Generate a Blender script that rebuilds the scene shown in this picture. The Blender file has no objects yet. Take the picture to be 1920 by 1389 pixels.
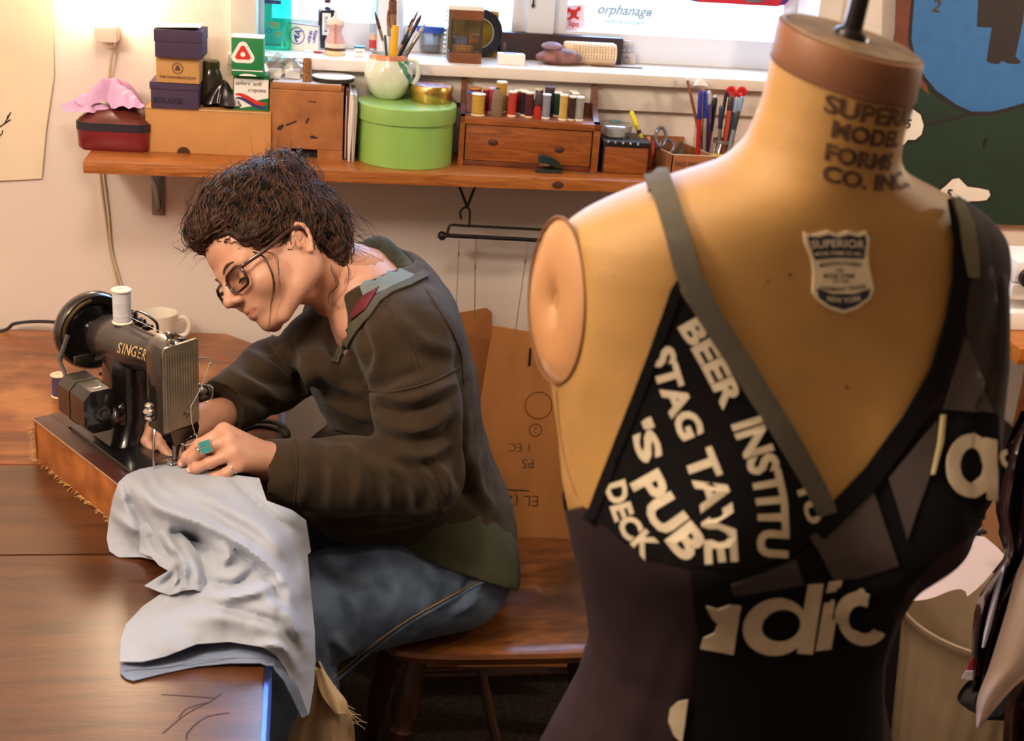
import bpy, bmesh, math, random
import numpy as np
from math import sin, cos, pi, radians, sqrt, atan2
from mathutils import Vector, Matrix
from mathutils.bvhtree import BVHTree

S = bpy.context.scene
COL = S.collection

# ------------------------------------------------------------------ camera, world, light, exposure
FPX, PITCH, ROLL, YAW, CAMH = 2500.0, radians(20.5), radians(4.2), radians(9.5), 1.66
_f = np.array([sin(YAW)*cos(PITCH), cos(YAW)*cos(PITCH), -sin(PITCH)])
_r0 = np.array([cos(YAW), -sin(YAW), 0.0])
_u0 = np.cross(_r0, _f)
CR = _r0*cos(ROLL) + _u0*sin(ROLL)
CU = _u0*cos(ROLL) - _r0*sin(ROLL)
CC = np.array([0, 0, CAMH])
cam_d = bpy.data.cameras.new('camera')
cam = bpy.data.objects.new('camera', cam_d); COL.objects.link(cam)
cam.matrix_world = Matrix(((CR[0], CU[0], -_f[0], CC[0]), (CR[1], CU[1], -_f[1], CC[1]),
                           (CR[2], CU[2], -_f[2], CC[2]), (0, 0, 0, 1)))
cam_d.sensor_fit = 'HORIZONTAL'; cam_d.sensor_width = 36.0
cam_d.lens = 36.0*FPX/1920.0
cam_d.clip_start = 0.05; cam_d.clip_end = 60
cam_d.dof.use_dof = True; cam_d.dof.focus_distance = 2.02; cam_d.dof.aperture_fstop = 7.0
S.camera = cam

world = bpy.data.worlds.new('sky'); S.world = world
world.use_nodes = True
world.node_tree.nodes['Background'].inputs[0].default_value = (0.78, 0.89, 1.0, 1)
world.node_tree.nodes['Background'].inputs[1].default_value = 2.6
S.view_settings.view_transform = 'Standard'; S.view_settings.look = 'None'
S.view_settings.exposure = 0.0; S.view_settings.gamma = 1.0
S.view_settings.use_curve_mapping = False
S.cycles.use_denoising = True
S.cycles.max_bounces = 8; S.cycles.diffuse_bounces = 4; S.cycles.glossy_bounces = 3
S.cycles.transmission_bounces = 6; S.cycles.transparent_max_bounces = 12
S.cycles.caustics_reflective = False; S.cycles.caustics_refractive = False
S.cycles.sample_clamp_indirect = 4.0

def lamp(name, kind, loc, power, color, size=0.1, size_y=None, aim=None, spread=None):
    d = bpy.data.lights.new(name, kind); d.energy = power; d.color = color
    if kind == 'AREA':
        d.size = size
        if size_y: d.shape = 'RECTANGLE'; d.size_y = size_y
        if spread: d.spread = spread
    else:
        d.shadow_soft_size = size
    o = bpy.data.objects.new(name, d); COL.objects.link(o); o.location = loc
    if aim is not None:
        o.rotation_euler = (Vector(aim) - Vector(loc)).to_track_quat('-Z', 'Y').to_euler()
    return o
WARM = (1.0, 0.83, 0.68)
lamp('ceiling_bulb', 'POINT', (-.15, 1.10, 2.30), 30, WARM, 0.12)
lamp('room_left_lamp', 'POINT', (-1.0, .88, 2.10), 70, WARM, 0.16)
lamp('desk_lamp_bulb', 'POINT', (1.75, 1.75, 1.75), 26, (1.0, 0.83, 0.66), 0.06)
wl = lamp('window_daylight', 'AREA', (0.45, 3.15, 1.85), 58, (0.50, 0.68, 1.0), 1.1, 1.0, aim=(0.45, 1.0, 1.1))

def ray(px, py): return _f + CR*((px-960)/FPX) - CU*((py-694.5)/FPX)
def PZ(px, py, z):
    d = ray(px, py); return CC + d*((z-CAMH)/d[2])
def PY(px, py, y):
    d = ray(px, py); return CC + d*(y/d[1])
def PD(px, py, dep): return CC + ray(px, py)*dep
def PP(px, py, p0, n):
    p0 = np.asarray(p0, float); n = np.asarray(n, float); d = ray(px, py)
    return CC + d*(((p0-CC) @ n)/(d @ n))

# ------------------------------------------------------------------ materials
def lin(c):
    out = []
    for v in c[:3]:
        v = v/255.0
        out.append(v/12.92 if v <= 0.04045 else ((v+0.055)/1.055)**2.4)
    return (*out, 1.0)
_M = {}
def mat(name, col, rough=0.6, metal=0.0, var=0.12, scale=25.0, bump=0.0, bscale=200.0, coat=0.0,
        alpha=1.0, trans=0.0, emit=0.0, sss=0.0, spec=0.5, stretch=None, sheen=0.0, col2=None):
    """procedural surface: base colour broken by noise, optional noise bump"""
    if name in _M: return _M[name]
    m = bpy.data.materials.new(name); m.use_nodes = True
    nt = m.node_tree; b = nt.nodes['Principled BSDF']
    c1 = lin(col)
    c2 = lin(col2) if col2 else tuple(list(max(0, x*(1-var*2)) for x in c1[:3]) + [1])
    tc = nt.nodes.new('ShaderNodeTexCoord'); mp = nt.nodes.new('ShaderNodeMapping')
    nt.links.new(tc.outputs['Object'], mp.inputs[0])
    if stretch: mp.inputs['Scale'].default_value = stretch
    if var > 0 or col2:
        n = nt.nodes.new('ShaderNodeTexNoise'); n.inputs['Scale'].default_value = scale
        n.inputs['Detail'].default_value = 5
        nt.links.new(mp.outputs[0], n.inputs['Vector'])
        rp = nt.nodes.new('ShaderNodeValToRGB')
        rp.color_ramp.elements[0].position = 0.35; rp.color_ramp.elements[1].position = 0.65
        rp.color_ramp.elements[0].color = c2; rp.color_ramp.elements[1].color = c1
        nt.links.new(n.outputs[0], rp.inputs[0]); nt.links.new(rp.outputs[0], b.inputs['Base Color'])
    else:
        b.inputs['Base Color'].default_value = c1
    b.inputs['Roughness'].default_value = rough; b.inputs['Metallic'].default_value = metal
    b.inputs['Specular IOR Level'].default_value = spec
    b.inputs['Coat Weight'].default_value = coat
    b.inputs['Alpha'].default_value = alpha
    b.inputs['Transmission Weight'].default_value = trans
    if sheen: b.inputs['Sheen Weight'].default_value = sheen
    if sss:
        b.inputs['Subsurface Weight'].default_value = sss
        b.inputs['Subsurface Radius'].default_value = (0.012, 0.004, 0.002)
        b.inputs['Subsurface Scale'].default_value = 1.0
    if emit:
        b.inputs['Emission Color'].default_value = c1; b.inputs['Emission Strength'].default_value = emit
    if bump:
        n2 = nt.nodes.new('ShaderNodeTexNoise'); n2.inputs['Scale'].default_value = bscale
        n2.inputs['Detail'].default_value = 4
        nt.links.new(mp.outputs[0], n2.inputs['Vector'])
        bp = nt.nodes.new('ShaderNodeBump'); bp.inputs['Strength'].default_value = bump
        bp.inputs['Distance'].default_value = 0.004
        nt.links.new(n2.outputs[0], bp.inputs['Height']); nt.links.new(bp.outputs[0], b.inputs['Normal'])
    _M[name] = m
    return m
def wood(name, c1, c2, rough=0.4, scale=6.0, stretch=(1, 8, 8), coat=0.15, bump=0.08, ring=2.5, c3=None, patch=None):
    """wood: stretched noise through a wave for the grain, finer noise for the pores"""
    if name in _M: return _M[name]
    m = bpy.data.materials.new(name); m.use_nodes = True
    nt = m.node_tree; b = nt.nodes['Principled BSDF']; L = nt.links.new
    tc = nt.nodes.new('ShaderNodeTexCoord'); mp = nt.nodes.new('ShaderNodeMapping')
    mp.inputs['Scale'].default_value = stretch; L(tc.outputs['Object'], mp.inputs[0])
    n = nt.nodes.new('ShaderNodeTexNoise'); n.inputs['Scale'].default_value = scale
    n.inputs['Detail'].default_value = 6; n.inputs['Distortion'].default_value = ring
    L(mp.outputs[0], n.inputs['Vector'])
    rp = nt.nodes.new('ShaderNodeValToRGB')
    rp.color_ramp.elements[0].position = 0.32; rp.color_ramp.elements[1].position = 0.68
    rp.color_ramp.elements[0].color = lin(c2); rp.color_ramp.elements[1].color = lin(c1)
    L(n.outputs[0], rp.inputs[0])
    n2 = nt.nodes.new('ShaderNodeTexNoise'); n2.inputs['Scale'].default_value = scale*9
    n2.inputs['Detail'].default_value = 3; L(mp.outputs[0], n2.inputs['Vector'])
    mx = nt.nodes.new('ShaderNodeMix'); mx.data_type = 'RGBA'; mx.blend_type = 'MULTIPLY'
    mx.inputs[0].default_value = 0.5
    L(rp.outputs[0], mx.inputs[6]); L(n2.outputs[0], mx.inputs[7])
    last = mx.outputs[2]
    if c3:                                      # worn patches of another tone
        n3 = nt.nodes.new('ShaderNodeTexNoise'); n3.inputs['Scale'].default_value = patch or 5.0
        n3.inputs['Detail'].default_value = 8; L(tc.outputs['Object'], n3.inputs['Vector'])
        r3 = nt.nodes.new('ShaderNodeValToRGB'); r3.color_ramp.elements[0].position = 0.5
        r3.color_ramp.elements[1].position = 0.62; L(n3.outputs[0], r3.inputs[0])
        m3 = nt.nodes.new('ShaderNodeMix'); m3.data_type = 'RGBA'
        L(r3.outputs[0], m3.inputs[0]); L(last, m3.inputs[6]); m3.inputs[7].default_value = lin(c3)
        last = m3.outputs[2]
    L(last, b.inputs['Base Color'])
    b.inputs['Roughness'].default_value = rough; b.inputs['Coat Weight'].default_value = coat
    b.inputs['Coat Roughness'].default_value = 0.25
    bp = nt.nodes.new('ShaderNodeBump'); bp.inputs['Strength'].default_value = bump
    bp.inputs['Distance'].default_value = 0.002
    L(n2.outputs[0], bp.inputs['Height']); L(bp.outputs[0], b.inputs['Normal'])
    _M[name] = m
    return m
def glass(name, col=(255, 255, 255), mixf=0.12, rough=0.05):
    """thin clear sheet: mostly see-through, some gloss"""
    if name in _M: return _M[name]
    m = bpy.data.materials.new(name); m.use_nodes = True
    nt = m.node_tree; nt.nodes.remove(nt.nodes['Principled BSDF'])
    out = nt.nodes['Material Output']
    t = nt.nodes.new('ShaderNodeBsdfTransparent'); t.inputs[0].default_value = lin(col)
    g = nt.nodes.new('ShaderNodeBsdfGlossy'); g.inputs['Roughness'].default_value = rough
    lw = nt.nodes.new('ShaderNodeLayerWeight'); pw = nt.nodes.new('ShaderNodeMath'); pw.operation = 'POWER'; pw.inputs[1].default_value = 4.0
    nt.links.new(lw.outputs['Facing'], pw.inputs[0]); fr = nt.nodes.new('ShaderNodeMath'); fr.operation = 'MULTIPLY'; fr.inputs[1].default_value = 0.6; nt.links.new(pw.outputs[0], fr.inputs[0])
    ad = nt.nodes.new('ShaderNodeMath'); ad.operation = 'ADD'; ad.inputs[1].default_value = mixf
    nt.links.new(fr.outputs[0], ad.inputs[0])
    mx = nt.nodes.new('ShaderNodeMixShader'); nt.links.new(ad.outputs[0], mx.inputs[0])
    nt.links.new(t.outputs[0], mx.inputs[1]); nt.links.new(g.outputs[0], mx.inputs[2])
    nt.links.new(mx.outputs[0], out.inputs[0])
    _M[name] = m
    return m

# ------------------------------------------------------------------ mesh building
class MB:
    """collects shapes, builds ONE mesh object"""
    def __init__(s): s.v = []; s.f = []; s.m = []
    def add(s, v, f, mi=0):
        o = len(s.v); s.v.extend([tuple(map(float, q)) for q in v]); s.f.extend([tuple(o+i for i in q) for q in f])
        s.m.extend([mi]*len(f)); return s
    def box(s, lo, hi, mi=0, bev=0.0):
        lo = np.minimum(lo, hi).astype(float) if False else np.array(lo, float); hi = np.array(hi, float)
        b = bmesh.new(); bmesh.ops.create_cube(b, size=1.0)
        for w in b.verts:
            for i in range(3): w.co[i] = (lo[i]+hi[i])/2 + w.co[i]*(hi[i]-lo[i])
        if bev: bmesh.ops.bevel(b, geom=b.edges[:]+b.verts[:], offset=bev, segments=2, affect='EDGES', profile=0.6)
        s.bm(b, mi); return s
    def bm(s, b, mi=0):
        b.verts.index_update()
        s.add([w.co for w in b.verts], [[w.index for w in f.verts] for f in b.faces], mi); b.free()
    def lathe(s, prof, n=24, mi=0, c=(0, 0, 0), ax=(0, 0, 1), sx=1.0, sy=1.0, caps=True):
        ax = Vector(ax).normalized(); q = Vector((0, 0, 1)).rotation_difference(ax).to_matrix()
        v = []; f = []
        for r, z in prof:
            for k in range(n):
                a = 2*pi*k/n
                v.append(q @ Vector((r*cos(a)*sx, r*sin(a)*sy, z)) + Vector(c))
        for i in range(len(prof)-1):
            for k in range(n):
                f.append((i*n+k, i*n+(k+1) % n, (i+1)*n+(k+1) % n, (i+1)*n+k))
        if caps:
            if prof[0][0] > 1e-6: f.append(tuple(range(n-1, -1, -1)))
            if prof[-1][0] > 1e-6: f.append(tuple((len(prof)-1)*n+k for k in range(n)))
        s.add(v, f, mi); return s
    def cyl(s, a, b, r, r2=None, n=12, mi=0):
        a = Vector(a); b = Vector(b); return s.lathe([(r, 0), (r if r2 is None else r2, (b-a).length)], n, mi, a, b-a)
    def tube(s, pts, r, n=8, mi=0, closed=False, flat=None):
        P = [Vector(p) for p in pts]; N = len(P); v = []; f = []
        rr = list(r) if hasattr(r, '__len__') else [r]*N
        up = None
        for i in range(N):
            if closed: t = (P[(i+1) % N]-P[i-1])
            else: t = P[min(i+1, N-1)]-P[max(i-1, 0)]
            t = t.normalized() if t.length > 1e-9 else Vector((0, 0, 1))
            if up is None:
                up = Vector((0, 0, 1)) if abs(t.z) < 0.9 else Vector((1, 0, 0))
                if flat is not None: up = Vector(flat[0])
            up = (up - t*up.dot(t))
            up = up.normalized() if up.length > 1e-6 else t.orthogonal().normalized()
            sd = t.cross(up)
            for k in range(n):
                a = 2*pi*k/n
                fl = flat[1] if flat is not None else 1.0
                v.append(P[i] + up*cos(a)*rr[i]*fl + sd*sin(a)*rr[i])
        for i in range(N if closed else N-1):
            j = (i+1) % N
            for k in range(n): f.append((i*n+k, i*n+(k+1) % n, j*n+(k+1) % n, j*n+k))
        if not closed:
            f.append(tuple(range(n-1, -1, -1))); f.append(tuple((N-1)*n+k for k in range(n)))
        s.add(v, f, mi); return s
    def prism(s, poly, ext, mi=0):
        """poly: 3d loop; ext: extrusion vector"""
        n = len(poly); e = np.array(ext, float); P = [np.array(p, float) for p in poly]
        v = P + [p+e for p in P]
        f = [tuple(range(n-1, -1, -1)), tuple(range(n, 2*n))] + [(i, (i+1) % n, n+(i+1) % n, n+i) for i in range(n)]
        s.add(v, f, mi); return s
    def loft(s, rings, mi=0, caps=True, closed=True):
        n = len(rings[0]); v = [p for r_ in rings for p in r_]; f = []
        for i in range(len(rings)-1):
            for k in range(n if closed else n-1):
                f.append((i*n+k, i*n+(k+1) % n, (i+1)*n+(k+1) % n, (i+1)*n+k))
        if caps and closed: f.append(tuple(range(n-1, -1, -1))); f.append(tuple((len(rings)-1)*n+k for k in range(n)))
        s.add(v, f, mi); return s
    def ell(s, c, r, n=16, m=10, mi=0, rot=None):
        v = [];
        R_ = Matrix(rot) if rot is not None else Matrix.Identity(3)
        pr = []
        for i in range(m+1):
            a = pi*i/m
            pr.append((sin(a), -cos(a)))
        V = []; F = []
        for q, z in pr:
            for k in range(n):
                t = 2*pi*k/n
                V.append(R_ @ Vector((q*cos(t)*r[0], q*sin(t)*r[1], z*r[2])) + Vector(c))
        for i in range(m):
            for k in range(n): F.append((i*n+k, i*n+(k+1) % n, (i+1)*n+(k+1) % n, (i+1)*n+k))
        s.add(V, F, mi); return s
    def build(s, name, mats, parent=None, smooth=True, off=None, ang=40):
        me = bpy.data.meshes.new(name)
        V = s.v
        if off is not None: V = [(a-off[0], b-off[1], c-off[2]) for a, b, c in V]
        me.from_pydata(V, [], s.f)
        if not isinstance(mats, (list, tuple)): mats = [mats]
        for m in mats: me.materials.append(m)
        if len(mats) > 1: me.polygons.foreach_set('material_index', s.m)
        me.validate(); 
        b = bmesh.new(); b.from_mesh(me)
        bmesh.ops.remove_doubles(b, verts=b.verts, dist=1e-6)
        bmesh.ops.recalc_face_normals(b, faces=b.faces)
        b.to_mesh(me); b.free()
        if smooth:
            me.polygons.foreach_set('use_smooth', [True]*len(me.polygons))
            me.set_sharp_from_angle(angle=radians(ang))
        me.update()
        o = bpy.data.objects.new(name, me); COL.objects.link(o)
        if parent is not None: o.parent = parent
        return o
def tag(o, label=None, cat=None, group=None, kind=None):
    if label: o['label'] = label
    if cat: o['category'] = cat
    if group: o['group'] = group
    if kind: o['kind'] = kind
    return o
def thing(name, label, cat, loc=(0, 0, 0), rz=0.0, group=None):
    o = bpy.data.objects.new(name, None); COL.objects.link(o); o.empty_display_size = 0.05
    o.location = tuple(map(float, loc)); o.rotation_euler = (0, 0, rz)
    return tag(o, label, cat, group)
def struct(o): o['kind'] = 'structure'; return o
def grid_mesh(V, nu, nv, closed_u=False):
    f = []
    for i in range(nv-1):
        for k in range(nu if closed_u else nu-1):
            f.append((i*nu+k, i*nu+(k+1) % nu, (i+1)*nu+(k+1) % nu, (i+1)*nu+k))
    return f
def text_mesh(txt, size=0.01, bold=0.0, shear=0.0, align='CENTER', spacing=1.0):
    c = bpy.data.curves.new('t', 'FONT'); c.body = txt; c.size = size; c.offset = bold; c.shear = shear
    c.align_x = align; c.align_y = 'CENTER'; c.resolution_u = 3; c.space_character = spacing
    o = bpy.data.objects.new('t', c); COL.objects.link(o)
    dg = bpy.context.evaluated_depsgraph_get(); dg.update()
    ev = o.evaluated_get(dg); me = ev.to_mesh()
    v = np.array([tuple(w.co) for w in me.vertices]); f = [tuple(p.vertices) for p in me.polygons]
    ev.to_mesh_clear(); bpy.data.objects.remove(o); bpy.data.curves.remove(c)
    return v, f
def flat_text(txt, size, origin, ux, uy, m, name='lettering', parent=None, off=None, bold=0.0, shear=0.0, align='CENTER', depth=0.0004, spacing=1.0):
    """lettering laid on a plane spanned by ux, uy"""
    v, f = text_mesh(txt, size, bold, shear, align, spacing)
    ux = np.array(ux, float); uy = np.array(uy, float); n = np.cross(ux, uy); o = np.array(origin, float)
    P = [o + ux*p[0] + uy*p[1] + n*depth for p in v]
    mb = MB(); mb.add(P, f)
    return mb.build(name, m, parent, smooth=False, off=off)
def dup(root, loc=None, rz=None, label=None, group=None):
    r = root.copy(); COL.objects.link(r)
    if loc is not None: r.location = tuple(map(float, loc))
    if rz is not None: r.rotation_euler = (0, 0, rz)
    if label: r['label'] = label
    if group: r['group'] = group
    for ch in list(root.children):
        c = ch.copy(); COL.objects.link(c); c.parent = r
        for g in list(ch.children):
            d = g.copy(); COL.objects.link(d); d.parent = c
    return r

# ------------------------------------------------------------------ implicit surfaces (smooth unions, one skin)
class SDF:
    def __init__(s, lo, hi, h):
        s.lo = np.array(lo, float); s.h = h
        s.n = np.ceil((np.array(hi)-s.lo)/h).astype(int)+1
        s.F = np.full(s.n, 0.5, np.float32)
    def _blk(s, lo, hi):
        a = np.clip(np.floor((np.array(lo)-s.lo)/s.h).astype(int), 0, s.n)
        b = np.clip(np.ceil((np.array(hi)-s.lo)/s.h).astype(int)+1, 0, s.n)
        if np.any(b <= a): return None
        sl = tuple(slice(i, j) for i, j in zip(a, b))
        ax = [(s.lo[i]+s.h*np.arange(a[i], b[i])).astype(np.float32) for i in range(3)]
        return sl, np.meshgrid(*ax, indexing='ij')
    def _op(s, sl, d, k, sub):
        A = s.F[sl]
        if sub:
            if k <= 0: s.F[sl] = np.maximum(A, -d)
            else:
                hh = np.maximum(k-np.abs(A+d), 0)/k; s.F[sl] = np.maximum(A, -d)+hh*hh*k*0.25
        else:
            if k <= 0: s.F[sl] = np.minimum(A, d)
            else:
                hh = np.maximum(k-np.abs(A-d), 0)/k; s.F[sl] = np.minimum(A, d)-hh*hh*k*0.25
    def cap(s, a, b, r1, r2=None, k=0.01, sub=False, flat=None):
        """tapered limb from a to b; flat=(direction, ratio) squashes it along direction"""
        r2 = r1 if r2 is None else r2
        a = np.array(a, np.float32); b = np.array(b, np.float32); R_ = max(r1, r2)+k+2*s.h
        q = s._blk(np.minimum(a, b)-R_, np.maximum(a, b)+R_)
        if q is None: return s
        sl, (X, Y, Z) = q; ab = b-a; L = float(ab @ ab)+1e-12
        t = np.clip(((X-a[0])*ab[0]+(Y-a[1])*ab[1]+(Z-a[2])*ab[2])/L, 0, 1)
        dx = X-a[0]-t*ab[0]; dy = Y-a[1]-t*ab[1]; dz = Z-a[2]-t*ab[2]
        if flat is not None:
            n = np.array(flat[0], float); n = n/np.linalg.norm(n); w = 1.0/flat[1]-1.0
            c = (dx*n[0]+dy*n[1]+dz*n[2])*w
            dx = dx+c*n[0]; dy = dy+c*n[1]; dz = dz+c*n[2]
        d = np.sqrt(dx*dx+dy*dy+dz*dz)-(r1+(r2-r1)*t)
        if flat is not None: d = d*min(1.0, flat[1]*1.3)
        s._op(sl, d, k, sub); return s
    def ell(s, c, r, R_=None, k=0.01, sub=False):
        c = np.array(c, np.float32); r = np.array(r, np.float32)
        R_ = np.eye(3) if R_ is None else np.array(R_, float)   # columns: local axes
        m = float(max(r))+k+2*s.h
        q = s._blk(c-m, c+m)
        if q is None: return s
        sl, (X, Y, Z) = q; X = X-c[0]; Y = Y-c[1]; Z = Z-c[2]
        l = [X*R_[0, i]+Y*R_[1, i]+Z*R_[2, i] for i in range(3)]
        k0 = np.sqrt(sum((l[i]/r[i])**2 for i in range(3)))+1e-9
        k1 = np.sqrt(sum((l[i]/r[i]**2)**2 for i in range(3)))+1e-9
        s._op(sl, k0*(k0-1)/k1, k, sub); return s
    def cut(s, p, n):
        """keep only what lies on the side n points to"""
        ax = [(s.lo[i]+s.h*np.arange(s.n[i])).astype(np.float32) for i in range(3)]; n = np.array(n, float)/np.linalg.norm(n)
        d = (ax[0][:, None, None]-p[0])*n[0]+(ax[1][None, :, None]-p[1])*n[1]+(ax[2][None, None, :]-p[2])*n[2]
        s.F = np.maximum(s.F, -d).astype(np.float32); return s
    def chain(s, pts, rad, k=0.01, sub=False, flat=None):
        for i in range(len(pts)-1): s.cap(pts[i], pts[i+1], rad[i], rad[i+1], k, sub, flat)
        return s
    def mesh(s, smooth=3):
        F = s.F; n = F.shape
        neg = F < 0
        cnt = np.zeros((n[0]-1, n[1]-1, n[2]-1), np.int8)
        for i in (0, 1):
            for j in (0, 1):
                for k in (0, 1):
                    cnt += neg[i:n[0]-1+i, j:n[1]-1+j, k:n[2]-1+k]
        act = np.argwhere((cnt > 0) & (cnt < 8))
        idx = np.full(cnt.shape, -1, np.int32); idx[act[:, 0], act[:, 1], act[:, 2]] = np.arange(len(act))
        acc = np.zeros((len(act), 3)); w = np.zeros(len(act))
        cs = [(i, j, k) for i in (0, 1) for j in (0, 1) for k in (0, 1)]
        val = {c: F[act[:, 0]+c[0], act[:, 1]+c[1], act[:, 2]+c[2]].astype(float) for c in cs}
        for c in cs:
            for ax in range(3):
                if c[ax] == 0:
                    e = list(c); e[ax] = 1; e = tuple(e)
                    va, vb = val[c], val[e]; m = (va < 0) != (vb < 0)
                    t = np.where(m, va/np.where(m, va-vb, 1), 0)
                    p = np.tile(np.array(c, float), (len(act), 1)); p[:, ax] += t
                    acc[m] += p[m]; w[m] += 1
        V = s.lo + (act + acc/w[:, None])*s.h
        faces = []
        for ax in range(3):
            a1, a2 = (ax+1) % 3, (ax+2) % 3
            sA = [slice(None)]*3; sB = [slice(None)]*3
            sA[ax] = slice(0, n[ax]-1); sB[ax] = slice(1, n[ax])
            e = np.argwhere(neg[tuple(sA)] != neg[tuple(sB)])
            e = e[(e[:, a1] > 0) & (e[:, a2] > 0) & (e[:, a1] < n[a1]-1) & (e[:, a2] < n[a2]-1)]
            fl = neg[e[:, 0], e[:, 1], e[:, 2]]
            def g(d1, d2):
                q = e.copy(); q[:, a1] -= d1; q[:, a2] -= d2
                return idx[q[:, 0], q[:, 1], q[:, 2]]
            Q = np.stack([g(0, 0), g(1, 0), g(1, 1), g(0, 1)], 1)
            Q[~fl] = Q[~fl][:, ::-1]
            faces.append(Q)
        Fc = np.concatenate(faces); Fc = Fc[(Fc >= 0).all(1)]
        V = relax(V, Fc, smooth)
        return V, Fc
def relax(V, Q, it, lam=0.5, mu=-0.52):
    E = np.concatenate([Q[:, [0, 1]], Q[:, [1, 2]], Q[:, [2, 3]], Q[:, [3, 0]]])
    E = np.concatenate([E, E[:, ::-1]]); deg = np.bincount(E[:, 0], minlength=len(V))[:, None]+1e-9
    for i in range(it*2):
        s_ = np.stack([np.bincount(E[:, 0], V[E[:, 1], c], len(V)) for c in range(3)], 1)/deg
        V = V + (s_-V)*(lam if i % 2 == 0 else mu)
    return V
def vnormals(V, Q):
    n = np.cross(V[Q[:, 2]]-V[Q[:, 0]], V[Q[:, 3]]-V[Q[:, 1]]); N = np.zeros_like(V)
    for k in range(4):
        for c in range(3): N[:, c] += np.bincount(Q[:, k], n[:, c], len(V))
    return N/(np.linalg.norm(N, axis=1)[:, None]+1e-12)
def quad_obj(name, V, Q, mats, parent=None, off=(0, 0, 0), mi=None):
    me = bpy.data.meshes.new(name)
    me.from_pydata((V-np.array(off)).tolist(), [], Q.tolist())
    for m in (mats if isinstance(mats, (list, tuple)) else [mats]): me.materials.append(m)
    me.polygons.foreach_set('use_smooth', [True]*len(me.polygons))
    if mi is not None: me.polygons.foreach_set('material_index', np.asarray(mi, np.int32))
    me.update()
    o = bpy.data.objects.new(name, me); COL.objects.link(o)
    if parent is not None: o.parent = parent
    return o
def vnoise(P, scale, seed=0):
    """smooth value noise on points, -1..1"""
    P = np.asarray(P, float)*scale + seed*17.13
    i = np.floor(P).astype(np.int64); f = P-i; f = f*f*(3-2*f)
    def hsh(a, b, c):
        h = (a*374761393 + b*668265263 + c*2147483647 + seed*974711) & 0xffffffff
        h = ((h ^ (h >> 13))*1274126177) & 0xffffffff
        return ((h ^ (h >> 16)) & 0xffff)/32767.5-1
    r = 0
    for a in (0, 1):
        for b in (0, 1):
            for c in (0, 1):
                w = np.abs(1-a-f[..., 0])*np.abs(1-b-f[..., 1])*np.abs(1-c-f[..., 2])
                r = r + w*hsh(i[..., 0]+a, i[..., 1]+b, i[..., 2]+c)
    return r
def spline(pts, n):
    """smooth polyline through pts"""
    P = np.array(pts, float); m = len(P)
    Q = np.vstack([2*P[0]-P[1], P, 2*P[-1]-P[-2]]); out = []
    for t in np.linspace(0, m-1-1e-9, n):
        i = int(t); u = t-i; a, b, c, d = Q[i], Q[i+1], Q[i+2], Q[i+3]
        out.append(0.5*((2*b)+(-a+c)*u+(2*a-5*b+4*c-d)*u*u+(-a+3*b-3*c+d)*u**3))
    return np.array(out)
# ------------------------------------------------------------------ the room
YW = 2.597
ZT = 0.75
ZS = 1.135
ZSILL = 1.308
M_wall = mat('plaster', (230, 217, 206), 0.85, var=0.03, scale=4, bump=0.12, bscale=120)
M_trim = mat('painted_trim', (228, 218, 206), 0.5, var=0.05, scale=12, bump=0.05, bscale=60)
M_frame = mat('window_paint', (226, 230, 238), 0.4, var=0.03, scale=10)
M_ceil = mat('ceiling_paint', (205, 192, 172), 0.9, var=0.02)
M_carpet = mat('carpet', (66, 54, 42), 1.0, var=0.35, scale=90, bump=0.9, bscale=420)
X0, X1, Y0, ZC = -1.7, 2.7, -1.5, 2.5
WX0, WX1, WZ1 = -0.098, 0.99, 2.15
def wallbox(name, lo, hi, m): return struct(MB().box(lo, hi).build(name, m, smooth=False))
wallbox('floor', (X0-.1, Y0-.1, -0.1), (X1+.1, YW+.25, 0), M_carpet)
wallbox('ceiling', (X0-.1, Y0-.1, ZC), (X1+.1, YW+.25, ZC+0.1), M_ceil)
w = MB()
w.box((X0, YW, 0), (WX0, YW+.22, ZC)); w.box((WX1, YW, 0), (X1, YW+.22, ZC))
w.box((WX0, YW, 0), (WX1, YW+.22, ZSILL-.03)); w.box((WX0, YW, WZ1), (WX1, YW+.22, ZC))
struct(w.build('wall_back', M_wall, smooth=False))
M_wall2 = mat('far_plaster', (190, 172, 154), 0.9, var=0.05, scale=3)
wallbox('wall_left', (X0-.1, Y0, 0), (X0, YW, ZC), M_wall)
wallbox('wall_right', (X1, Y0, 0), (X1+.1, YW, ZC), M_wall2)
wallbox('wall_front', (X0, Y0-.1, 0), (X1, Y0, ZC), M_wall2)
struct(MB().box((X0, YW-.014, 0), (X1, YW, .09), bev=.003).build('baseboard_back', M_trim))
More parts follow.
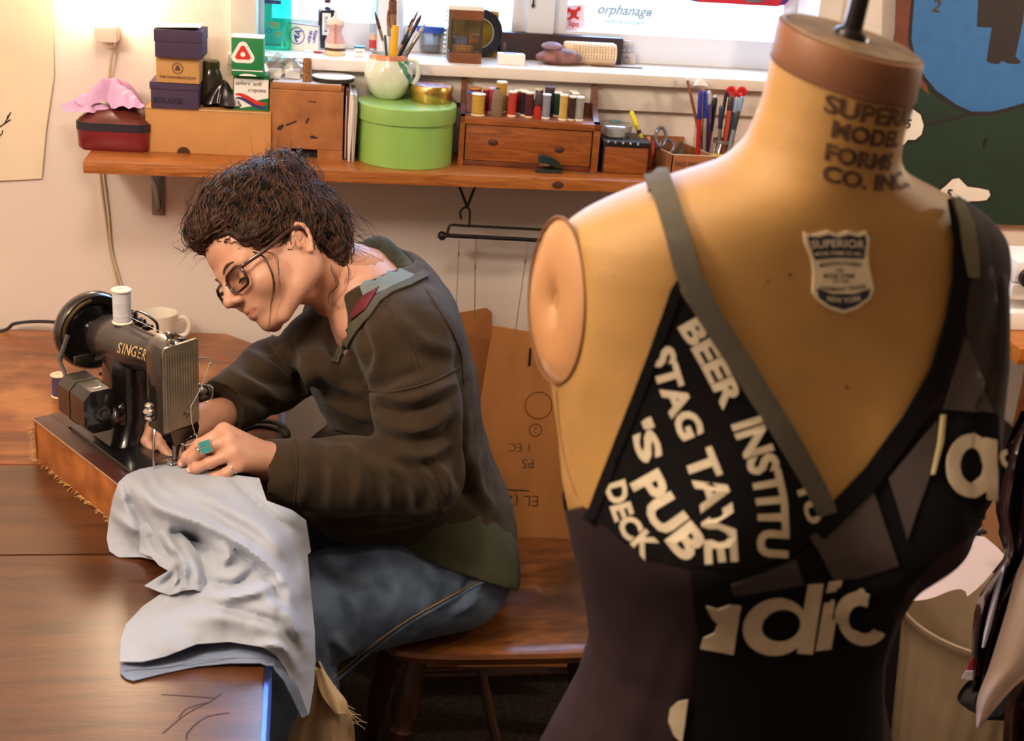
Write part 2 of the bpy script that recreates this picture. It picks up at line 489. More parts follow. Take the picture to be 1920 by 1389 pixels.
# window: sill board, apron, casings, mullion, sashes, glass
struct(MB().box((WX0-.05, YW-.042, ZSILL-.022), (WX1+.07, YW+.15, ZSILL), bev=.004).build('trim_1', M_trim))
struct(MB().box((WX0-.04, YW-.016, ZSILL-.075), (WX1+.06, YW, ZSILL-.022), bev=.002).build('trim_2', M_trim))
struct(MB().box((WX0-.045, YW-.016, ZSILL), (WX0+.002, YW+.113, WZ1+.04), bev=.002).build('trim_3', M_trim))
struct(MB().box((WX1-.002, YW-.016, ZSILL), (WX1+.045, YW+.113, WZ1+.04), bev=.002).build('trim_4', M_trim))
win = struct(MB().box((WX0, YW+.13, WZ1-.03), (WX1, YW+.19, WZ1)).build('window_1', M_frame, smooth=False))
YG = YW+.15
sash = MB()
MX0, MX1 = .43, .485
for a, b, zb in ((WX0, MX0, .052), (MX1, WX1, .058)):
    sash.box((a, YW+.118, ZSILL), (b, YW+.172, ZSILL+zb), bev=.003)
    sash.box((a-.0006, YW+.115, ZSILL), (a+.028, YW+.1735, WZ1), bev=.003)
    sash.box((b-.028, YW+.115, ZSILL), (b+.0006, YW+.1735, WZ1), bev=.003)
    sash.box((a, YW+.118, WZ1-.06), (b, YW+.172, WZ1-.03), bev=.003)
o = sash.build('sash', M_frame, win)
MB().box((MX0, YW+.10, ZSILL), (MX1, YW+.19, WZ1), bev=.003).build('mullion', M_frame, win)
M_pane = glass('window_glass', (235, 245, 255), 0.02)
for a, b in ((WX0+.02, MX0-.02), (MX1+.02, WX1-.02)):
    MB().box((a, YG, ZSILL+.04), (b, YG+.003, WZ1-.04)).build('pane', M_pane, win, smooth=False)
# small metal pull hanging on the mullion
mb = MB(); c0 = PY(1000, 0, YW+.098); zz = c0[2]
mb.box((c0[0]-.0012, YW+.094, zz-.008), (c0[0]+.0012, YW+.098, zz+.14))
mb.lathe([(0, -.006), (.004, -.001), (.0015, .004), (0, .005)], 8, 0, (c0[0], YW+.096, zz-.010))
mb.build('sash_pull', mat('dark_bronze', (60, 40, 32), .5, .6), win)

# shelf, bracket
M_pine = wood('shelf_pine', (204, 128, 62), (158, 88, 38), 0.35, 5, (1.2, 14, 14), 0.25)
sh = thing('wall_shelf', 'long varnished pine shelf board fixed to the wall under the window', 'shelf', (0.3, YW, ZS-.022))
MB().box((-.686, -.212, 0), (.72, 0, .022), bev=.002).build('board', M_pine, sh)
kn = MB().lathe([(.007, 0), (.004, .0006), (0, .0008)], 12, 0, (PY(1046, 347, 2.385)[0]-.3, -.212, .010), (0, -1, 0), 1.6, 1)
kn.build('knot', mat('wood_knot', (70, 32, 16), .6), sh)
M_steel = mat('bracket_steel', (150, 148, 145), 0.35, 0.8, var=.1)
def bracket(x, label):
    b = thing('shelf_bracket', label, 'bracket', (x, YW, ZS-.022))
    MB().box((-.012, -.004, -.125), (.012, 0, 0), bev=.001).build('wall_plate', M_steel, b)
    MB().box((-.012, -.18, -.004), (.012, 0, 0), bev=.001).build('shelf_plate', M_steel, b)
    MB().tube([(0, -.004, -.11), (0, -.05, -.055), (0, -.15, -.006)], .005, 8).build('brace', M_steel, b)
    m2 = MB()
    for z in (-.025, -.112): m2.lathe([(.004, 0), (.003, .002), (0, .0025)], 10, 0, (0, -.004, z), (0, -1, 0))
    m2.build('screw', mat('screw_metal', (110, 105, 100), .3, .9), b)
bracket(-.282, 'grey steel shelf bracket under the left end of the shelf')

# wall sconce with cord
sc = thing('wall_light', 'glowing tube lamp with a pale base high on the left wall', 'lamp', (-.363, YW, 1.318))
M_plast = mat('cream_plastic', (238, 228, 210), .4, var=.03)
MB().box((-.020, -.05, 0), (.020, 0, .028), bev=.004).build('lamp_base', M_plast, sc)
MB().lathe([(.008, -.012), (.012, 0)], 12, 0, (.004, -.02, 0)).build('strain_relief', M_plast, sc)
MB().lathe([(.0, .028), (.018, .028), (.020, .04), (.020, .20), (.014, .215), (0, .216)], 20, 0, (0, -.027, 0)).build(
    'glowing_tube', mat('lamp_glow', (255, 228, 190), .4, var=0, emit=45), sc)
M_cord = mat('cream_cord', (205, 190, 160), .6, var=.05)
pts = [PY(213, 76, YW-.02), PY(205, 140, YW-.012), PY(200, 200, YW-.008)]
MB().tube(spline([*pts, (-.375, YW-.006, ZS+.0)], 14), .0028, 8).build('cord', M_cord, sc, off=sc.location)
cd = MB()
for dx in (0, .007):
    cd.tube(spline([PY(186, 322, YW-.006)+[dx, 0, 0], PY(196, 400, YW-.005)+[dx, 0, 0], PY(206, 470, YW-.005)+[dx*.5, 0, 0], PY(222, 540, YW-.005)+[dx, 0, 0],
                    PY(238, 600, YW-.006)+[dx, 0, 0], (-.345, YW-.008, .66)], 20), .0022, 8)
tag(cd.build('lamp_cord', M_cord), 'pale twin electric cord hanging down the wall from under the shelf', 'cord')

# paper sheet on the wall at the left
M_paper = mat('pattern_paper', (234, 218, 190), .8, var=.06, scale=6)
pp = [(-60, -60), (98, -30), (99, 60), (101, 140), (94, 190), (86, 245), (78, 335), (-60, 342)]
pl = [PY(a, b, YW-.006) for a, b in pp]
sheet = thing('paper_sheet', 'large cream paper sheet pinned to the wall at the far left', 'paper', (pl[3][0], YW-.006, pl[3][2]))
mb = MB(); mb.prism(pl, (0, .0012, 0)); mb.build('sheet', M_paper, sheet, smooth=False, off=sheet.location)
mb = MB()
for ln in ([(-4, 240), (8, 232), (14, 222), (20, 210)], [(8, 232), (20, 224)], [(-4, 258), (4, 250), (5, 244)], [(12, 226), (15, 216)]):
    mb.tube([PY(a, b, YW-.0066) for a, b in ln], .0011, 5)
mb.build('branch_drawing', mat('ink', (40, 28, 24), .7), sheet, off=sheet.location)
# ------------------------------------------------------------------ table with its leaves
M_tabdark = wood('table_walnut', (104, 62, 34), (72, 41, 22), 0.28, 4, (1.0, 7, 7), 0.6, 0.10, 1.2)
M_tabwarm = wood('table_walnut_worn_lamplit', (178, 106, 52), (124, 68, 32), 0.33, 4, (1.2, 7, 7), 0.2, 0.12, 1.6, c3=(178, 118, 64), patch=7)  # worn leaf with the wall lamp's orange glow put into its colour
XE = -0.040
tb = thing('work_table', 'big brown wooden table with cut corners, leaf seams and a ribbed metal edge', 'table', (-.6, 1.7, 0))
TX0 = -1.35
def slab(name, poly, m, z0=ZT-.028, z1=ZT):
    mb = MB(); b = bmesh.new()
    vs = [b.verts.new((x, y, z0)) for x, y in poly]; f = b.faces.new(vs)
    r_ = bmesh.ops.extrude_face_region(b, geom=[f])
    for q in r_['geom']:
        if isinstance(q, bmesh.types.BMVert): q.co.z = z1
    bmesh.ops.bevel(b, geom=[e for e in b.edges if abs(e.verts[0].co.z-z1) < 1e-5 and abs(e.verts[1].co.z-z1) < 1e-5], offset=.0016, segments=2, affect='EDGES')
    mb.bm(b); return mb.build(name, m, tb, off=tb.location)
g = .0008
slab('tabletop_leaf', [(TX0, 1.959+g), (XE, 1.959+g), (XE, 2.47), (-.155, 2.588), (TX0, 2.588)], M_tabwarm)
slab('tabletop_leaf', [(TX0, 1.669+g), (XE, 1.669+g), (XE, 1.959-g), (TX0, 1.959-g)], M_tabdark)
slab('tabletop_leaf', [(TX0, .90), (-.155, .90), (XE, 1.02), (XE, 1.669-g), (TX0, 1.669-g)], M_tabdark)
M_alu = mat('aluminium_window_blue', (88, 112, 186), 0.22, 0.9, var=.05)  # blue of the window's reflection is put into the metal's base colour
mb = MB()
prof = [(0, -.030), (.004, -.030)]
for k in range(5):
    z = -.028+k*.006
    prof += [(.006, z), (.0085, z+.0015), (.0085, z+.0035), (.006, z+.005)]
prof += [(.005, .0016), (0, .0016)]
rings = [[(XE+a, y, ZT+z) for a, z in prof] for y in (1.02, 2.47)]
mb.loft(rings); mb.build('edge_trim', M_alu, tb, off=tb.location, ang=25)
mb = MB(); mb.box((TX0+.1, 1.1, ZT-.11), (XE-.12, 2.45, ZT-.03)); mb.build('apron', M_tabdark, tb, smooth=False, off=tb.location)
for x, y in ((XE-.17, 2.40), (XE-.17, 1.15), (TX0+.15, 2.40), (TX0+.15, 1.15)):
    MB().lathe([(.022, 0), (.026, .05), (.022, .1), (.032, .45), (.026, .55), (.036, .60), (.036, .66)], 16, 0, (x, y, 0)).build('leg', M_tabdark, tb, off=tb.location)
# knife scratches on the near leaf
mb = MB()
for ln in ([(305, 1375), (350, 1338), (395, 1315), (415, 1300)], [(335, 1345), (352, 1328), (392, 1316)], [(350, 1386), (353, 1372), (385, 1345), (430, 1336)],
           [(303, 1302), (340, 1304), (405, 1309)]):
    P = spline([PZ(a, b, ZT+.0001) for a, b in ln], 10)
    mb.tube(P, .0011, 5, flat=((0, 0, 1), .25))
tag(mb.build('scratch', mat('scratch_dark', (52, 26, 14), .7), tb, off=tb.location), kind='stuff')

# ------------------------------------------------------------------ mug, cord and spools on the table
M_porc = mat('cream_porcelain', (238, 230, 214), .18, var=.02, coat=.4)
c = PZ(300, 650, ZT)
mug = thing('mug', 'cream stoneware mug standing behind the sewing machine', 'mug', c, rz=.1)
MB().lathe([(0, .001), (.022, 0), (.025, .004), (.031, .025), (.032, .056), (.0345, .066), (.035, .070), (.033, .070), (.0295, .056), (.028, .02), (.020, .008), (0, .007)], 32).build('cup', M_porc, mug)
MB().tube(spline([(.030, 0, .056), (.046, 0, .060), (.056, 0, .045), (.050, 0, .026), (.030, 0, .020)], 16), .0050, 10).build('handle', M_porc, mug)
mb = MB()
pts = [(-.85, 2.57, ZT+.006), PY(-20, 622, 2.57), PY(30, 606, 2.57), PY(90, 603, 2.56), PY(135, 612, 2.54), PZ(150, 640, ZT+.0045), PZ(190, 668, ZT+.0045)]
mb.tube(spline(pts, 40), .0034, 8)
tag(mb.build('power_cord', mat('black_rubber', (26, 24, 24), .5)), 'black power cord lying along the back of the table', 'cord')

def spool(name, label, loc, r, h, col, flange=(236, 222, 186), kind='spool', group=None, tilt=0, key=None):
    key = key or name+str(col)
    t = thing(name, label, 'thread spool', loc, 0, group)
    mth = mat('thread_'+'_'.join(map(str, col)), col, .75, var=.12, scale=60, bump=.6, bscale=900, stretch=(.05, .05, 4))
    mfl = mat('spool_end_'+'_'.join(map(str, flange)), flange, .5, var=.05)
    if kind == 'spool':
        e = max(.002, h*.07)
        MB().lathe([(0, 0), (r*.92, 0), (r, e*.4), (r, e*.8), (r*.8, e*1.3), (r*.5, e*1.3)], 20).build('flange', mfl, t)
        MB().lathe([(r*.5, h-e*1.3), (r*.8, h-e*1.3), (r, h-e*.8), (r, h-e*.3), (r*.9, h), (r*.3, h), (r*.28, h-e*.8), (0, h-e*.8)], 20).build('flange', mfl, t)
        pr = [(r*.3, e)]
        n = max(8, int(h/.0016))
        for i in range(n+1): pr.append((r*(.90 if i % 2 else .87), e*1.1+(h-2.2*e)*i/n))
        pr.append((r*.3, h-e))
        MB().lathe(pr, 20).build('thread', mth, t)
    else:                                     # cone or cop without flanges
        MB().lathe([(0, 0), (r*.9, 0), (r, h*.05), (r*.98, h*.45), (r*.8, h*.8), (r*.42, h*.94), (r*.3, h*.95)], 20).build('thread', mth, t)
        MB().lathe([(r*.34, h*.9), (r*.34, h), (r*.2, h), (r*.2, h*.9)], 14).build('tube', mat('cone_tube', (92, 70, 52), .7), t)
    return t
spool('thread_spool', 'purple thread spool with pale ends standing on the table left of the motor', PZ(113, 743, ZT), .0148, .042, (92, 74, 116))

# ------------------------------------------------------------------ chair
M_seat = wood('chair_elm', (150, 92, 42), (98, 54, 22), 0.34, 4, (1.4, 6, 6), 0.3, 0.08, 2.0, c3=(58, 34, 18), patch=6)
M_chair = wood('chair_dark', (84, 48, 26), (50, 28, 16), 0.4, 5, (6, 6, 1), 0.2)
ch = thing('wooden_chair', 'worn plank-seat wooden chair with turned legs under the seated woman', 'chair', (.36, 2.08, 0))
b = bmesh.new()
n1, n2 = 40, 28
def seat_pt(u, v):
    a = (u-.5)*2; q = (v-.5)*2
    x = a*.235; y = q*.205
    rr = 1-.10*max(0, abs(a)-.55)**2*4*abs(q)
    # rounded plan with a scooped front edge
    y *= 1-.10*(abs(a)**4); x *= 1-.12*(abs(q)**4)
    dish = -.012*math.exp(-((a+.1)/.6)**2-((abs(q)-.42)/.33)**2) + .006*math.exp(-(q/.16)**2)*(a < .3)
    return x, y, dish
top = [[(*seat_pt(i/n1, j/n2)[:2], .452+seat_pt(i/n1, j/n2)[2]-.006*(max(abs(i/n1*2-1), abs(j/n2*2-1)) > .98)) for i in range(n1+1)] for j in range(n2+1)]
mb = MB()
V = [p for r_ in top for p in r_]; F = grid_mesh(V, n1+1, n2+1); mb.add(V, F)
lo = [(x*.97, y*.97, .422) for x, y, z in V]; mb.add(lo, [q[::-1] for q in F])
def loopidx():
    L = [(i, 0) for i in range(n1)]+[(n1, j) for j in range(n2)]+[(i, n2) for i in range(n1, 0, -1)]+[(0, j) for j in range(n2, 0, -1)]
    return [j*(n1+1)+i for i, j in L]
L = loopidx(); mid = [(V[i][0]*1.012, V[i][1]*1.012, .438) for i in L]; nL = len(L)
mb.add([V[i] for i in L]+mid+[lo[i] for i in L], [(i, nL+i, nL+(i+1) % nL, (i+1) % nL) for i in range(nL)]+[(nL+i, 2*nL+i, 2*nL+(i+1) % nL, nL+(i+1) % nL) for i in range(nL)])
mb.build('seat', M_seat, ch)
feet = {}
for sx in (-1, 1):
    for sy in (-1, 1):
        a = Vector((sx*.165, sy*.135, .43)); f = Vector((sx*.215, sy*.185, 0)); d = f-a
        m2 = MB(); Lg = d.length
        m2.lathe([(.015, 0), (.017, .03), (.024, .08), (.026, .12), (.018, .155), (.022, .165), (.018, .175), (.023, .24), (.021, .33), (.014, .40), (.015, Lg)], 16, 0, a, d)
        m2.build('leg', M_chair, ch); feet[sx, sy] = lambda t, a=a, d=d: a+d*t
for sy in (-1, 1): MB().tube([feet[-1, sy](.62), (feet[-1, sy](.62)+feet[1, sy](.62))/2, feet[1, sy](.62)], [.009, .013, .009], 10).build('stretcher', M_chair, ch)
MB().tube([(feet[-1, -1](.62)+feet[1, -1](.62))/2, (feet[-1, 1](.62)+feet[1, 1](.62))/2], .010, 10).build('stretcher', M_chair, ch)
for k in range(5):
    y = -.15+k*.075
    MB().tube([(.205, y*.9, .445), (.25, y, .62), (.285, y*1.05, .78)], .008, 8).build('spindle', M_chair, ch)
MB().tube(spline([(.27, -.19, .78), (.295, -.1, .80), (.30, 0, .805), (.295, .1, .80), (.27, .19, .78)], 14), .022, 10, flat=((0, 0, 1), 1.6)).build('top_rail', M_chair, ch)

# ------------------------------------------------------------------ cardboard leaning on the wall behind the chair
M_card = mat('cardboard', (186, 124, 66), .85, var=.10, scale=14, bump=.1, bscale=300, stretch=(1, 1, .3))
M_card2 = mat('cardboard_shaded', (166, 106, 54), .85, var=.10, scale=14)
def leaning(name, px, y0, lean, label, m, thick=.006, extra=None):
    """sheet standing on the floor and leaning back on the wall; outline given on its own tilted plane"""
    p0 = np.array([0, y0, 0.0]); n = np.array([0, -1, lean])
    P = [PP(a, b_, p0, n) for a, b_ in px]
    P = [p if p[2] > 0 else p*0+[p[0], y0, 0.002] for p in P]
    c = P[-1]
    t = thing(name, label, 'cardboard', (c[0], c[1], 0))
    mb = MB(); mb.prism(P, (0, thick, 0)); mb.build('sheet', m, t, smooth=False, off=t.location)
    if extra: extra(t, p0, n)
    return t
def drop(px, y0, lean):
    return px
def writing(t, p0, n):
    M_ink = mat('marker_ink', (78, 48, 30), .8)
    ux = np.array([-1., 0, 0]); uy = np.cross(n/np.linalg.norm(n), ux); uy = uy if uy[2] < 0 else -uy
    nn = n/np.linalg.norm(n)
    for s_, px_, sz in (('EL (2)', (975, 938), .034), ('PS', (990, 868), .028), ('1 EC', (975, 838), .026), ('2', (1004, 806), .018)):
        v, f = text_mesh(s_, sz, -.0004)
        o_ = PP(*px_, p0, n)+nn*.0006
        mb = MB(); mb.add([o_+ux*q[0]+uy*q[1] for q in v], f); mb.build('writing', M_ink, t, smooth=False, off=t.location)
    for cx, cy, rr in ((1004, 806, .013), (1010, 760, .028)):
        o_ = PP(cx, cy, p0, n)+nn*.0008
        mb = MB(); mb.tube([o_+ux*cos(a)*rr+uy*sin(a)*rr for a in np.linspace(0, 2*pi, 26)[:-1]], .0007, 4, closed=True); mb.build('circle_mark', M_ink, t, off=t.location)
    # cut slot, a flap line and a stain
    o1, o2 = PP(995, 652, p0, n)+nn*.001, PP(992, 686, p0, n)+nn*.001
    mb = MB(); mb.tube([o1, o2], .003, 6, flat=(nn, .3)); mb.build('slot', mat('slot_dark', (40, 24, 14), .9), t, off=t.location)
    mb = MB(); mb.tube([PP(944, 917, p0, n)+nn*.0005, PP(992, 920, p0, n)+nn*.0005], .0012, 5); mb.build('crease', M_ink, t, off=t.location)
leaning('cardboard_sheet', [(924, 612), (1000, 624), (1075, 640), (1090, 1100), (1090, 1250), (860, 1250), (868, 900), (900, 760)], 2.35, .25, 'flat brown cardboard sheet with marker writing leaning behind the chair', M_card, extra=writing)
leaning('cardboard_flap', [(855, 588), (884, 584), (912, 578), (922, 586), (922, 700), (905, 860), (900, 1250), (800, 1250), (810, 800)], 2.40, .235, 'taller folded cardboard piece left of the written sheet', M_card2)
leaning('cardboard_offcut', [(1000, 616), (1110, 640), (1115, 1250), (985, 1250), (990, 900)], 2.42, .21, 'dark cardboard offcut furthest right behind the chair', mat('cardboard_dark', (110, 66, 34), .85))
leaning('card_strip', [(918, 590), (950, 600), (955, 640), (960, 1250), (925, 1250)], 2.45, .19, 'pale strip of card sticking up behind the brown sheets', mat('pale_card', (214, 188, 140), .8))

# hanging rail below the shelf
M_blk = mat('black_iron', (30, 26, 26), .45, .3)
hg = thing('hanger_hook', 'black wire hook bracket hanging below the shelf', 'hook', (.32, 2.50, ZS-.022))
Y = 2.50
def q(a, b): return PY(a, b, Y)
v0 = q(876, 388)
l = MB().tube([(q(851, 347)[0], Y, ZS-.023), v0], .0028, 8); l.build('wire', M_blk, hg, off=hg.location)
MB().tube([(q(898, 350)[0], Y, ZS-.023), v0], .0028, 8).build('wire', M_blk, hg, off=hg.location)
rail = thing('clothes_rail', 'black double-bar hanging rail with a ball end below the shelf', 'rail', v0-np.array([0, 0, .04]))
MB().tube(spline([q(880, 424), q(881, 402), q(879, 391), q(871, 389), q(863, 397), q(865, 411)], 16), .0022, 8).build('hook', M_blk, rail, off=rail.location)
A = q(845, 422); B = q(1120, 436)
MB().tube(spline([q(838, 444), q(840, 432), A, A+[.02, 0, 0]], 10).tolist()+[B], .0026, 8).build('upper_bar', M_blk, rail, off=rail.location)
MB().tube([q(832, 441), q(1120, 456)], .0042, 10).build('lower_bar', M_blk, rail, off=rail.location)
mb = MB(); mb.ell(q(829, 442), (.009, .009, .009)); mb.build('ball_end', M_blk, rail, off=rail.location)
for nm, px_, lab, r_ in (('hanging_string', [(861, 452), (860, 476), (857, 540), (854, 625)], 'thin beaded string hanging from the left of the black rail', .0007),
                         ('hanging_string', [(990, 456), (985, 490), (975, 560), (966, 625)], 'grey string hanging near the right end of the black rail', .0009),
                         ('hanging_string', [(893, 448), (891, 500), (890, 600)], 'pale cord hanging from the middle of the black rail', .0011)):
    t = thing(nm, lab, 'string', q(*px_[0]))
    MB().tube(spline([q(*p) for p in px_], 16), r_, 5).build('strand', mat('string_tan', (150, 116, 82), .8), t, off=t.location)
    c1 = q(*px_[1]); m2 = MB(); m2.ell(c1, (.0016, .0016, .006), 8, 6); m2.build('bead', mat('bead_brown', (124, 70, 40), .5), t, off=t.location)
# ------------------------------------------------------------------ things on the shelf
M_purple = mat('purple_card', (66, 50, 78), .8, var=.06)
M_kraft = mat('kraft_card', (196, 148, 88), .8, var=.06, scale=40)
M_white = mat('white_card', (240, 236, 230), .7, var=.02)
M_ink2 = mat('print_brown', (90, 56, 36), .8, var=0)
M_blackprint = mat('print_black', (28, 24, 26), .7, var=0)
M_whiteprint = mat('print_white', (240, 238, 232), .6, var=0)
M_redprint = mat('print_red', (206, 40, 32), .6, var=0)
M_blueprint = mat('print_blue', (44, 48, 110), .6, var=0)
def front(L, R, ytop, z0, rz=None):
    """front lower corners (where they meet the support) -> origin, angle, width, height"""
    a = PZ(*L, z0); b_ = PZ(*R, z0)
    if rz is None: rz = atan2(b_[1]-a[1], b_[0]-a[0])
    rz = max(-.35, min(.35, rz))
    c = (a+b_)/2; n = np.array([sin(rz), -cos(rz), 0])
    top = PP((L[0]+R[0])/2, ytop, c, n)
    return c, rz, float(np.linalg.norm(b_[:2]-a[:2])), float(top[2]-z0)
def carton(name, label, cat, L, R, ytop, depth, z0, m, rz=0, group=None, bev=.0015, lid=None):
    c, rz, w, h = front(L, R, ytop, z0, rz)
    t = thing(name, label, cat, c, rz, group)
    MB().box((-w/2, 0, 0), (w/2, depth, h), bev=bev).build('box', m, t)
    return t, w, h, depth
def decal(t, polys, m, y=-.0004, name='print'):
    """flat print on the front face: polys in local x, z"""
    mb = MB()
    for p in polys:
        mb.add([(x, y, z) for x, z in p], [tuple(range(len(p)))])
    return mb.build(name, m, t, smooth=False)
def ftext(t, s, size, x, z, m, y=-.0005, rot=0, bold=0, shear=0, name='lettering', align='CENTER', spacing=1.0):
    return flat_text(s, size, (x, y, z), (cos(rot), 0, sin(rot)), (-sin(rot), 0, cos(rot)), m, name, t, bold=bold, shear=shear, align=align, spacing=spacing)

# red sewing case
c = (PZ(150, 283, ZS)+PZ(272, 287, ZS))/2
t = thing('zip_case', 'small dark red vinyl zip case at the left end of the shelf', 'case', c+np.array([0, 0, 0]), -.04)
def rrect(w, d, r, n=6):
    P = []
    for cx, cy, a0 in ((w/2-r, d-r, 0), (-w/2+r, d-r, pi/2), (-w/2+r, r, pi), (w/2-r, r, 1.5*pi)):
        for k in range(n+1):
            a = a0+pi/2*k/n; P.append((cx+r*cos(a), cy+r*sin(a)))
    return P
M_redv = mat('red_vinyl', (122, 28, 36), .35, var=.1, coat=.3)
M_bandv = mat('zip_band', (30, 24, 40), .5, var=.1)
w_, d_ = .128, .105
def ringz(w, d, r, z, yo=0): return [(x, y+yo, z) for x, y in rrect(w, d, r)]
MB().loft([ringz(w_-.012, d_-.012, .014, 0, .006), ringz(w_-.002, d_-.002, .018, .006, .001), ringz(w_, d_, .018, .034), ringz(w_, d_, .018, .037)]).build('case_body', M_redv, t)
MB().loft([ringz(w_+.003, d_+.003, .02, .037, -.0015), ringz(w_+.003, d_+.003, .02, .051, -.0015)]).build('zip', M_bandv, t)
mb = MB().loft([ringz(w_, d_, .02, .051), ringz(w_-.006, d_-.008, .02, .056, .004), ringz(w_-.05, d_-.03, .02, .070, .022), ringz(w_-.09, d_-.07, .012, .073, .04)])
mb.build('lid', mat('brown_vinyl', (104, 46, 38), .35, var=.12, coat=.25), t)
MB().lathe([(.006, 0), (.006, .002), (.004, .003), (0, .003)], 14, 0, (-.036, .016, .0575), (0, -.45, 1)).build('snap', mat('chrome', (220, 218, 214), .2, 1, var=0), t)
case_c = c
# pink tissue
t = thing('tissue_paper', 'crumpled lilac pink tissue paper on top of the red zip case', 'tissue', c+np.array([-.0, .05, .068]))
def crumple(rx, ry, h, n=34, seed=1, tilt=0):
    rng = np.random.RandomState(seed); U = np.linspace(-1, 1, n); V = []
    for v in U:
        for u in U:
            r = max(abs(u), abs(v)); a = atan2(v, u)
            rad = 1+.25*sin(3*a+seed)+.15*sin(5*a+2*seed)
            x = u*rx*rad; y = v*ry*rad
            p = np.array([[x*1.0, y, seed*.3]])
            z = h*(1-r**2.2)*1.0 + h*.55*abs(float(vnoise(p, 22, seed)[0])) + h*.25*abs(float(vnoise(p, 55, seed+3)[0]))
            V.append((x, y, max(.0005, z*(1-.3*r)) + tilt*x))
    return V, grid_mesh(V, n, n)
V, F = crumple(.052, .034, .046, seed=4); mb = MB(); mb.add(V, F)
M_tiss = mat('lilac_tissue', (216, 168, 210), .55, var=.06, scale=20)
o = mb.build('tissue', M_tiss, t, ang=25)
V, F = crumple(.034, .02, .02, seed=7); mb = MB(); mb.add([(x-.052, y-.018, z-.004+max(0, -x)*.1) for x, y, z in V], F); mb.build('tissue_fold', M_tiss, t, ang=25)

# long cardboard box and the stack of boxes on it
M_brownbox = mat('brown_box_card', (196, 142, 84), .85, var=.05, scale=20)
t, w, h, d = carton('long_box', 'long shallow brown cardboard box lying on the shelf under the small stacked boxes', 'box', (273, 286), (508, 293), 206, .105, ZS, M_brownbox, rz=-.03)
hb = h
decal(t, [[(-.045+.012*cos(a), max(0.0003, .012*sin(a))) for a in np.linspace(0, pi, 14)]], mat('thumb_hole', (70, 44, 24), .9), name='thumb_notch')
MB().box((-w/2+.001, -.0012, h-.002), (w/2-.001, .0, h)).build('lid_edge', mat('card_edge', (220, 180, 124), .8), t)
ztop = ZS+hb
t, w, h, d = carton('small_box', 'purple gift box at the bottom of the stack of three', 'box', (283, 202), (372, 206), 156, .075, ztop, M_purple, rz=-.03, group='small boxes in the stack')
ftext(t, 'SOLARIS', .014, -.012, .014, mat('print_dark_purple', (34, 24, 46), .5), bold=.0004)
MB().box((-w/2-.0015, -.0015, h-.012), (w/2+.0015, d+.0015, h+.001), bev=.001).build('lid', M_purple, t)
z1 = ztop+h+.001
t, w, h, d = carton('small_box', 'kraft brown box with a round printed stamp in the middle of the stack', 'box', (293, 154), (374, 158), 107, .072, z1, M_kraft, rz=-.05, group='small boxes in the stack')
mb = MB()
for r_ in (.0098, .0082): mb.tube([(0+r_*cos(a), -.0003, .026+r_*sin(a)) for a in np.linspace(0, 2*pi, 29)[:-1]], .0004, 4, closed=True)
mb.build('stamp_ring', M_ink2, t)
decal(t, [[(-.005, .022), (.005, .022), (.0035, .028), (.001, .032), (-.002, .031), (-.004, .027)]], M_ink2, name='stamp_figure')
ftext(t, 'THE HANDMADE SOAP', .0062, 0, .010, M_ink2, bold=.0001)
MB().box((-w/2-.001, -.0002, h-.001), (w/2+.001, d, h)).build('lid', M_kraft, t)
z2 = z1+h
t, w, h, d = carton('small_box', 'purple box at the top of the stack with a white paper slip on it', 'box', (290, 107), (379, 111), 58, .08, z2, M_purple, rz=-.05, group='small boxes in the stack')
MB().box((-w/2-.001, -.001, h-.02), (w/2+.001, d+.001, h+.001), bev=.001).build('lid', M_purple, t)
z3 = z2+h+.001
sl = thing('paper_slip', 'white folded paper slip lying on the topmost purple box', 'paper', (t.location.x, t.location.y+.035, z3), -.1)
mb = MB(); V = [(x, y, .002+.006*(x+.04)/.08*abs(sin(y*30))) for y in np.linspace(-.03, .035, 6) for x in np.linspace(-.042, .036, 8)]
mb.add(V, grid_mesh(V, 8, 6)); mb.add([(x, y, z-.0012) for x, y, z in V], [f[::-1] for f in grid_mesh(V, 8, 6)]); mb.build('slip', M_white, sl)
# dark jar shape stands in for box shadow and clear bag; black bag beside
M_boxshade = mat('box_shadow_dark', (70, 62, 44), .15, var=.1, coat=.5)
c = PZ(402, 172, ztop)+np.array([0, .03, 0]); c[2] = ztop
jt = thing('box_shadow_jar', 'squat dark jar shape standing in for box shadow and a clear bag behind the stacked boxes', 'jar', (c[0], min(c[1], 2.545), ztop))
MB().lathe([(.018, 0), (.024, .004), (.025, .05), (.020, .062), (.018, .066)], 22).build('body', M_boxshade, jt)
MB().lathe([(.0195, .066), (.0195, .078), (.017, .080), (0, .080)], 22).build('lid', mat('olive_lid', (92, 84, 52), .4, .3), jt)
c = PZ(418, 207, ztop); bt = thing('plastic_bag', 'crumpled black plastic bag beside the crayon boxes', 'bag', (c[0], c[1]+.035, ztop))
V, F = crumple(.030, .028, .036, n=26, seed=11); mb = MB(); mb.add(V, F); mb.build('bag', mat('black_film', (46, 36, 42), .18, var=.2, coat=.6), bt, ang=30)

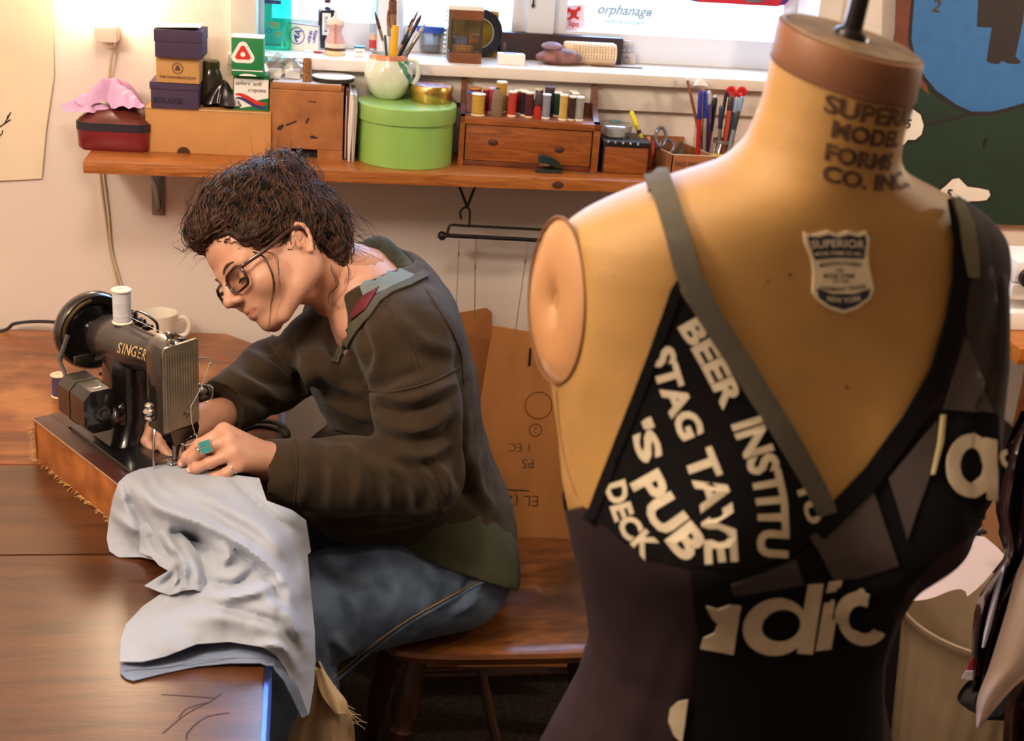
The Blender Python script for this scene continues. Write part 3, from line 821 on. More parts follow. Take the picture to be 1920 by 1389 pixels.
# crayon boxes
M_green = mat('crayon_green', (22, 124, 66), .6, var=.04)
def logo_tri(t, cx, cz, r, y):
    def tri(rr, rd, n=10):
        P = []
        for k in range(3):
            a0 = pi/2+k*2*pi/3; cx_, cz_ = (rr-rd)*cos(a0), (rr-rd)*sin(a0)
            for i in range(n+1):
                a = a0-pi/3+2*pi/3*i/n; P.append((cx+cx_+rd*cos(a), cz+cz_+rd*sin(a)))
        return P
    decal(t, [tri(r, r*.42)], M_whiteprint, y, 'white_triangle'); decal(t, [tri(r*.68, r*.2)], M_redprint, y-.0003, 'red_triangle')
    decal(t, [[(cx+r*.2*cos(a), cz-r*.03+r*.2*sin(a)) for a in np.linspace(0, 2*pi, 16)[:-1]]], M_whiteprint, y-.0006, 'white_dot')
t, w, h, d = carton('crayon_box', 'white and green crayon box reading tailors soft crayons', 'box', (438, 205), (503, 210), 140, .05, ztop, M_green, rz=-.03, group='crayon boxes')
hz = h
decal(t, [[(-w/2+.002, .022), (-w/2+.002, h-.008), (w/2-.0005, h-.008), (w/2-.0005, .024), (w*.2, .020), (0, .008), (-w*.3, .004)]], M_whiteprint, -.0003, 'white_panel')
def wave(z0, th, ph):
    xs = np.linspace(-w*.44, w*.46, 22)
    f = lambda x: z0+.0085*sin((x/w)*4.4+ph)
    return [(x, f(x)+th*(1-((x/w)/.5)**2)*1.2) for x in xs]+[(x, f(x)) for x in xs[::-1]]
decal(t, [wave(.019, .0075, 3.6)], M_redprint, -.0006, 'red_wave'); decal(t, [wave(.0125, .006, 3.5)], M_blueprint, -.0006, 'blue_wave')
ftext(t, "tailors' soft", .0105, -.005, h-.016, M_blackprint, -.0007, rot=-.02, shear=.3)
ftext(t, 'crayons', .0105, .010, h-.0275, M_blackprint, -.0007, rot=-.02, shear=.3)
bz = ztop+h
t, w, h, d = carton('crayon_box', 'green crayon box with a red triangle badge on top of the other', 'box', (434, 141), (494, 144), 72, .05, bz, M_green, rz=-.02, group='crayon boxes')
logo_tri(t, -.008, h*.58, .022, -.0004)
decal(t, [[(-w/2+.001, .0085), (w/2-.001, .0085), (w/2-.001, .0105), (-w/2+.001, .0105)]], M_whiteprint, name='white_line')
decal(t, [[(-w*.2+.013*cos(a)*1.2+.012, max(0, .004*sin(a))) for a in np.linspace(0, pi, 12)]], M_whiteprint, name='white_arc')
MB().box((-w/2, 0.001, h), (w/2, d, h+.002), bev=.0008).build('top_flap', M_white, t)

# brown wooden/card box with a notch
M_brownb = mat('scuffed_brown', (172, 112, 62), .6, var=.16, scale=18, col2=(142, 88, 46))
M_topb = mat('box_top_pale', (214, 206, 200), .45, var=.06)  # whitish top paint, with the window's reflection mixed into the tone
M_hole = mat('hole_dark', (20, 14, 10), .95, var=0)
c, rz, w, h = front((507, 291), (640, 303), 158, ZS, -.05)
bx = thing('brown_box', 'scuffed brown box with a notch cut at its bottom edge', 'box', c, rz)
d = .135; nx0, nx1, nz = -w/2+.040, -w/2+.088, .017
mb = MB(); mb.box((-w/2, .012, nz), (w/2, d, h-.002)); mb.box((-w/2, .012, 0), (nx0, d, nz)); mb.box((nx1, .012, 0), (w/2, d, nz)); mb.build('box', M_brownb, bx, smooth=False)
mb = MB(); mb.box((-w/2, 0, nz), (w/2, .012, h-.012), bev=.0015); mb.box((-w/2, 0, 0), (nx0, .012, nz)); mb.box((nx1, 0, 0), (w/2, .012, nz)); mb.build('front_panel', M_brownb, bx, smooth=False)
MB().box((-w/2+.004, .004, h-.012), (w/2-.004, d, h), bev=.003).build('lid', M_brownb, bx)
MB().box((-w/2+.005, .008, h), (w/2-.005, d-.001, h+.0012)).build('top_sheet', M_topb, bx, smooth=False)
M_scuff = mat('scuff', (58, 36, 24), .9, var=.2)
polys = [[(-.052, .056), (-.043, .062), (-.040, .058), (-.046, .050), (-.053, .050)], [(-.038, .061), (-.018, .070), (-.017, .067), (-.036, .058)],
         [(-.002, .066), (.003, .076), (.006, .075), (.001, .064)], [(.0, .106), (.018, .106), (.016, .1035), (.006, .1045)], [(.010, .044), (.022, .040), (.018, .037), (.006, .039)]]
decal(bx, polys, M_scuff, -.0004, 'scuff_marks')
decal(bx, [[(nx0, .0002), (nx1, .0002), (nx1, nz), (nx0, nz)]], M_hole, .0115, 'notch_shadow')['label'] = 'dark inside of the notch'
zb = ZS+h+.0012
# vial, jar lid, plastic bag on the box
c = PY(576, 138, 2.505)
v = thing('glass_vial', 'small glass vial of brown powder with a cap on the brown box', 'vial', (c[0], 2.505, zb))
MB().lathe([(.0078, .001), (.0082, .004), (.0082, .036), (.006, .042), (0, .042)], 18).build('contents', mat('brown_powder', (172, 112, 54), .9, var=.3, scale=300), v)
MB().lathe([(.0088, 0), (.0092, .003), (.0092, .040), (.0075, .046), (.0078, .056), (0, .057)], 18).build('glass', glass('clear_glass', (250, 250, 250), .05), v)
c = PY(626, 140, 2.53)
l = thing('round_lid', 'round dark-rimmed tin lid lying open side up on the brown box', 'lid', (c[0]-.001, 2.525, zb), 0)
MB().lathe([(.036, 0), (.0385, .001), (.0385, .009), (.0375, .0095), (.0365, .009)], 40).build('rim', M_blackprint, l)
MB().lathe([(.0368, .0092), (.0355, .0098), (.033, .0095), (.033, .006), (0, .0058)], 40).build('lid_plate', mat('tan_enamel', (214, 180, 132), .4, var=.1), l)
MB().lathe([(.0392, .0080), (.0392, .0096), (.0368, .0098)], 40).build('bright_edge', mat('pale_edge', (230, 228, 232), .3, var=0), l)
c = PZ(498, 148, zb)
pb = thing('clear_bag', 'clear plastic bag of white parts lying across the box tops', 'bag', (c[0]+.028, 2.53, zb), 0)
rng = np.random.RandomState(5)
n = 26; V = []
for j in range(n):
    for i in range(n):
        u = i/(n-1)*2-1; v = j/(n-1)*2-1; p = np.array([[u*.05, v*.05, .3]])
        x = u*.048; y = v*.03; z = .002+.030*(1-max(abs(u), abs(v))**2)+.014*abs(vnoise(p, 40, 2)[0])+(u+1)*.006 - (.012 if u < -.5 else 0)*(abs(u)-.5)*2*0
        V.append((x, y, z))
mb = MB(); mb.add(V, grid_mesh(V, n, n)); mb.build('film', glass('bag_film', (236, 238, 242), .28, .12), pb, ang=30)
mb = MB()
for k in range(4):
    x, y = rng.uniform(-.02, .028), rng.uniform(-.015, .012); mb.box((x-.010, y-.006, .001), (x+.010, y+.006, .014+.006*rng.rand()), bev=.001)
mb.build('white_parts', M_white, pb); tag(pb.children[-1], kind='stuff')
# folders standing between box and hat box
for nm, px0, px1, yb, yt, m, lab in (('card_folder', 645, 650, 300, 168, mat('folder_brown', (96, 54, 34), .7), 'brown card folder standing against the brown box'),
                                     ('paper_sleeve', 652, 656, 302, 176, M_white, 'white paper sleeve standing between the folders'),
                                     ('pamphlet', 659, 664, 304, 178, mat('pamphlet_grey', (178, 166, 156), .6), 'grey pamphlet standing against the green hat box')):
    c = PZ(px0, yb, ZS); h = PP(px0, yt, c, (0, -1, 0))[2]-ZS
    t = thing(nm, lab, 'paper', (c[0], c[1], ZS))
    wd = max(.0022, (px1-px0)*.0009)
    mb = MB(); mb.prism([(0, 0, 0), (wd, 0, 0), (wd+.004, .0, h*.8), (wd+.003, 0, h), (.001, 0, h), (-.001, 0, h*.5)], (.0, .15 if yb > 301 else .13, 0)); mb.build('sheet', m, t, smooth=False)
    for k in range(2): MB().box((wd*.3+k*.0006, -.0012, .004), (wd*.3+k*.0006+.0004, 0, h*.92)).build('page_edge', M_white, t, smooth=False)

# green hat box
M_hat = mat('lime_card', (140, 186, 92), .38, var=.03, coat=.25)
M_hatl = mat('lime_lid', (148, 192, 104), .35, var=.03, coat=.3)
cx = .5*(PZ(668, 300, ZS)[0]+PZ(852, 300, ZS)[0]); cy = PZ(762, 318, ZS)[1]
RH = .0905; hc = (cx-.002, cy+RH+.004)
hh = PP(763, 205, (0, cy, ZS), (0, -1, 0))[2]-ZS
t = thing('hat_box', 'round lime green hat box with a lid in the middle of the shelf', 'box', (hc[0], min(hc[1], YW-.098), ZS))
HB = t.location.copy()
MB().lathe([(RH-.003, 0), (RH-.002, .001), (RH-.002, hh-.029)], 64).build('body', M_hat, t)
MB().lathe([(RH-.002, hh-.030), (RH+.0015, hh-.0305), (RH+.002, hh-.029), (RH+.002, hh-.002), (RH+.0005, hh), (0, hh)], 64).build('lid', M_hatl, t, ang=30)
zh = ZS+hh
# round mug with brushes
c = PZ(727, 184, zh)
M_celadon = mat('celadon', (214, 218, 200), .15, var=.05, coat=.5)
mg = thing('brush_mug', 'round celadon mug with painted leaves holding brushes on the hat box', 'mug', (c[0], min(c[1]+.034, HB.y+.03), zh))
MC = mg.location.copy()
prof = [(0, .001), (.022, 0), (.026, .003), (.038, .016), (.0445, .034), (.0455, .048), (.041, .064), (.035, .076), (.0335, .081), (.0322, .081), (.033, .076), (.039, .063), (.042, .047), (.036, .020), (.02, .008), (0, .007)]
MB().lathe(prof, 40).build('body', M_celadon, mg)
MB().lathe([(.0375, .0735), (.0352, .079), (.0340, .0815), (.0333, .0820), (.0325, .0816)], 40, caps=False).build('orange_rim', mat('orange_glaze', (214, 140, 104), .25, var=.2), mg)
MB().tube(spline([(.032, -.010, .074), (.050, -.014, .070), (.054, -.016, .048), (.044, -.014, .026)], 14), .0045, 10).build('handle', M_celadon, mg)
def on_mug(a, z):
    zs = [p[1] for p in prof[1:9]]; rs = [p[0] for p in prof[1:9]]
    r = float(np.interp(z, zs, rs))+.0006; return (r*cos(a), r*sin(a), z)
mb = MB()
for a0, z0, a1, z1, wd in ((-1.15, .071, -.72, .052, .12), (-.98, .058, -.55, .036, .10), (-.62, .046, -.42, .024, .12), (-.80, .07, -.5, .066, .10)):
    L_, R_ = [], []
    for s_ in np.linspace(0, 1, 8):
        a = a0+(a1-a0)*s_; z = z0+(z1-z0)*s_; k = wd*sin(pi*s_)+.01
        L_.append(on_mug(a-k, z)); R_.append(on_mug(a+k, z+.004))
    V = L_+R_; mb.add(V, [(i, i+1, 8+i+1, 8+i) for i in range(7)])
mb.build('painted_leaves', mat('leaf_glaze', (70, 150, 112), .3, var=.3, scale=80), mg)
def brush(name, label, top, base, r, col, tip=None, tipcol=(60, 40, 30), ferr=(170, 160, 140), flat=1.0, cat='brush', group='brushes in the mug', handle=None):
    b0 = Vector(base); d = Vector(top)-b0; L_ = d.length; u = d.normalized()
    t = thing(name, label, cat, b0, 0, group)
    q_ = Vector((0, 0, 0)); tipL = (tip or 0)*L_
    mb = MB(); mb.tube([q_, q_+u*(L_-tipL)*.5, q_+u*(L_-tipL)], [r*.8, r, r*.75], 10, flat=((0, 1, 0), flat))
    mb.build('handle', mat('lacquer_'+'_'.join(map(str, col)), col, .35, var=.08, coat=.3), t)
    if tip:
        p = q_+u*(L_-tipL)
        MB().tube([p-u*.004, p+u*tipL*.35], r*.95, 10, flat=((0, 1, 0), flat)).build('ferrule', mat('ferrule_'+'_'.join(map(str, ferr)), ferr, .3, .8, var=.05), t)
        MB().tube([p+u*tipL*.33, p+u*tipL*.7, q_+u*L_], [r*.95, r*.9, r*.25], 10, flat=((0, 1, 0), flat)).build('bristles', mat('bristle_'+'_'.join(map(str, tipcol)), tipcol, .8, var=.3, scale=200), t)
    return t
mug_in = lambda dx, dy: (MC.x+dx, MC.y+dy, MC.z+.014)
Yb = MC.y
def topat(px, py, dy=0.0): return tuple(PY(px, py, Yb+dy))
brush('paint_brush', 'wide yellow brush handle leaning in the mug', topat(742, 48, -.01), mug_in(.002, -.012), .0085, (234, 178, 40), flat=.5)
brush('paint_brush', 'brown bristle brush leaning left in the mug', topat(703, 22, .005), mug_in(.016, .0), .0034, (206, 214, 220), .33, (96, 52, 36))
brush('paint_brush', 'slim black handled brush leaning right in the mug', topat(790, 28, 0), mug_in(-.014, -.006), .0038, (44, 30, 34), .2, (76, 46, 36), ferr=(60, 50, 60))
brush('paint_brush', 'dark brush with a grey tip furthest right in the mug', topat(797, 45, -.008), mug_in(-.008, -.014), .0042, (84, 70, 44), .25, (200, 196, 196))
brush('paint_brush', 'thin dark brush with a pointed tip in the mug', topat(784, 20, .012), mug_in(-.010, .010), .0022, (60, 44, 40), .22, (110, 60, 40), ferr=(190, 120, 80))
brush('paint_brush', 'thin blue brush behind the black one in the mug', topat(774, 34, .012), mug_in(-.012, .012), .0024, (58, 84, 150), .2, (80, 70, 66))
brush('paint_brush', 'pale wooden brush handle low in the mug', topat(766, 62, -.014), mug_in(-.020, -.004), .0032, (206, 172, 118), .3, (54, 40, 40))
brush('paint_brush', 'short green pencil at the left of the mug', topat(722, 66, -.012), mug_in(.001, -.02), .0030, (46, 70, 62))
brush('paint_brush', 'white handled brush with brown bristles at the back of the mug', topat(728, 18, .018), mug_in(.004, .016), .0036, (228, 230, 236), .3, (150, 104, 76))
# gold tin
c = PZ(811, 196, zh)
gt = thing('gold_tin', 'flat round gold tin with a purple top on the hat box', 'tin', (c[0], c[1]+.039, zh), 0)
M_gold = mat('brass_tin', (206, 168, 92), .25, .9, var=.06)
MB().lathe([(.039, 0), (.0395, .001), (.0395, .019), (.041, .0195)], 40).build('body', M_gold, gt)
MB().lathe([(.0395, .019), (.0412, .0192), (.0412, .030), (.0400, .0315), (.038, .031), (.0375, .0305)], 40, caps=False).build('lid', M_gold, gt)
MB().lathe([(.0378, .0304), (.0, .0306)], 40).build('top_label', mat('purple_label', (122, 88, 120), .4, var=.35, scale=70, col2=(196, 176, 182)), gt)

# ------------------------------------------------------------------ drawer unit and thread
M_draw = wood('drawer_pine', (180, 104, 48), (134, 72, 30), 0.36, 5, (1.2, 12, 12), 0.25)
M_drawd = wood('drawer_dark', (128, 66, 30), (90, 44, 18), 0.4, 5, (1.2, 12, 12), 0.2)
c, rz, w, h = front((862, 302), (1119, 333), 226, ZS, -.10)
w *= .99; du = thing('drawer_unit', 'small pine desk organiser with one long drawer and a thread tray', 'organiser', c, rz); d = .125
DU = du
zt = h-.012
mb = MB(); mb.box((-w/2, .0, 0), (-w/2+.010, d, h), bev=.001); mb.build('side', M_draw, du)
mb = MB(); mb.box((w/2-.013, .0, 0), (w/2, d, h), bev=.001); mb.build('side', M_draw, du)
MB().box((-w/2, .0, h-.013), (w/2, d, h), bev=.001).build('top', M_draw, du)
MB().box((-w/2+.010, .004, 0), (w/2-.013, d, .010), bev=.001).build('bottom_rail', M_drawd, du)
MB().box((-w/2, d-.006, 0), (w/2, d, h+.02)).build('back', M_drawd, du, smooth=False)
dr = MB().box((-w/2+.012, .003, .011), (w/2-.015, d-.01, h-.0145), bev=.0015).build('drawer', M_draw, du)
for xk in (-.068, .058): MB().lathe([(.0065, 0), (.004, .0005), (.002, .0016), (0, .0016)], 14, 0, (xk, .003, .046-.006*(xk > 0)), (0, -1, 0), 1.5, 1).build('knot', mat('wood_knot', (70, 32, 16), .6), dr)
def wing(x0, x1, pts): return [(x0, y, z) for y, z in pts], (x1-x0, 0, 0)
for x0, x1 in ((-w/2, -w/2+.010), (w/2-.012, w/2-.002)):
    pts_ = [(.045, h), (d, h), (d, h+.055)]+[(d-.012-.055*(1-cos(a)), h+.052-.05*sin(a)) for a in np.linspace(0, pi/2, 8)]
    po, ex = wing(x0, x1, [(.03, h), (d, h), (d, h+.056), (d-.03, h+.056), (d-.045, h+.04), (d-.06, h+.018), (.035, h+.002)]); MB().prism(po, ex).build('side_wing', M_drawd, du)
zt = ZS+h
SPG = 'thread spools on the drawer unit'
spools = [  # centre px, bottom y, top y, width px, colour, kind, flange, label
    (897, 219, 177, 27, (222, 176, 66), 'spool', (236, 226, 196), 'fat yellow thread spool at the front left of the tray'),
    (932, 219, 166, 23, (150, 124, 96), 'cone', None, 'grey brown thread cone second from left in the front row'),
    (960, 220, 172, 17, (214, 62, 44), 'spool', (238, 220, 200), 'bright red thread spool in the front row'),
    (992, 222, 174, 17, (92, 26, 36), 'spool', (230, 208, 176), 'maroon thread spool in the front row'),
    (1008, 223, 197, 15, (206, 44, 34), 'cone', None, 'short red thread cop under the dark cone'),
    (1024, 224, 177, 17, (156, 160, 178), 'spool', (232, 234, 242), 'grey blue thread spool in the front row'),
    (1056, 227, 178, 17, (226, 190, 96), 'spool', (238, 228, 196), 'light yellow thread spool in the front row'),
    (1072, 227, 181, 15, (66, 34, 24), 'spool', (230, 216, 190), 'dark brown thread spool between yellow and grey ones'),
    (1087, 228, 182, 16, (176, 176, 170), 'spool', (236, 236, 238), 'pale grey thread spool at the right end of the front row'),
]
def put_spool(px, yb, yt, wd, col, kind, fl, lab, z=None, dy=0.0):
    z = z or zt
    p = PZ(px, yb, z); s_ = float((p-CC) @ _f)/FPX; r = wd*s_/2
    top = PP(px, yt, p, (0, -1, 0)); hgt = float(top[2]-z)
    return spool('thread_spool' if kind == 'spool' else 'thread_cone', lab, (p[0], p[1]+r+dy, z), r, hgt, col, fl or (236, 222, 186), kind, SPG)
for a in spools: put_spool(*a)
def back_spool(px, yt, row, wd, col, kind, lab, fl=(236, 226, 200), hgt=None):
    yw = DU.location.y+row
    p = PY(px, yt, yw); r = wd*float((p-CC) @ _f)/FPX/2
    return spool('thread_spool' if kind == 'spool' else 'thread_cone', lab, (p[0], yw, zt), r, float(p[2]-zt), col, fl, kind, SPG)
for a in [(886, 172, .058, 24, (150, 96, 104), 'spool', 'dusty pink thread spool behind the fat yellow one', (70, 76, 130)),
          (892, 164, .088, 26, (196, 92, 58), 'spool', 'orange brown thread spool at the back left of the tray', (206, 130, 84)),
          (913, 166, .066, 15, (140, 24, 34), 'spool', 'dark red thread spool behind the grey brown cone', (200, 120, 60)),
          (924, 164, .058, 13, (190, 60, 110), 'spool', 'magenta thread spool with lilac ends', (206, 190, 220)),
          (942, 152, .068, 21, (216, 160, 44), 'spool', 'tall golden thread spool rising over the others'),
          (950, 178, .085, 14, (176, 150, 120), 'spool', 'beige thread spool behind the bright red one', (214, 206, 226)),
          (973, 168, .066, 16, (150, 22, 38), 'spool', 'crimson thread spool behind the red and maroon ones'),
          (981, 166, .090, 15, (36, 32, 44), 'spool', 'black thread spool in the back row left of centre'),
          (985, 170, .050, 16, (28, 28, 46), 'spool', 'navy thread spool just behind the maroon one'),
          (1012, 166, .088, 16, (112, 70, 44), 'spool', 'brown thread spool in the back row'),
          (1032, 162, .070, 21, (74, 62, 70), 'spool', 'fat charcoal thread spool at the back right', (88, 78, 84)),
          (1047, 172, .058, 16, (20, 74, 54), 'spool', 'dark green thread spool behind the grey blue one'),
          (1064, 178, .078, 14, (140, 30, 30), 'spool', 'deep red thread spool behind the light yellow one', (190, 60, 50)),
          (1076, 170, .085, 16, (190, 186, 180), 'spool', 'white thread spool in the back row'),
          (1080, 174, .055, 15, (200, 196, 190), 'spool', 'ivory thread spool just behind the pale grey one')]:
    back_spool(*a)
spool('thread_cone', 'small dark cone resting on top of the short red cop', (0, 0, 0), .007, .024, (84, 70, 66), kind='cone', group=SPG).location = (lambda p: (p[0], p[1]+.0065, zt+float(PP(1008, 197, p, (0, -1, 0))[2]-zt)))(PZ(1008, 223, zt))

# stapler, pins
c = PZ(1030, 326, ZS)
st = thing('stapler', 'dark green mini stapler on the front edge of the shelf', 'stapler', (c[0], c[1]+.014, ZS), 0.0)
M_stap = mat('dark_green_plastic', (26, 52, 50), .28, var=.05, coat=.4)
def sideprof(pts, wd, bev=.002):
    mb = MB(); mb.prism([(x, -wd/2, z) for x, z in pts], (0, wd, 0)); return mb
mb = MB(); Pt = [(-.024, .001), (.024, .001), (.0255, .004), (.024, .0075), (-.022, .0065), (-.026, .004)]
mb.loft([[(x*.94, y, z) for x, z in Pt] if abs(y) > .008 else [(x, y, z) for x, z in Pt] for y in (-.0105, -.008, .008, .0105)]); mb.build('base', M_stap, st)
arm = [(-.020, .020), (-.021, .030), (-.016, .0335), (-.004, .031), (.008, .027), (.018, .021), (.025, .013), (.0255, .008), (.016, .008), (.004, .013), (-.006, .017)]
mb = MB(); mb.loft([[(x*.9, y, .004+z*.88) for x, z in arm] if abs(y) > .007 else [(x, y, z) for x, z in arm] for y in (-.0108, -.007, .007, .0108)]); mb.build('arm', M_stap, st, ang=55)
MB().box((-.018, -.006, .013), (.010, .006, .018), bev=.0008).build('staple_channel', mat('chrome', (220, 218, 214), .2, 1, var=0), st)
for k, (px, py) in enumerate(((1092, 321), (1098, 325))):
    p = PZ(px, py, ZS+.001)
    tag(MB().tube(spline([(-.014, 0, 0), (.012, 0, .0), (.0145, .0012, .0008), (.0135, .0025, .0005), (-.010, .003, 0)], 14), .0007, 6).build('safety_pin', M_steel),
        ['closed steel safety pin further back beside the stapler', 'steel safety pin nearest the shelf edge beside the stapler'][k], 'pin', 'safety pins on the shelf').location = p
p = PZ(1094, 317, ZS); tg = thing('brass_clip', 'tiny brass clip beside the safety pins', 'clip', p)
MB().box((-.005, 0, 0), (.005, .004, .006), bev=.001).build('clip', M_gold, tg); MB().tube([(-.004, .002, .006), (0, .002, .009), (.004, .002, .006)], .0006, 6).build('loop', M_gold, tg)

# small black framed drawer with clear container
c, rz, w, h = front((1126, 323), (1216, 330), 266, ZS, -.06)
sb = thing('small_drawer_box', 'little wooden drawer box with black edges beside the pine organiser', 'box', c, rz); d = .10
M_be = mat('black_edge', (30, 24, 24), .4, var=.05)
MB().box((-w/2, .0, h-.010), (w/2, d, h), bev=.001).build('top', M_be, sb)
for s_ in (-1, 1): MB().box((s_*w/2-.003 if s_ > 0 else -w/2, .0, 0), (w/2 if s_ > 0 else -w/2+.003, d, h-.010)).build('side', M_be, sb, smooth=False)
MB().box((-w/2+.003, .002, 0.001), (w/2-.003, d, h-.0105), bev=.001).build('drawer_front', M_draw, sb)
zq = ZS+h
c = PZ(1158, 262, zq); cd_ = thing('clear_dish', 'round clear plastic pin dish on the black edged drawer box', 'dish', (c[0], c[1]+.032, zq))
MB().lathe([(.030, 0), (.032, .002), (.033, .020), (.034, .024), (.030, .026), (0, .027)], 32).build('dish', glass('clear_plastic', (240, 244, 248), .22, .08), cd_)
MB().lathe([(.019, .002), (.020, .018), (0, .0185)], 28).build('white_contents', mat('milk_white', (226, 226, 222), .5, var=.05), cd_)
MB().lathe([(.012, .0275), (.010, .031), (0, .0315)], 16).build('lid_badge', mat('badge_green', (80, 130, 110), .4, var=.3), cd_)
rng = np.random.RandomState(3); mb = MB()
for k in range(5):
    a = PZ(1140+k*14, 268+k*1.2, zq); mb.ell((a[0], a[1], zq+.0022), (.0032, .0032, .0022), 8, 6)
tag(mb.build('glass_beads', glass('clear_plastic', (240, 244, 248), .22, .08)), 'few clear beads scattered on the black drawer box top', 'beads', kind='stuff')

# open cardboard box, scissors, marker
M_obox = mat('printed_box_card', (172, 112, 66), .8, var=.18, scale=30)
c, rz, w, h = front((1243, 330), (1330, 336), 288, ZS, -.05)
c = PZ(1240, 312, ZS); w, h, d = .086, .038, .130
ob = thing('open_box', 'open printed cardboard tray holding scissors and a marker', 'box', (c[0]+w/2, min(c[1], YW-d-.006), ZS), .0)
OB = ob.location.copy(); rot_ = .20
ob.rotation_euler = (0, 0, 0)
sk = -.030
def skew(v): return [(x+sk*(y/d), y, z) for x, y, z in v]
for nm, lo, hi in (('front_wall', (-w/2, 0, 0), (w/2, .002, h)), ('back_wall', (-w/2, d-.002, 0), (w/2, d, h+.012)), ('side_wall', (-w/2, 0, 0), (-w/2+.002, d, h)), ('side_wall', (w/2-.002, 0, 0), (w/2, d, h)), ('base', (-w/2, 0, 0), (w/2, d, .002))):
    mb = MB(); mb.box(lo, hi); mb.v = skew(mb.v); mb.build(nm, M_obox, ob, smooth=False)
mb = MB()
for lo, hi in (((-w/2, -.0003, h), (w/2, .0023, h+.0012)), ((-w/2, 0, h), (-w/2+.0023, d, h+.0012)), ((w/2-.0023, 0, h), (w/2, d, h+.0012))): mb.box(lo, hi)
mb.v = skew(mb.v); mb.build('worn_edge', mat('torn_card', (226, 206, 180), .8), ob, smooth=False); tag(ob.children[-1], kind='stuff')
ftext(ob, 'OLD FASHION', .011, 0, h*.55, M_ink2, bold=.0003); ftext(ob, '807 EST', .009, 0, h*.2, M_ink2)
t = thing('scissors', 'scissors with grey ring handles upright in the cardboard tray', 'scissors', (OB.x-.02, OB.y+.05, ZS+.003))
M_sc = mat('grey_handle', (96, 94, 106), .35, var=.1, coat=.2)
Ys = OB.y+.055
for (px, py, rx, rz_), nm in (((1239, 257, .0105, .0175), 'handle'), ((1250, 275, .014, .0125), 'handle')):
    o_ = PY(px, py, Ys)
    mb = MB(); mb.tube([o_+np.array([rx*cos(a), .004*sin(a), rz_*sin(a)]) for a in np.linspace(0, 2*pi, 25)[:-1]], .0036, 8, closed=True); mb.build(nm, M_sc, t, off=t.location)
mb = MB(); mb.prism([(-.004, .01, .002), (.006, .012, .002), (.012, .008, .05), (.004, .006, .05)], (.0, .0015, 0)); mb.build('blade', M_steel, t)
mb = MB(); mb.prism([(.004, .006, .002), (.012, .008, .002), (.014, .01, .035), (.006, .008, .035)], (.0, .0015, 0)); mb.build('blade', M_steel, t)
a = PY(1183, 208, OB.y+.05); b_ = PY(1204, 262, OB.y+.04)
mk = thing('highlighter', 'yellow highlighter pen leaning in the cardboard tray', 'pen', b_)
M_yel = mat('marker_yellow', (226, 212, 40), .4, var=.03)
u = a-b_
MB().tube([u*0, u*.55], .0042, 12).build('barrel', mat('marker_barrel', (200, 186, 40), .4), mk)
MB().tube([u*.5, u*.95, u*1.0], [.0052, .0046, .002], 12).build('cap', M_yel, mk)
MB().tube([u*.22, u*.34], .0044, 12).build('label_band', M_blackprint, mk)
for px, py, col, lab in ((1222, 270, (200, 70, 50), 'red plastic tool handle inside the cardboard tray'), (1213, 262, (224, 150, 110), 'pinkish cap in the cardboard tray')):
    a = PY(px, py, OB.y+.05); t = thing('craft_tool', lab, 'tool', (a[0], a[1], ZS+.003))
    MB().tube([(0, 0, 0), (.002, .004, (a[2]-ZS)*.6), (.004, .006, a[2]-ZS)], [.004, .006, .005], 10).build('handle', mat('tool_%d' % col[0], col, .4), t)
    MB().tube([(.004, .006, a[2]-ZS-.003), (.006, .006, a[2]-ZS+.002)], [.0055, .003], 10).build('cap', mat('tool_%d' % col[0], col, .4), t)
# cards, jars and pens
for k, (px, lab) in enumerate(((1292, 'green striped card leaning first in the row by the pens'), (1302, 'cream card leaning in the middle of the row by the pens'), (1314, 'white card leaning last in the row by the pens'))):
    p = PZ(px+8, 300, ZS); t = thing('swatch_card', lab, 'card', p, 0, 'cards by the pens')
    MB().prism([(0, 0, 0), (.010, 0, 0), (-.002, 0, .034), (-.012, 0, .034)], (0, .05, 0)).build('card', [mat('card_green', (110, 128, 110), .6), mat('card_cream', (228, 220, 196), .6), M_white][k], t, smooth=False)
    MB().box((-.011, -.0006, .030), (-.003, 0, .033)).build('printed_edge', M_blackprint, t, smooth=False)
c = PZ(1300, 306, ZS); t = thing('white_dish', 'small white saucer edge beside the cardboard tray', 'dish', (c[0]+.032, c[1]+.02, ZS))
MB().lathe([(.018, 0), (.022, .003), (.032, .010), (.031, .011), (.02, .005), (0, .004)], 28).build('dish', M_porc, t)
Yp = 2.535
p = PY(1318, 285, Yp); JA = (p[0], Yp, ZS)
jar = thing('pen_glass', 'clear drinking glass holding the left bunch of pens', 'glass', JA)
MB().lathe([(.018, 0), (.020, .003), (.023, .085), (.0215, .085), (.0185, .006), (0, .006)], 28).build('glass', glass('clear_glass', (250, 250, 250), .05), jar)
p = PY(1354, 285, Yp-.045); JB = (p[0], Yp-.045, ZS)
jar = thing('label_jar', 'clear screw top jar with a yellow label holding more pens', 'jar', JB)
MB().lathe([(.024, 0), (.026, .003), (.026, .050), (.020, .058), (.020, .068), (.0185, .068), (.0185, .057), (.0245, .048), (.0245, .006), (0, .006)], 28).build('glass', glass('clear_glass', (250, 250, 250), .05), jar)
mb = MB(); V = [(.0266*cos(a), .0266*sin(a), z) for z in (.010, .042) for a in np.linspace(-2.6, -.6, 14)]; mb.add(V, grid_mesh(V, 14, 2)); mb.build('label', mat('yellow_label', (232, 200, 60), .6), jar)
MB().lathe([(.0206, .060), (.0212, .061), (.0206, .062), (.0212, .065), (.0206, .066)], 28, caps=False).build('thread_ring', M_steel, jar)
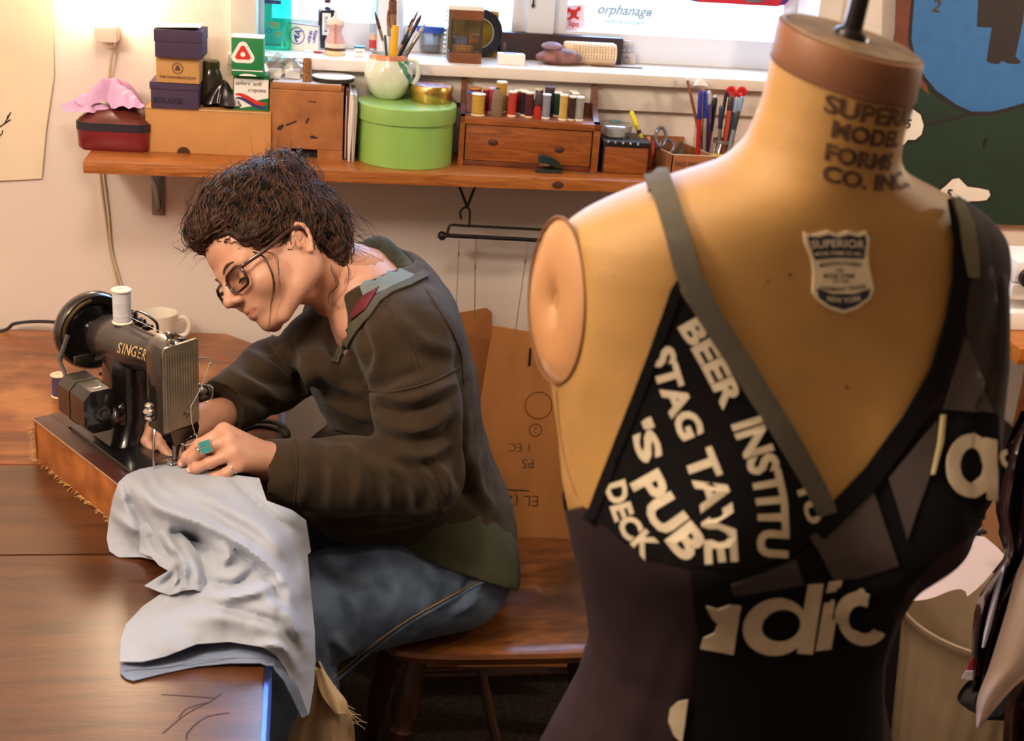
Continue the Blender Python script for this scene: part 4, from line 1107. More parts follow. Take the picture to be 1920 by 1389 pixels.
def pen(lab, tip, base, r, col, capcol=None, capfrac=.3, name='pen', end=None):
    b0 = np.array(base, float); u = np.array(tip, float)-b0
    t = thing(name, lab, 'pen', b0, 0, 'pens in the glass jars')
    MB().tube([u*0, u*(1-capfrac if capcol else 1)], r, 10).build('barrel', mat('pen_'+'_'.join(map(str, col)), col, .35, var=.04), t)
    if capcol: MB().tube([u*(1-capfrac), u*.96, u], [r*1.15, r*1.15, r*.7], 10).build('cap', mat('pen_'+'_'.join(map(str, capcol)), capcol, .3, var=.03), t)
    if end: MB().tube([u, u*1.03], [r*.9, r*.5], 10).build('tip', mat('pen_'+'_'.join(map(str, end)), end, .4), t)
    return t
def A_(dx, dy): return (JA[0]+dx, JA[1]+dy, ZS+.007)
def B_(dx, dy): return (JB[0]+dx, JB[1]+dy, ZS+.007)
def tp(px, py, y): return PY(px, py, y)
pen('brown pencil leaning far left out of the glass', tp(1289, 150, Yp+.005), A_(.010, .006), .003, (150, 92, 62), end=(236, 232, 226))
pen('red and blue pen hanging forward over the glass rim', tp(1314, 168, Yp-.02), A_(-.014, -.016), .0042, (196, 36, 40), (46, 52, 150), .38)
pen('silver pen with a blue cap in the glass', tp(1323, 170, Yp-.012), A_(.002, -.012), .0038, (178, 174, 172), (42, 66, 170), .36)
pen('wooden brush end with a white tuft in the glass', tp(1318, 163, Yp+.01), A_(.0, .01), .0042, (190, 140, 90), (176, 120, 70), .25)
pen('white and red marker in the glass', tp(1330, 170, Yp+.006), A_(.008, .002), .0046, (214, 60, 80), (238, 238, 242), .4)
pen('violet pen low in the glass', tp(1331, 196, Yp-.008), A_(.012, -.004), .0036, (70, 56, 100), (96, 70, 140), .3)
pen('black marker with a white end in the glass', tp(1341, 182, Yp), A_(.012, .010), .0050, (190, 40, 40), (30, 28, 32), .5, end=(236, 236, 240))
pen('black pen standing tall between the jars', tp(1362, 172, Yp-.03), B_(-.010, .010), .0034, (38, 30, 30))
pen('navy capped pen at the front of the jar', tp(1353, 198, Yp-.05), B_(-.006, -.004), .0042, (120, 110, 112), (34, 42, 74), .35)
pen('orange red pen leaning in the jar', tp(1372, 178, Yp-.04), B_(.002, .004), .0050, (188, 78, 40), (60, 36, 30), .2)
pen('blue pen with a pale cap in the jar', tp(1381, 183, Yp-.035), B_(.006, .008), .0036, (70, 92, 130), (176, 206, 232), .2)
pen('dark blue pen at the right of the jar', tp(1392, 180, Yp-.04), B_(.010, .002), .0042, (50, 60, 84), (120, 150, 190), .2)
pen('steel craft blade leaning right out of the jar', tp(1384, 208, Yp-.07), B_(.004, -.012), .0038, (140, 150, 156), (56, 60, 66), .3, name='craft_knife')
t = thing('tissue_tuft', 'white tissue tuft caught on the pens', 'tissue', tp(1311, 163, Yp+.008))
V, F = crumple(.012, .008, .012, 16, 9); mb = MB(); mb.add(V, F); mb.build('tuft', M_white, t)
t = thing('red_bow', 'red ribbon bow sticking up among the pens', 'bow', tp(1380, 176, Yp-.02))
M_ribbon = mat('red_ribbon', (212, 30, 26), .4, var=.08, coat=.2)
for sx in (-1, 1):
    mb = MB(); mb.tube(spline([(0, 0, 0), (sx*.008, 0, .010), (sx*.017, 0, .007), (sx*.014, .002, -.003), (0, 0, 0)], 16), .0045, 8, flat=((0, 1, 0), .35)); mb.build('loop', M_ribbon, t)
MB().tube([(0, .002, .0), (-.002, .006, -.06)], .0016, 6).build('stem', M_ribbon, t)
# ------------------------------------------------------------------ things on the window sill
def onsill(px, py, dy=0.0):
    p = PZ(px, py, ZSILL); return np.array([p[0], min(p[1]+dy, YW+.10), ZSILL])
def hgt(p, px, py): return float(PP(px, py, p, (0, -1, 0))[2]-p[2])
M_teal = glass('teal_plastic', (110, 236, 216), .05, .15)
p = onsill(520, 95); t = thing('green_bottle', 'translucent teal green bottle with gold and blue print at the left end of the sill', 'bottle', p+[0, .018, 0])
Wb = .026
def oval(a, b_, z, n=28): return [(a*cos(q), b_*sin(q), z) for q in np.linspace(0, 2*pi, n+1)[:-1]]
MB().loft([oval(Wb*.9, .014, 0), oval(Wb, .016, .004), oval(Wb, .017, .10), oval(Wb*.98, .015, .17), oval(Wb*.7, .012, .195), oval(.011, .010, .205)]).build('bottle', M_teal, t)
MB().lathe([(.012, .204), (.012, .23), (0, .231)], 18).build('cap', M_white, t)
MB().box((-.0245, -.0168, .086), (.006, -.0155, .093)).build('blue_band', M_blueprint, t, smooth=False)
M_gp = mat('print_gold', (150, 130, 30), .5, var=.1)
tag(MB().box((-.015, -.0172, .046), (.004, -.0162, .048)).box((-.017, -.0172, .050), (.004, -.0162, .052)).box((-.013, -.0172, .042), (.002, -.0162, .0435)).build('gold_lines', M_gp, t, smooth=False), kind='stuff')
mb = MB(); mb.prism([(-.003, -.0172, .026), (.006, -.0172, .030), (.001, -.0172, .038)], (0, .001, 0)); mb.build('gold_mark', M_gp, t)
mb = MB(); mb.tube([(-.016+.005*cos(a), -.0165, .036+.004*sin(a)) for a in np.linspace(0, 2*pi, 15)[:-1]], .001, 5, closed=True); mb.build('blue_ring', mat('print_blue_mid', (40, 90, 160), .5), t)
# leaning card
p = onsill(568, 98, .03); t = thing('printed_card', 'white card with blue circle logo leaning on the window', 'card', p)
w_, h_ = .066, .052
mb = MB(); lean = .012
mb.prism([(-w_/2, 0, 0), (w_/2, 0, 0), (w_/2-.002, lean, h_*.88), (-w_/2, lean, h_)], (0, .0015, 0)); mb.build('card', M_white, t, smooth=False)
M_bp = mat('print_cobalt', (40, 66, 170), .6, var=0)
cy_ = lambda z: lean*z/h_-.0006
mb = MB(); mb.tube([(-.012+.014*cos(a), cy_(.026+.015*sin(a)), .026+.015*sin(a)) for a in np.linspace(0, 2*pi, 27)[:-1]], .0008, 5, closed=True); mb.build('circle_logo', M_bp, t)
for s_, x, z, sz, rot in (('MA', -.012, .026, .017, 1.2), ('MADE IN', .012, .022, .0075, 1.35), ('ATLANTA', .021, .022, .0075, 1.35)):
    flat_text(s_, sz, (x, cy_(z), z), (cos(rot), 0.1, sin(rot)), (-sin(rot), lean/h_, cos(rot)), M_bp, 'lettering', t, bold=.0003)
mb = MB(); mb.tube([(-w_/2+.002, lean*.98-.0004, h_-.003), (w_/2-.003, lean*.85-.0004, h_*.86), (w_/2-.002, -.0006, .002)], .0006, 4); mb.build('blue_border', M_bp, t)
# ink bottle with cork
p = onsill(613, 92, .012); t = thing('ink_bottle', 'tall dark glass bottle with a paper tag and stopper behind the tiny dress form', 'bottle', p)
M_ink3 = mat('dark_glass', (36, 36, 58), .12, var=.05, coat=.6)
MB().loft([[(x, y, z) for x, y in rrect(.036, .03, .004)] for z in (0, .070)]+[[(x*.9, y*.9+.0015, .0745) for x, y in rrect(.036, .03, .004)], [(.006*cos(a), .015+.006*sin(a), .079) for a in np.linspace(0, 2*pi, 29)[:-1]]]).build('bottle', M_ink3, t)
MB().lathe([(.0062, .078), (.0062, .084), (.0075, .085), (.0075, .088), (.006, .089)], 16, 0, (0, .015, 0)).build('neck', glass('clear_glass', (250, 250, 250), .05), t)
MB().lathe([(.0058, .086), (.0066, .097), (0, .098)], 16, 0, (0, .015, 0)).build('stopper', mat('cork_red', (150, 84, 92), .7), t)
mb = MB(); mb.tube(spline([(-.006, .008, .088), (.010, .006, .096), (.012, .010, .104), (0, .012, .112)], 14), .0008, 5); mb.build('string', mat('dark_string', (70, 40, 60), .8), t)
tg = MB().box((-.010, -.0022, .026), (.006, -.0008, .068)).build('tag', M_white, t, smooth=False)
ftext(t, 'ROUGE', .009, -.002, .047, M_blackprint, -.0026, rot=1.5708, name='tag_lettering')
# tiny dress form
p = onsill(628, 104, .012); t = thing('tiny_dress_form', 'tiny white toy dress form with pink lacing on the sill', 'figurine', p)
M_ivory = mat('ivory_resin', (236, 224, 206), .4, var=.04); M_pinkb = mat('pink_bodice', (226, 178, 172), .5, var=.1)
secs = [(.019, .014, .013), (.0185, .0135, .016), (.0195, .0145, .022), (.017, .013, .030), (.0115, .0095, .041), (.0125, .010, .048), (.0165, .0115, .056), (.0165, .010, .062), (.0155, .0085, .065), (.006, .006, .069), (.0034, .0034, .073), (.0032, .0032, .077), (.0012, .0012, .0785)]
MB().loft([oval(a, b_, z, 24) for a, b_, z in secs]).build('torso', M_ivory, t)
MB().loft([oval(a*1.02, b_*1.04, z, 24) for a, b_, z in secs[2:7]], caps=False).build('bodice', M_pinkb, t)
mb = MB(); L1 = []
for k in range(8):
    z = .024+k*.0045; b_ = float(np.interp(z, [s[2] for s in secs], [s[1] for s in secs]))*1.06
    mb.tube([(-.0022, -b_, z), (.0022, -b_, z+.002)], .0004, 4); mb.tube([(.0022, -b_, z), (-.0022, -b_, z+.002)], .0004, 4)
tag(mb.build('lacing', mat('lace_rose', (186, 84, 84), .6), t), kind='stuff')
MB().lathe([(.0200, 0), (.0205, .001), (.0205, .008), (.019, .010), (0, .0105)], 28).build('base', mat('cream_base', (232, 214, 168), .5), t)
MB().lathe([(.0203, .009), (.0212, .0105), (.0203, .012), (.017, .0135)], 28, caps=False).build('braid', mat('braid_brown', (110, 62, 46), .8, var=.4, scale=300), t)
MB().lathe([(.0018, .078), (.0026, .081), (.0016, .0835), (0, .084)], 12).build('finial', M_ivory, t)
# small box with teal lid, pocket knife
p = onsill(674, 107, .004); t = thing('match_box', 'little white box with a teal lid printed with an arch of letters', 'box', p)
MB().box((-.0095, 0, 0), (.0095, .016, .016), bev=.0008).build('box', M_white, t)
MB().box((-.0105, -.001, .0155), (.0105, .017, .0195), bev=.001).build('lid', mat('teal_lid', (44, 118, 140), .5), t)
ftext(t, 'JASMIN', .0042, 0, .009, M_blackprint)
p = onsill(596, 101, .008); t = thing('pocket_knife', 'small red pocket knife lying behind the vial', 'knife', p)
MB().ell((0, 0, .0022), (.010, .004, .0022), 14, 8).build('handle', M_redprint, t); MB().box((.006, -.0015, .0014), (.014, .0015, .0026), bev=.0005).build('blade', M_steel, t)
# glue stick tube, white paper roll, wide bristle brush
p = onsill(697, 92, .012); t = thing('glue_tube', 'clear narrow tube with a red label standing left of the white roll', 'tube', p)
MB().lathe([(.0068, 0), (.0068, .098), (.005, .104), (0, .104)], 16).build('tube', glass('clear_plastic', (240, 244, 248), .22, .08), t)
MB().lathe([(.0064, .001), (.0064, .034)], 16).build('contents', M_white, t)
MB().lathe([(.0071, .006), (.0071, .022)], 16, caps=False).build('red_label', mat('label_red', (206, 52, 60), .5), t); MB().lathe([(.0071, .022), (.0071, .033)], 16, caps=False).build('yellow_label', mat('label_peach', (240, 190, 150), .5), t)
p = onsill(731, 101, .01); t = thing('paper_roll', 'tall white paper roll standing on the sill behind the brushes', 'roll', p+[0, .027, 0])
MB().lathe([(.010, 0), (.027, 0), (.0275, .002), (.0275, .20), (.010, .20)], 30).build('roll', mat('roll_white', (232, 230, 228), .7, var=.03), t)
brush('paint_brush', 'wide flat bristle brush standing in front of the white roll', topat(737, -14, .022), mug_in(.006, .018), .0085, (222, 222, 224), .34, (122, 76, 58), ferr=(196, 160, 140), flat=.4)
# plastic tub with blue lid
p = onsill(808, 101, .02); t = thing('plastic_tub', 'clear plastic tub with a bright blue lid on the sill', 'tub', p+[0, .026, 0])
MB().lathe([(.021, 0), (.023, .002), (.028, .041), (.027, .041), (.022, .003), (0, .003)], 28).build('tub', glass('clear_plastic', (240, 244, 248), .22, .08), t)
MB().lathe([(.0295, .040), (.0305, .042), (.0305, .052), (.028, .054), (0, .053)], 28).build('lid', mat('blue_lid', (48, 84, 190), .35), t)
MB().lathe([(.019, .004), (.021, .014), (.012, .018), (0, .017)], 20).build('contents', mat('blue_grey_bits', (120, 140, 170), .7, var=.4, scale=200), t)
mb = MB(); V = [(.0264*cos(a)*(.9+.1*(z-.02)/.02), .0264*sin(a)*(.9+.1*(z-.02)/.02), z) for z in (.018, .036) for a in np.linspace(-2.4, -1.3, 10)]; mb.add(V, grid_mesh(V, 10, 2)); mb.build('label', mat('label_paleblue', (170, 200, 226), .5), t)
# wire mesh lantern box
p = onsill(872, 119, .0); t = thing('mesh_box', 'small rustic box with wire mesh sides and a white roof on the sill', 'box', p)
M_rust = mat('rustic_wood', (130, 76, 44), .7, var=.2, scale=30)
w_, h_, d_ = .062, .107, .05
MB().box((-w_/2, 0, 0), (w_/2, d_, .020), bev=.001).build('base', M_rust, t)
MB().box((-w_/2, 0, h_-.026), (w_/2, .004, h_-.008), bev=.001).build('header', M_rust, t)
MB().box((-w_/2-.006, -.001, h_-.008), (w_/2, d_, h_), bev=.001).build('roof', M_white, t)
for x in (-w_/2, w_/2-.005): MB().box((x, 0, .02), (x+.005, .005, h_-.026)).build('post', mat('post_dark', (60, 44, 38), .7), t, smooth=False)
MB().box((-w_/2, d_-.004, .02), (w_/2, d_, h_-.01)).build('back', mat('ochre_back', (128, 106, 40), .7, var=.2), t, smooth=False)
mb = MB()
for k in range(13): x = -w_/2+.003+k*(w_-.006)/12; mb.cyl((x, .001, .02), (x, .001, h_-.026), .00035, n=4)
for k in range(14): z = .021+k*(h_-.048)/13; mb.cyl((-w_/2, .001, z), (w_/2, .001, z), .00035, n=4)
tag(mb.build('wire_mesh', mat('mesh_wire', (90, 84, 80), .5, .6), t), kind='stuff')
mb = MB()
for k in range(11): z = .01+k*.0085; mb.tube([(-w_/2-.007, .003, z), (-w_/2-.010, .018, z+.001), (-w_/2-.006, .034, z)], .0014, 6)
tag(mb.build('wire_ribs', M_steel, t), kind='stuff')
for lo, hi, m_, nm in (((-.022, .01, .02), (.014, .03, .034), 'mesh_straw', 'straw_bale'), ((.006, .006, .038), (.026, .024, .054), 'mesh_block', 'wood_block'), ((-.026, .012, .034), (.004, .03, .047), 'mesh_grey', 'grey_bundle')):
    MB().box(lo, hi, bev=.001).build(nm, mat(m_, {'mesh_straw': (190, 142, 82), 'mesh_block': (160, 106, 62), 'mesh_grey': (120, 124, 140)}[m_], .8, var=.25, scale=120), t)
# yellow book and black tape roll behind
p = onsill(884, 100, .052); t = thing('yellow_book', 'yellow and brown book leaning behind the mesh box', 'book', (p[0], p[1], ZSILL))
mb = MB(); mb.prism([(-.046, 0, 0), (.046, 0, 0), (.046, .006, .088), (-.046, .006, .096)], (0, .010, 0)); mb.build('cover', mat('book_ochre', (184, 150, 36), .5, var=.15), t, smooth=False)
MB().box((-.045, .0035, .083), (-.018, .0045, .093)).build('title_block', mat('book_maroon', (120, 40, 50), .5), t, smooth=False)
MB().box((.024, .0025, .066), (.042, .0040, .082)).build('title_block', mat('book_brown', (74, 48, 24), .5), t, smooth=False)
p = onsill(893, 104, .045); t = thing('tape_roll', 'black tape roll standing on edge beside the mesh box', 'tape', (p[0]+.0, p[1]-.002, ZSILL))
RO = .047
mb = MB(); mb.lathe([(.030, -.009), (RO, -.009), (RO, .009), (.030, .009)], 48, 0, (0, 0, RO), (0, 1, 0), caps=False); mb.lathe([(.030, -.009), (.030, .009)], 48, 0, (0, 0, RO), (0, 1, 0), caps=False)
mb.build('tape', mat('black_tape', (30, 28, 34), .4), t, ang=50)
MB().lathe([(.0302, -.0092), (.028, -.0094), (.028, .009)], 48, 0, (0, 0, RO), (0, 1, 0), caps=False).build('core', mat('core_grey', (170, 168, 160), .6), t, ang=50)
# white matchbox, stones, dark box, scroll, crystal, stick
p = onsill(959, 122, .0); t = thing('white_carton', 'small white carton with a purple line on top at the middle of the sill', 'box', p, -.03)
MB().box((-.026, 0, 0), (.026, .03, .020), bev=.001).build('box', M_white, t); MB().box((-.016, .010, .020), (.010, .018, .0204)).build('purple_line', mat('purple_print', (90, 70, 130), .6), t, smooth=False)
p = onsill(942, 112, .05); p[1] = min(p[1], YW+.085); L_ = .248
t = thing('dark_box', 'long dark brown box lying along the back of the sill', 'box', (p[0]-.004, p[1], ZSILL), -.012)
h_ = hgt(p, 942, 60)
MB().box((0, 0, 0), (L_, .03, h_), bev=.0015).build('box', mat('dark_brown_box', (52, 30, 36), .5, var=.15), t)
MB().box((.006, -.0006, .018), (.012, 0, .032)).build('small_label', mat('label_dim', (104, 84, 80), .6), t, smooth=False)
p = onsill(1098, 117, .016); t = thing('paper_scroll', 'cream rolled paper with rows of writing lying against the dark box', 'scroll', (p[0], YW+.060, ZSILL))
mb = MB(); n = 30; rings = []
for x, r in ((-.054, .016), (-.0535, .021), (-.050, .0235), (.046, .0240), (.052, .021), (.0525, .016)): rings.append([(x*1+.0, r*.75*cos(a), .0225+r*.93*sin(a)) for a in np.linspace(0, 2*pi, n+1)[:-1]])
mb.loft(rings); mb.build('roll', mat('scroll_cream', (232, 206, 170), .7, var=.05), t)
mb = MB()
for k in range(15):
    x = -.036+k*.0058
    for j in range(5):
        a = 2.45+j*.26; y_, z_ = .0242*.75*cos(a)-.0006, .0225+.0242*.93*sin(a); mb.box((x, y_-.0003, z_-.0016), (x+.0011, y_+.0003, z_+.0018+.0008*((k*j) % 3)))
tag(mb.build('handwriting', mat('script_brown', (160, 124, 96), .8), t, smooth=False), kind='stuff')
M_stone = mat('river_stone', (146, 96, 86), .6, var=.3, scale=60, bump=.2, bscale=90)
for cx, yb, rx, ry, rz_, nm, lab, dz in ((1049, 125, .047, .026, .0155, 0, 'large mottled brown stone at the bottom of the little cairn', 0), (1036, 106, .021, .017, .0085, 1, 'flat purplish stone balanced on top of the brown stone', .0275)):
    p = onsill(cx, 125, .0); t = thing('stone', lab, 'stone', (p[0], min(p[1]+.024, YW+.05), ZSILL+dz), 0, 'stacked stones')
    mb = MB(); mb.ell((0, 0, rz_), (rx, ry, rz_), 28, 16)
    V = np.array(mb.v); V = V*(1+.12*vnoise(V, 34, nm+2)[:, None]); V[:, 2] -= V[:, 2].min(); mb.v = [tuple(q) for q in V]
    mb.build('stone', M_stone if nm == 0 else mat('slate_stone', (150, 116, 122), .6, var=.15, scale=50), t)
p = onsill(1172, 122, .02); t = thing('glass_crystal', 'clump of clear plastic and white paper scraps right of the scroll', 'scraps', (p[0], p[1], ZSILL))
rng = np.random.RandomState(8); mb = MB()
for k in range(4):
    x, z = rng.uniform(-.012, .010), rng.uniform(.008, .030); b_ = bmesh.new(); bmesh.ops.create_icosphere(b_, subdivisions=1, radius=.009)
    for q_ in b_.verts: q_.co = q_.co*rng.uniform(.7, 1.2)+Vector((x, 0, z))
    mb.bm(b_)
mb.build('crystal', glass('clear_plastic', (240, 244, 248), .22, .08), t, smooth=False); tag(t.children[-1], kind='stuff')
MB().box((-.012, .002, 0), (.026, .020, .022), bev=.002).build('white_scrap', mat('scrap_lilac', (222, 208, 206), .6), t); MB().box((-.002, .004, .022), (.014, .018, .046), bev=.002).build('white_scrap', mat('scrap_lilac', (222, 208, 206), .6), t)
a = onsill(1108, 124); b_ = onsill(1206, 130); t = thing('flat_stick', 'thin dark wooden stick lying on the sill edge right of the stones', 'stick', a)
L_ = float(np.linalg.norm(b_-a)); mb = MB(); mb.loft([[(x, .003*s_*w_, z) for s_, z in ((-1, 0), (1, 0), (1, .0022), (-1, .0022))] for x, w_ in ((0, .7), (.01, 1), (L_*.6, 1.2), (L_, .3))]); mb.build('stick', mat('stick_brown', (92, 56, 30), .6), t)
a = onsill(1040, 128); t = thing('paper_scrap', 'white paper scrap lying under the stones', 'paper', (a[0], YW-.030, ZSILL))
MB().box((-.02, 0, 0), (.085, .05, .0008)).build('scrap', M_white, t, smooth=False)

# ------------------------------------------------------------------ things stuck on the window
t = thing('sticker', 'white sticker with a red shirt figure and red letters on the window', 'sticker', PY(1077, 32, YG-.003))
ps = [PY(a, b_, YG-.003) for a, b_ in ((1053, 12), (1094, 8), (1097, 50), (1087, 55), (1058, 56))]
M_stk = mat('sticker_pink', (246, 214, 224), .5, var=.02)
mb = MB(); mb.prism(ps, (0, .0012, 0)); mb.build('sticker', M_stk, t, smooth=False, off=t.location)
def wpoly(pts, m, name, par, y=YG-.0038):
    mb = MB(); mb.add([PY(a, b_, y) for a, b_ in pts], [tuple(range(len(pts)))]); return mb.build(name, m, par, smooth=False, off=par.location)
wpoly([(1058, 22), (1066, 14), (1072, 18), (1080, 18), (1083, 13), (1088, 12), (1089, 19), (1083, 22), (1081, 30), (1087, 34), (1083, 37), (1076, 33), (1068, 38), (1062, 36), (1070, 30), (1069, 22), (1062, 26)], M_redprint, 'red_shirt', t)
flat_text('lips', .016, PY(1076, 45, YG-.0038), (1, 0, 0), (0, 0, 1), M_redprint, 'lettering', t, off=t.location, bold=.0002)
t = thing('window_lettering', 'grey italic sign lettering on the right window pane', 'sign', PY(1170, 30, YG-.002))
M_gl = mat('frosted_grey', (150, 170, 176), .6, var=0); M_gl2 = mat('frosted_blue', (160, 186, 196), .6, var=0)
flat_text('orphanage', .027, PY(1170, 20, YG-.0022), (1, 0, .0), (0, 0, 1), M_gl, 'lettering', t, off=t.location, shear=.35, bold=.0008)
flat_text('clothing company', .012, PY(1171, 41, YG-.0022), (1, 0, 0), (0, 0, 1), M_gl2, 'lettering', t, off=t.location, shear=.2, bold=.0004)
t = thing('window_valance', 'red printed fabric valance across the top of the right window', 'valance', PY(1405, 4, YW+.10))
ps = [(1292, -40), (1292, 0), (1310, 4), (1352, 6), (1400, 9), (1456, 12), (1472, 9), (1482, -2), (1484, -40)]
mb = MB(); mb.prism([PY(a, b_, YW+.10) for a, b_ in ps], (0, .004, 0)); mb.build('fabric', mat('valance_red', (196, 30, 44), .8, var=.1), t, smooth=False, off=t.location)
for nm, pl_, m_ in (('blue_patch', [(1462, 9), (1472, 7), (1481, -3), (1470, -4)], M_blueprint), ('grey_patch', [(1398, 5), (1430, 4), (1432, -2), (1400, -3)], mat('patch_grey', (120, 106, 104), .8)), ('blue_patch', [(1292, -6), (1292, 0), (1306, 3), (1308, -6)], M_blueprint)):
    wpoly(pl_, m_, nm, t, YW+.0992)

# ------------------------------------------------------------------ painting on the wall at the right
YP = YW-.022
pt = thing('wall_painting', 'big painted board of a blue shape, green hills and white clouds on the right wall', 'painting', PY(1760, 422, YP))
def pq(a, b_, y=YP): return PY(a, b_, y)
x0 = pq(1690, 60)[0]-.004; zb_ = pq(1900, 422)[2]
o_ = np.array(pt.location)
MB().box((x0+.0, YP, zb_), (pq(1992, 300)[0], YW, pq(1800, -84)[2])).build('board', mat('hill_green', (16, 46, 27), .7, var=.12, scale=12), pt, smooth=False, off=o_)
def ppoly(pts, m, name, dy): mb = MB(); mb.add([pq(a, b_, YP-dy) for a, b_ in pts], [tuple(range(len(pts)))]); return mb.build(name, m, pt, smooth=False, off=o_)
M_out = mat('outline_dark', (30, 20, 22), .7, var=.1)
M_brn = mat('painted_brown', (112, 58, 36), .7, var=.1)
ppoly([(1682, -80), (1716, -80), (1708, 40), (1706, 72), (1716, 110), (1738, 160), (1742, 178), (1712, 150), (1690, 130), (1676, 100)], M_brn, 'brown_edge', .0006)
bl = [(1722, -80), (1714, 0), (1711, 40), (1709, 75), (1717, 112), (1735, 145), (1757, 171), (1795, 197), (1822, 209), (1860, 209), (1900, 199), (1990, 172), (1990, -80)]
def grow(pts, k):
    P = np.array(pts, float); c = P.mean(0); d = P-c; L = np.linalg.norm(d, axis=1)[:, None]; return [tuple(q) for q in c+d*(1+k/L)]
ppoly(grow(bl, 7), M_out, 'outline', .0010); ppoly(bl, mat('painted_blue', (50, 108, 168), .7, var=.06, scale=30), 'blue_shape', .0016)
c1 = [(1672, 250), (1690, 222), (1700, 207), (1712, 205), (1726, 215), (1732, 235), (1728, 252), (1716, 262), (1702, 262), (1696, 270), (1680, 276), (1660, 272)]
c2 = [(1758, 366), (1764, 356), (1776, 346), (1786, 336), (1798, 334), (1808, 344), (1814, 350), (1830, 352), (1842, 354), (1854, 357), (1857, 366), (1850, 375), (1836, 377), (1820, 377), (1806, 383), (1790, 381), (1776, 376)]
M_cl = mat('painted_white', (236, 226, 212), .7, var=.03)
for c_ in (c1, c2): ppoly(grow(c_, 5), M_out, 'outline', .0010); ppoly(c_, M_cl, 'cloud', .0016)
ppoly([(1735, 237), (1800, 222), (1824, 214), (1822, 209), (1796, 217), (1733, 232)], M_out, 'outline', .0012)
ppoly([(1838, -80), (1832, 50), (1860, 52), (1850, 114), (1858, 119), (1872, 120), (1880, 114), (1890, 119), (1908, 120), (1915, 116), (1904, 106), (1918, 40), (1930, -80)], mat('painted_black', (40, 28, 26), .7, var=.1), 'dark_legs', .0022)
for s_, x, y, sz, rot in (('5', 1703, 233, .027, .1), ('5', 1780, 364, .026, .1), ('2', 1757, 12, .034, .15), ('1', 1848, 268, .030, 0)):
    flat_text(s_, sz, pq(x, y, YP-.0026), (cos(rot), 0, -sin(rot)), (sin(rot), 0, cos(rot)), M_out if s_ != '2' else mat('numeral_brown', (70, 60, 40), .7), 'numeral', pt, off=o_, bold=.0006)
# ------------------------------------------------------------------ sewing machine (local x: towards the woman, y: towards the hand wheel)
TH = radians(34.0)
ZB = .826
MO = PZ(336, 868, ZB)
sm = thing('sewing_machine', 'old black sewing machine with a ribbed face plate set in a worn wooden base', 'sewing machine', (MO[0], MO[1], ZT), TH)
def mw(x, y, z):                               # machine frame -> world
    return np.array([MO[0]+x*cos(TH)-y*sin(TH), MO[1]+x*sin(TH)+y*cos(TH), ZB+z])
BZ = ZB-ZT                                     # bed top above the table, in the thing's frame
def L_(x, y, z): return (x, y, z+BZ)
M_jap = mat('black_enamel', (22, 20, 20), .22, var=.1, coat=.7)
M_japw = mat('worn_enamel', (62, 56, 54), .30, .25, var=.45, scale=26, col2=(26, 24, 24), coat=.5)
M_nick = mat('nickel', (205, 200, 190), .22, 1.0, var=.12, scale=40)
M_nickd = mat('worn_nickel', (150, 146, 138), .3, 1.0, var=.3, scale=50)
M_case = mat('worn_case_cloth', (184, 112, 48), .75, var=.22, scale=22, col2=(140, 76, 30), bump=.3, bscale=500)
M_leath = mat('case_leatherette', (74, 40, 34), .35, var=.2, scale=20, coat=.2)
CX0, CX1, CY0, CY1 = -.097, .100, -.085, .275
# base case: four walls, top rims, cloth corner, fringe
for nm, lo, hi in (('case_side', (CX0, CY0, -BZ), (CX0+.012, CY1, -.009)), ('case_side', (CX1-.012, CY0, -BZ), (CX1, CY1, -.009)),
                   ('case_end', (CX0, CY1-.012, -BZ), (CX1, CY1, -.009)), ('case_end', (CX0, CY0, -BZ), (CX1, CY0+.012, -.009))):
    MB().box(L_(*lo), L_(*hi), bev=.002).build(nm, M_case, sm)
for lo, hi in (((CX0-.001, CY0-.001, -.009), (-.070, CY1+.001, -.005)), ((.072, CY0, -.009), (CX1+.001, CY1+.001, -.005)), ((-.070, .215, -.009), (.072, CY1+.001, -.005)), ((-.070, CY0-.001, -.009), (.072, -.07, -.005))):
    MB().box(L_(*lo), L_(*hi), bev=.0012).build('case_rim', M_leath, sm)
MB().box(L_(CX0+.012, CY0+.012, -.05), L_(CX1-.012, CY1-.012, -.045)).build('case_floor', M_leath, sm, smooth=False)
MB().tube([L_(CX0-.001, CY0, -.0065), L_(CX0-.001, CY1, -.0065)], .0016, 6).build('rim_bead', mat('brass_bead', (190, 150, 110), .35, .5), sm)
rng = np.random.RandomState(21); mb = MB()
for k in range(150):
    if k < 60: p = np.array(L_(CX0-.0005-.002*rng.rand(), CY1-.001, -BZ+rng.rand()*(BZ-.012)))
    else: p = np.array(L_(CX0-.001, rng.uniform(CY0+.1, CY1), -BZ+.004))
    d = np.array([-rng.uniform(.002, .008), rng.uniform(-.004, .006), rng.uniform(-.005, .003)])
    q_ = p+d; q_[2] = max(q_[2], .0006); mb.tube([p, p+d*.5+[0, 0, .001], q_], .00045, 3)
tag(mb.build('frayed_threads', mat('fray_tan', (206, 164, 104), .9), sm), kind='stuff')
# bed
mb = MB(); mb.loft([[(x, y, z+BZ) for x, y in [(a-.0, b_+.07) for a, b_ in rrect(.140-k*.002, .285-k*.002, .014)] ] if False else [(x, y-.07+k*.001, z+BZ) for x, y in rrect(.140-k*.002, .285-k*.002, .014)] for z, k in ((-.03, 0), (-.003, 0), (0, 1.5))])
mb.build('bed', M_jap, sm)
MB().box(L_(-.03, -.055, 0), L_(.03, .022, .0012), bev=.0005).build('stitch_plate', M_nickd, sm)
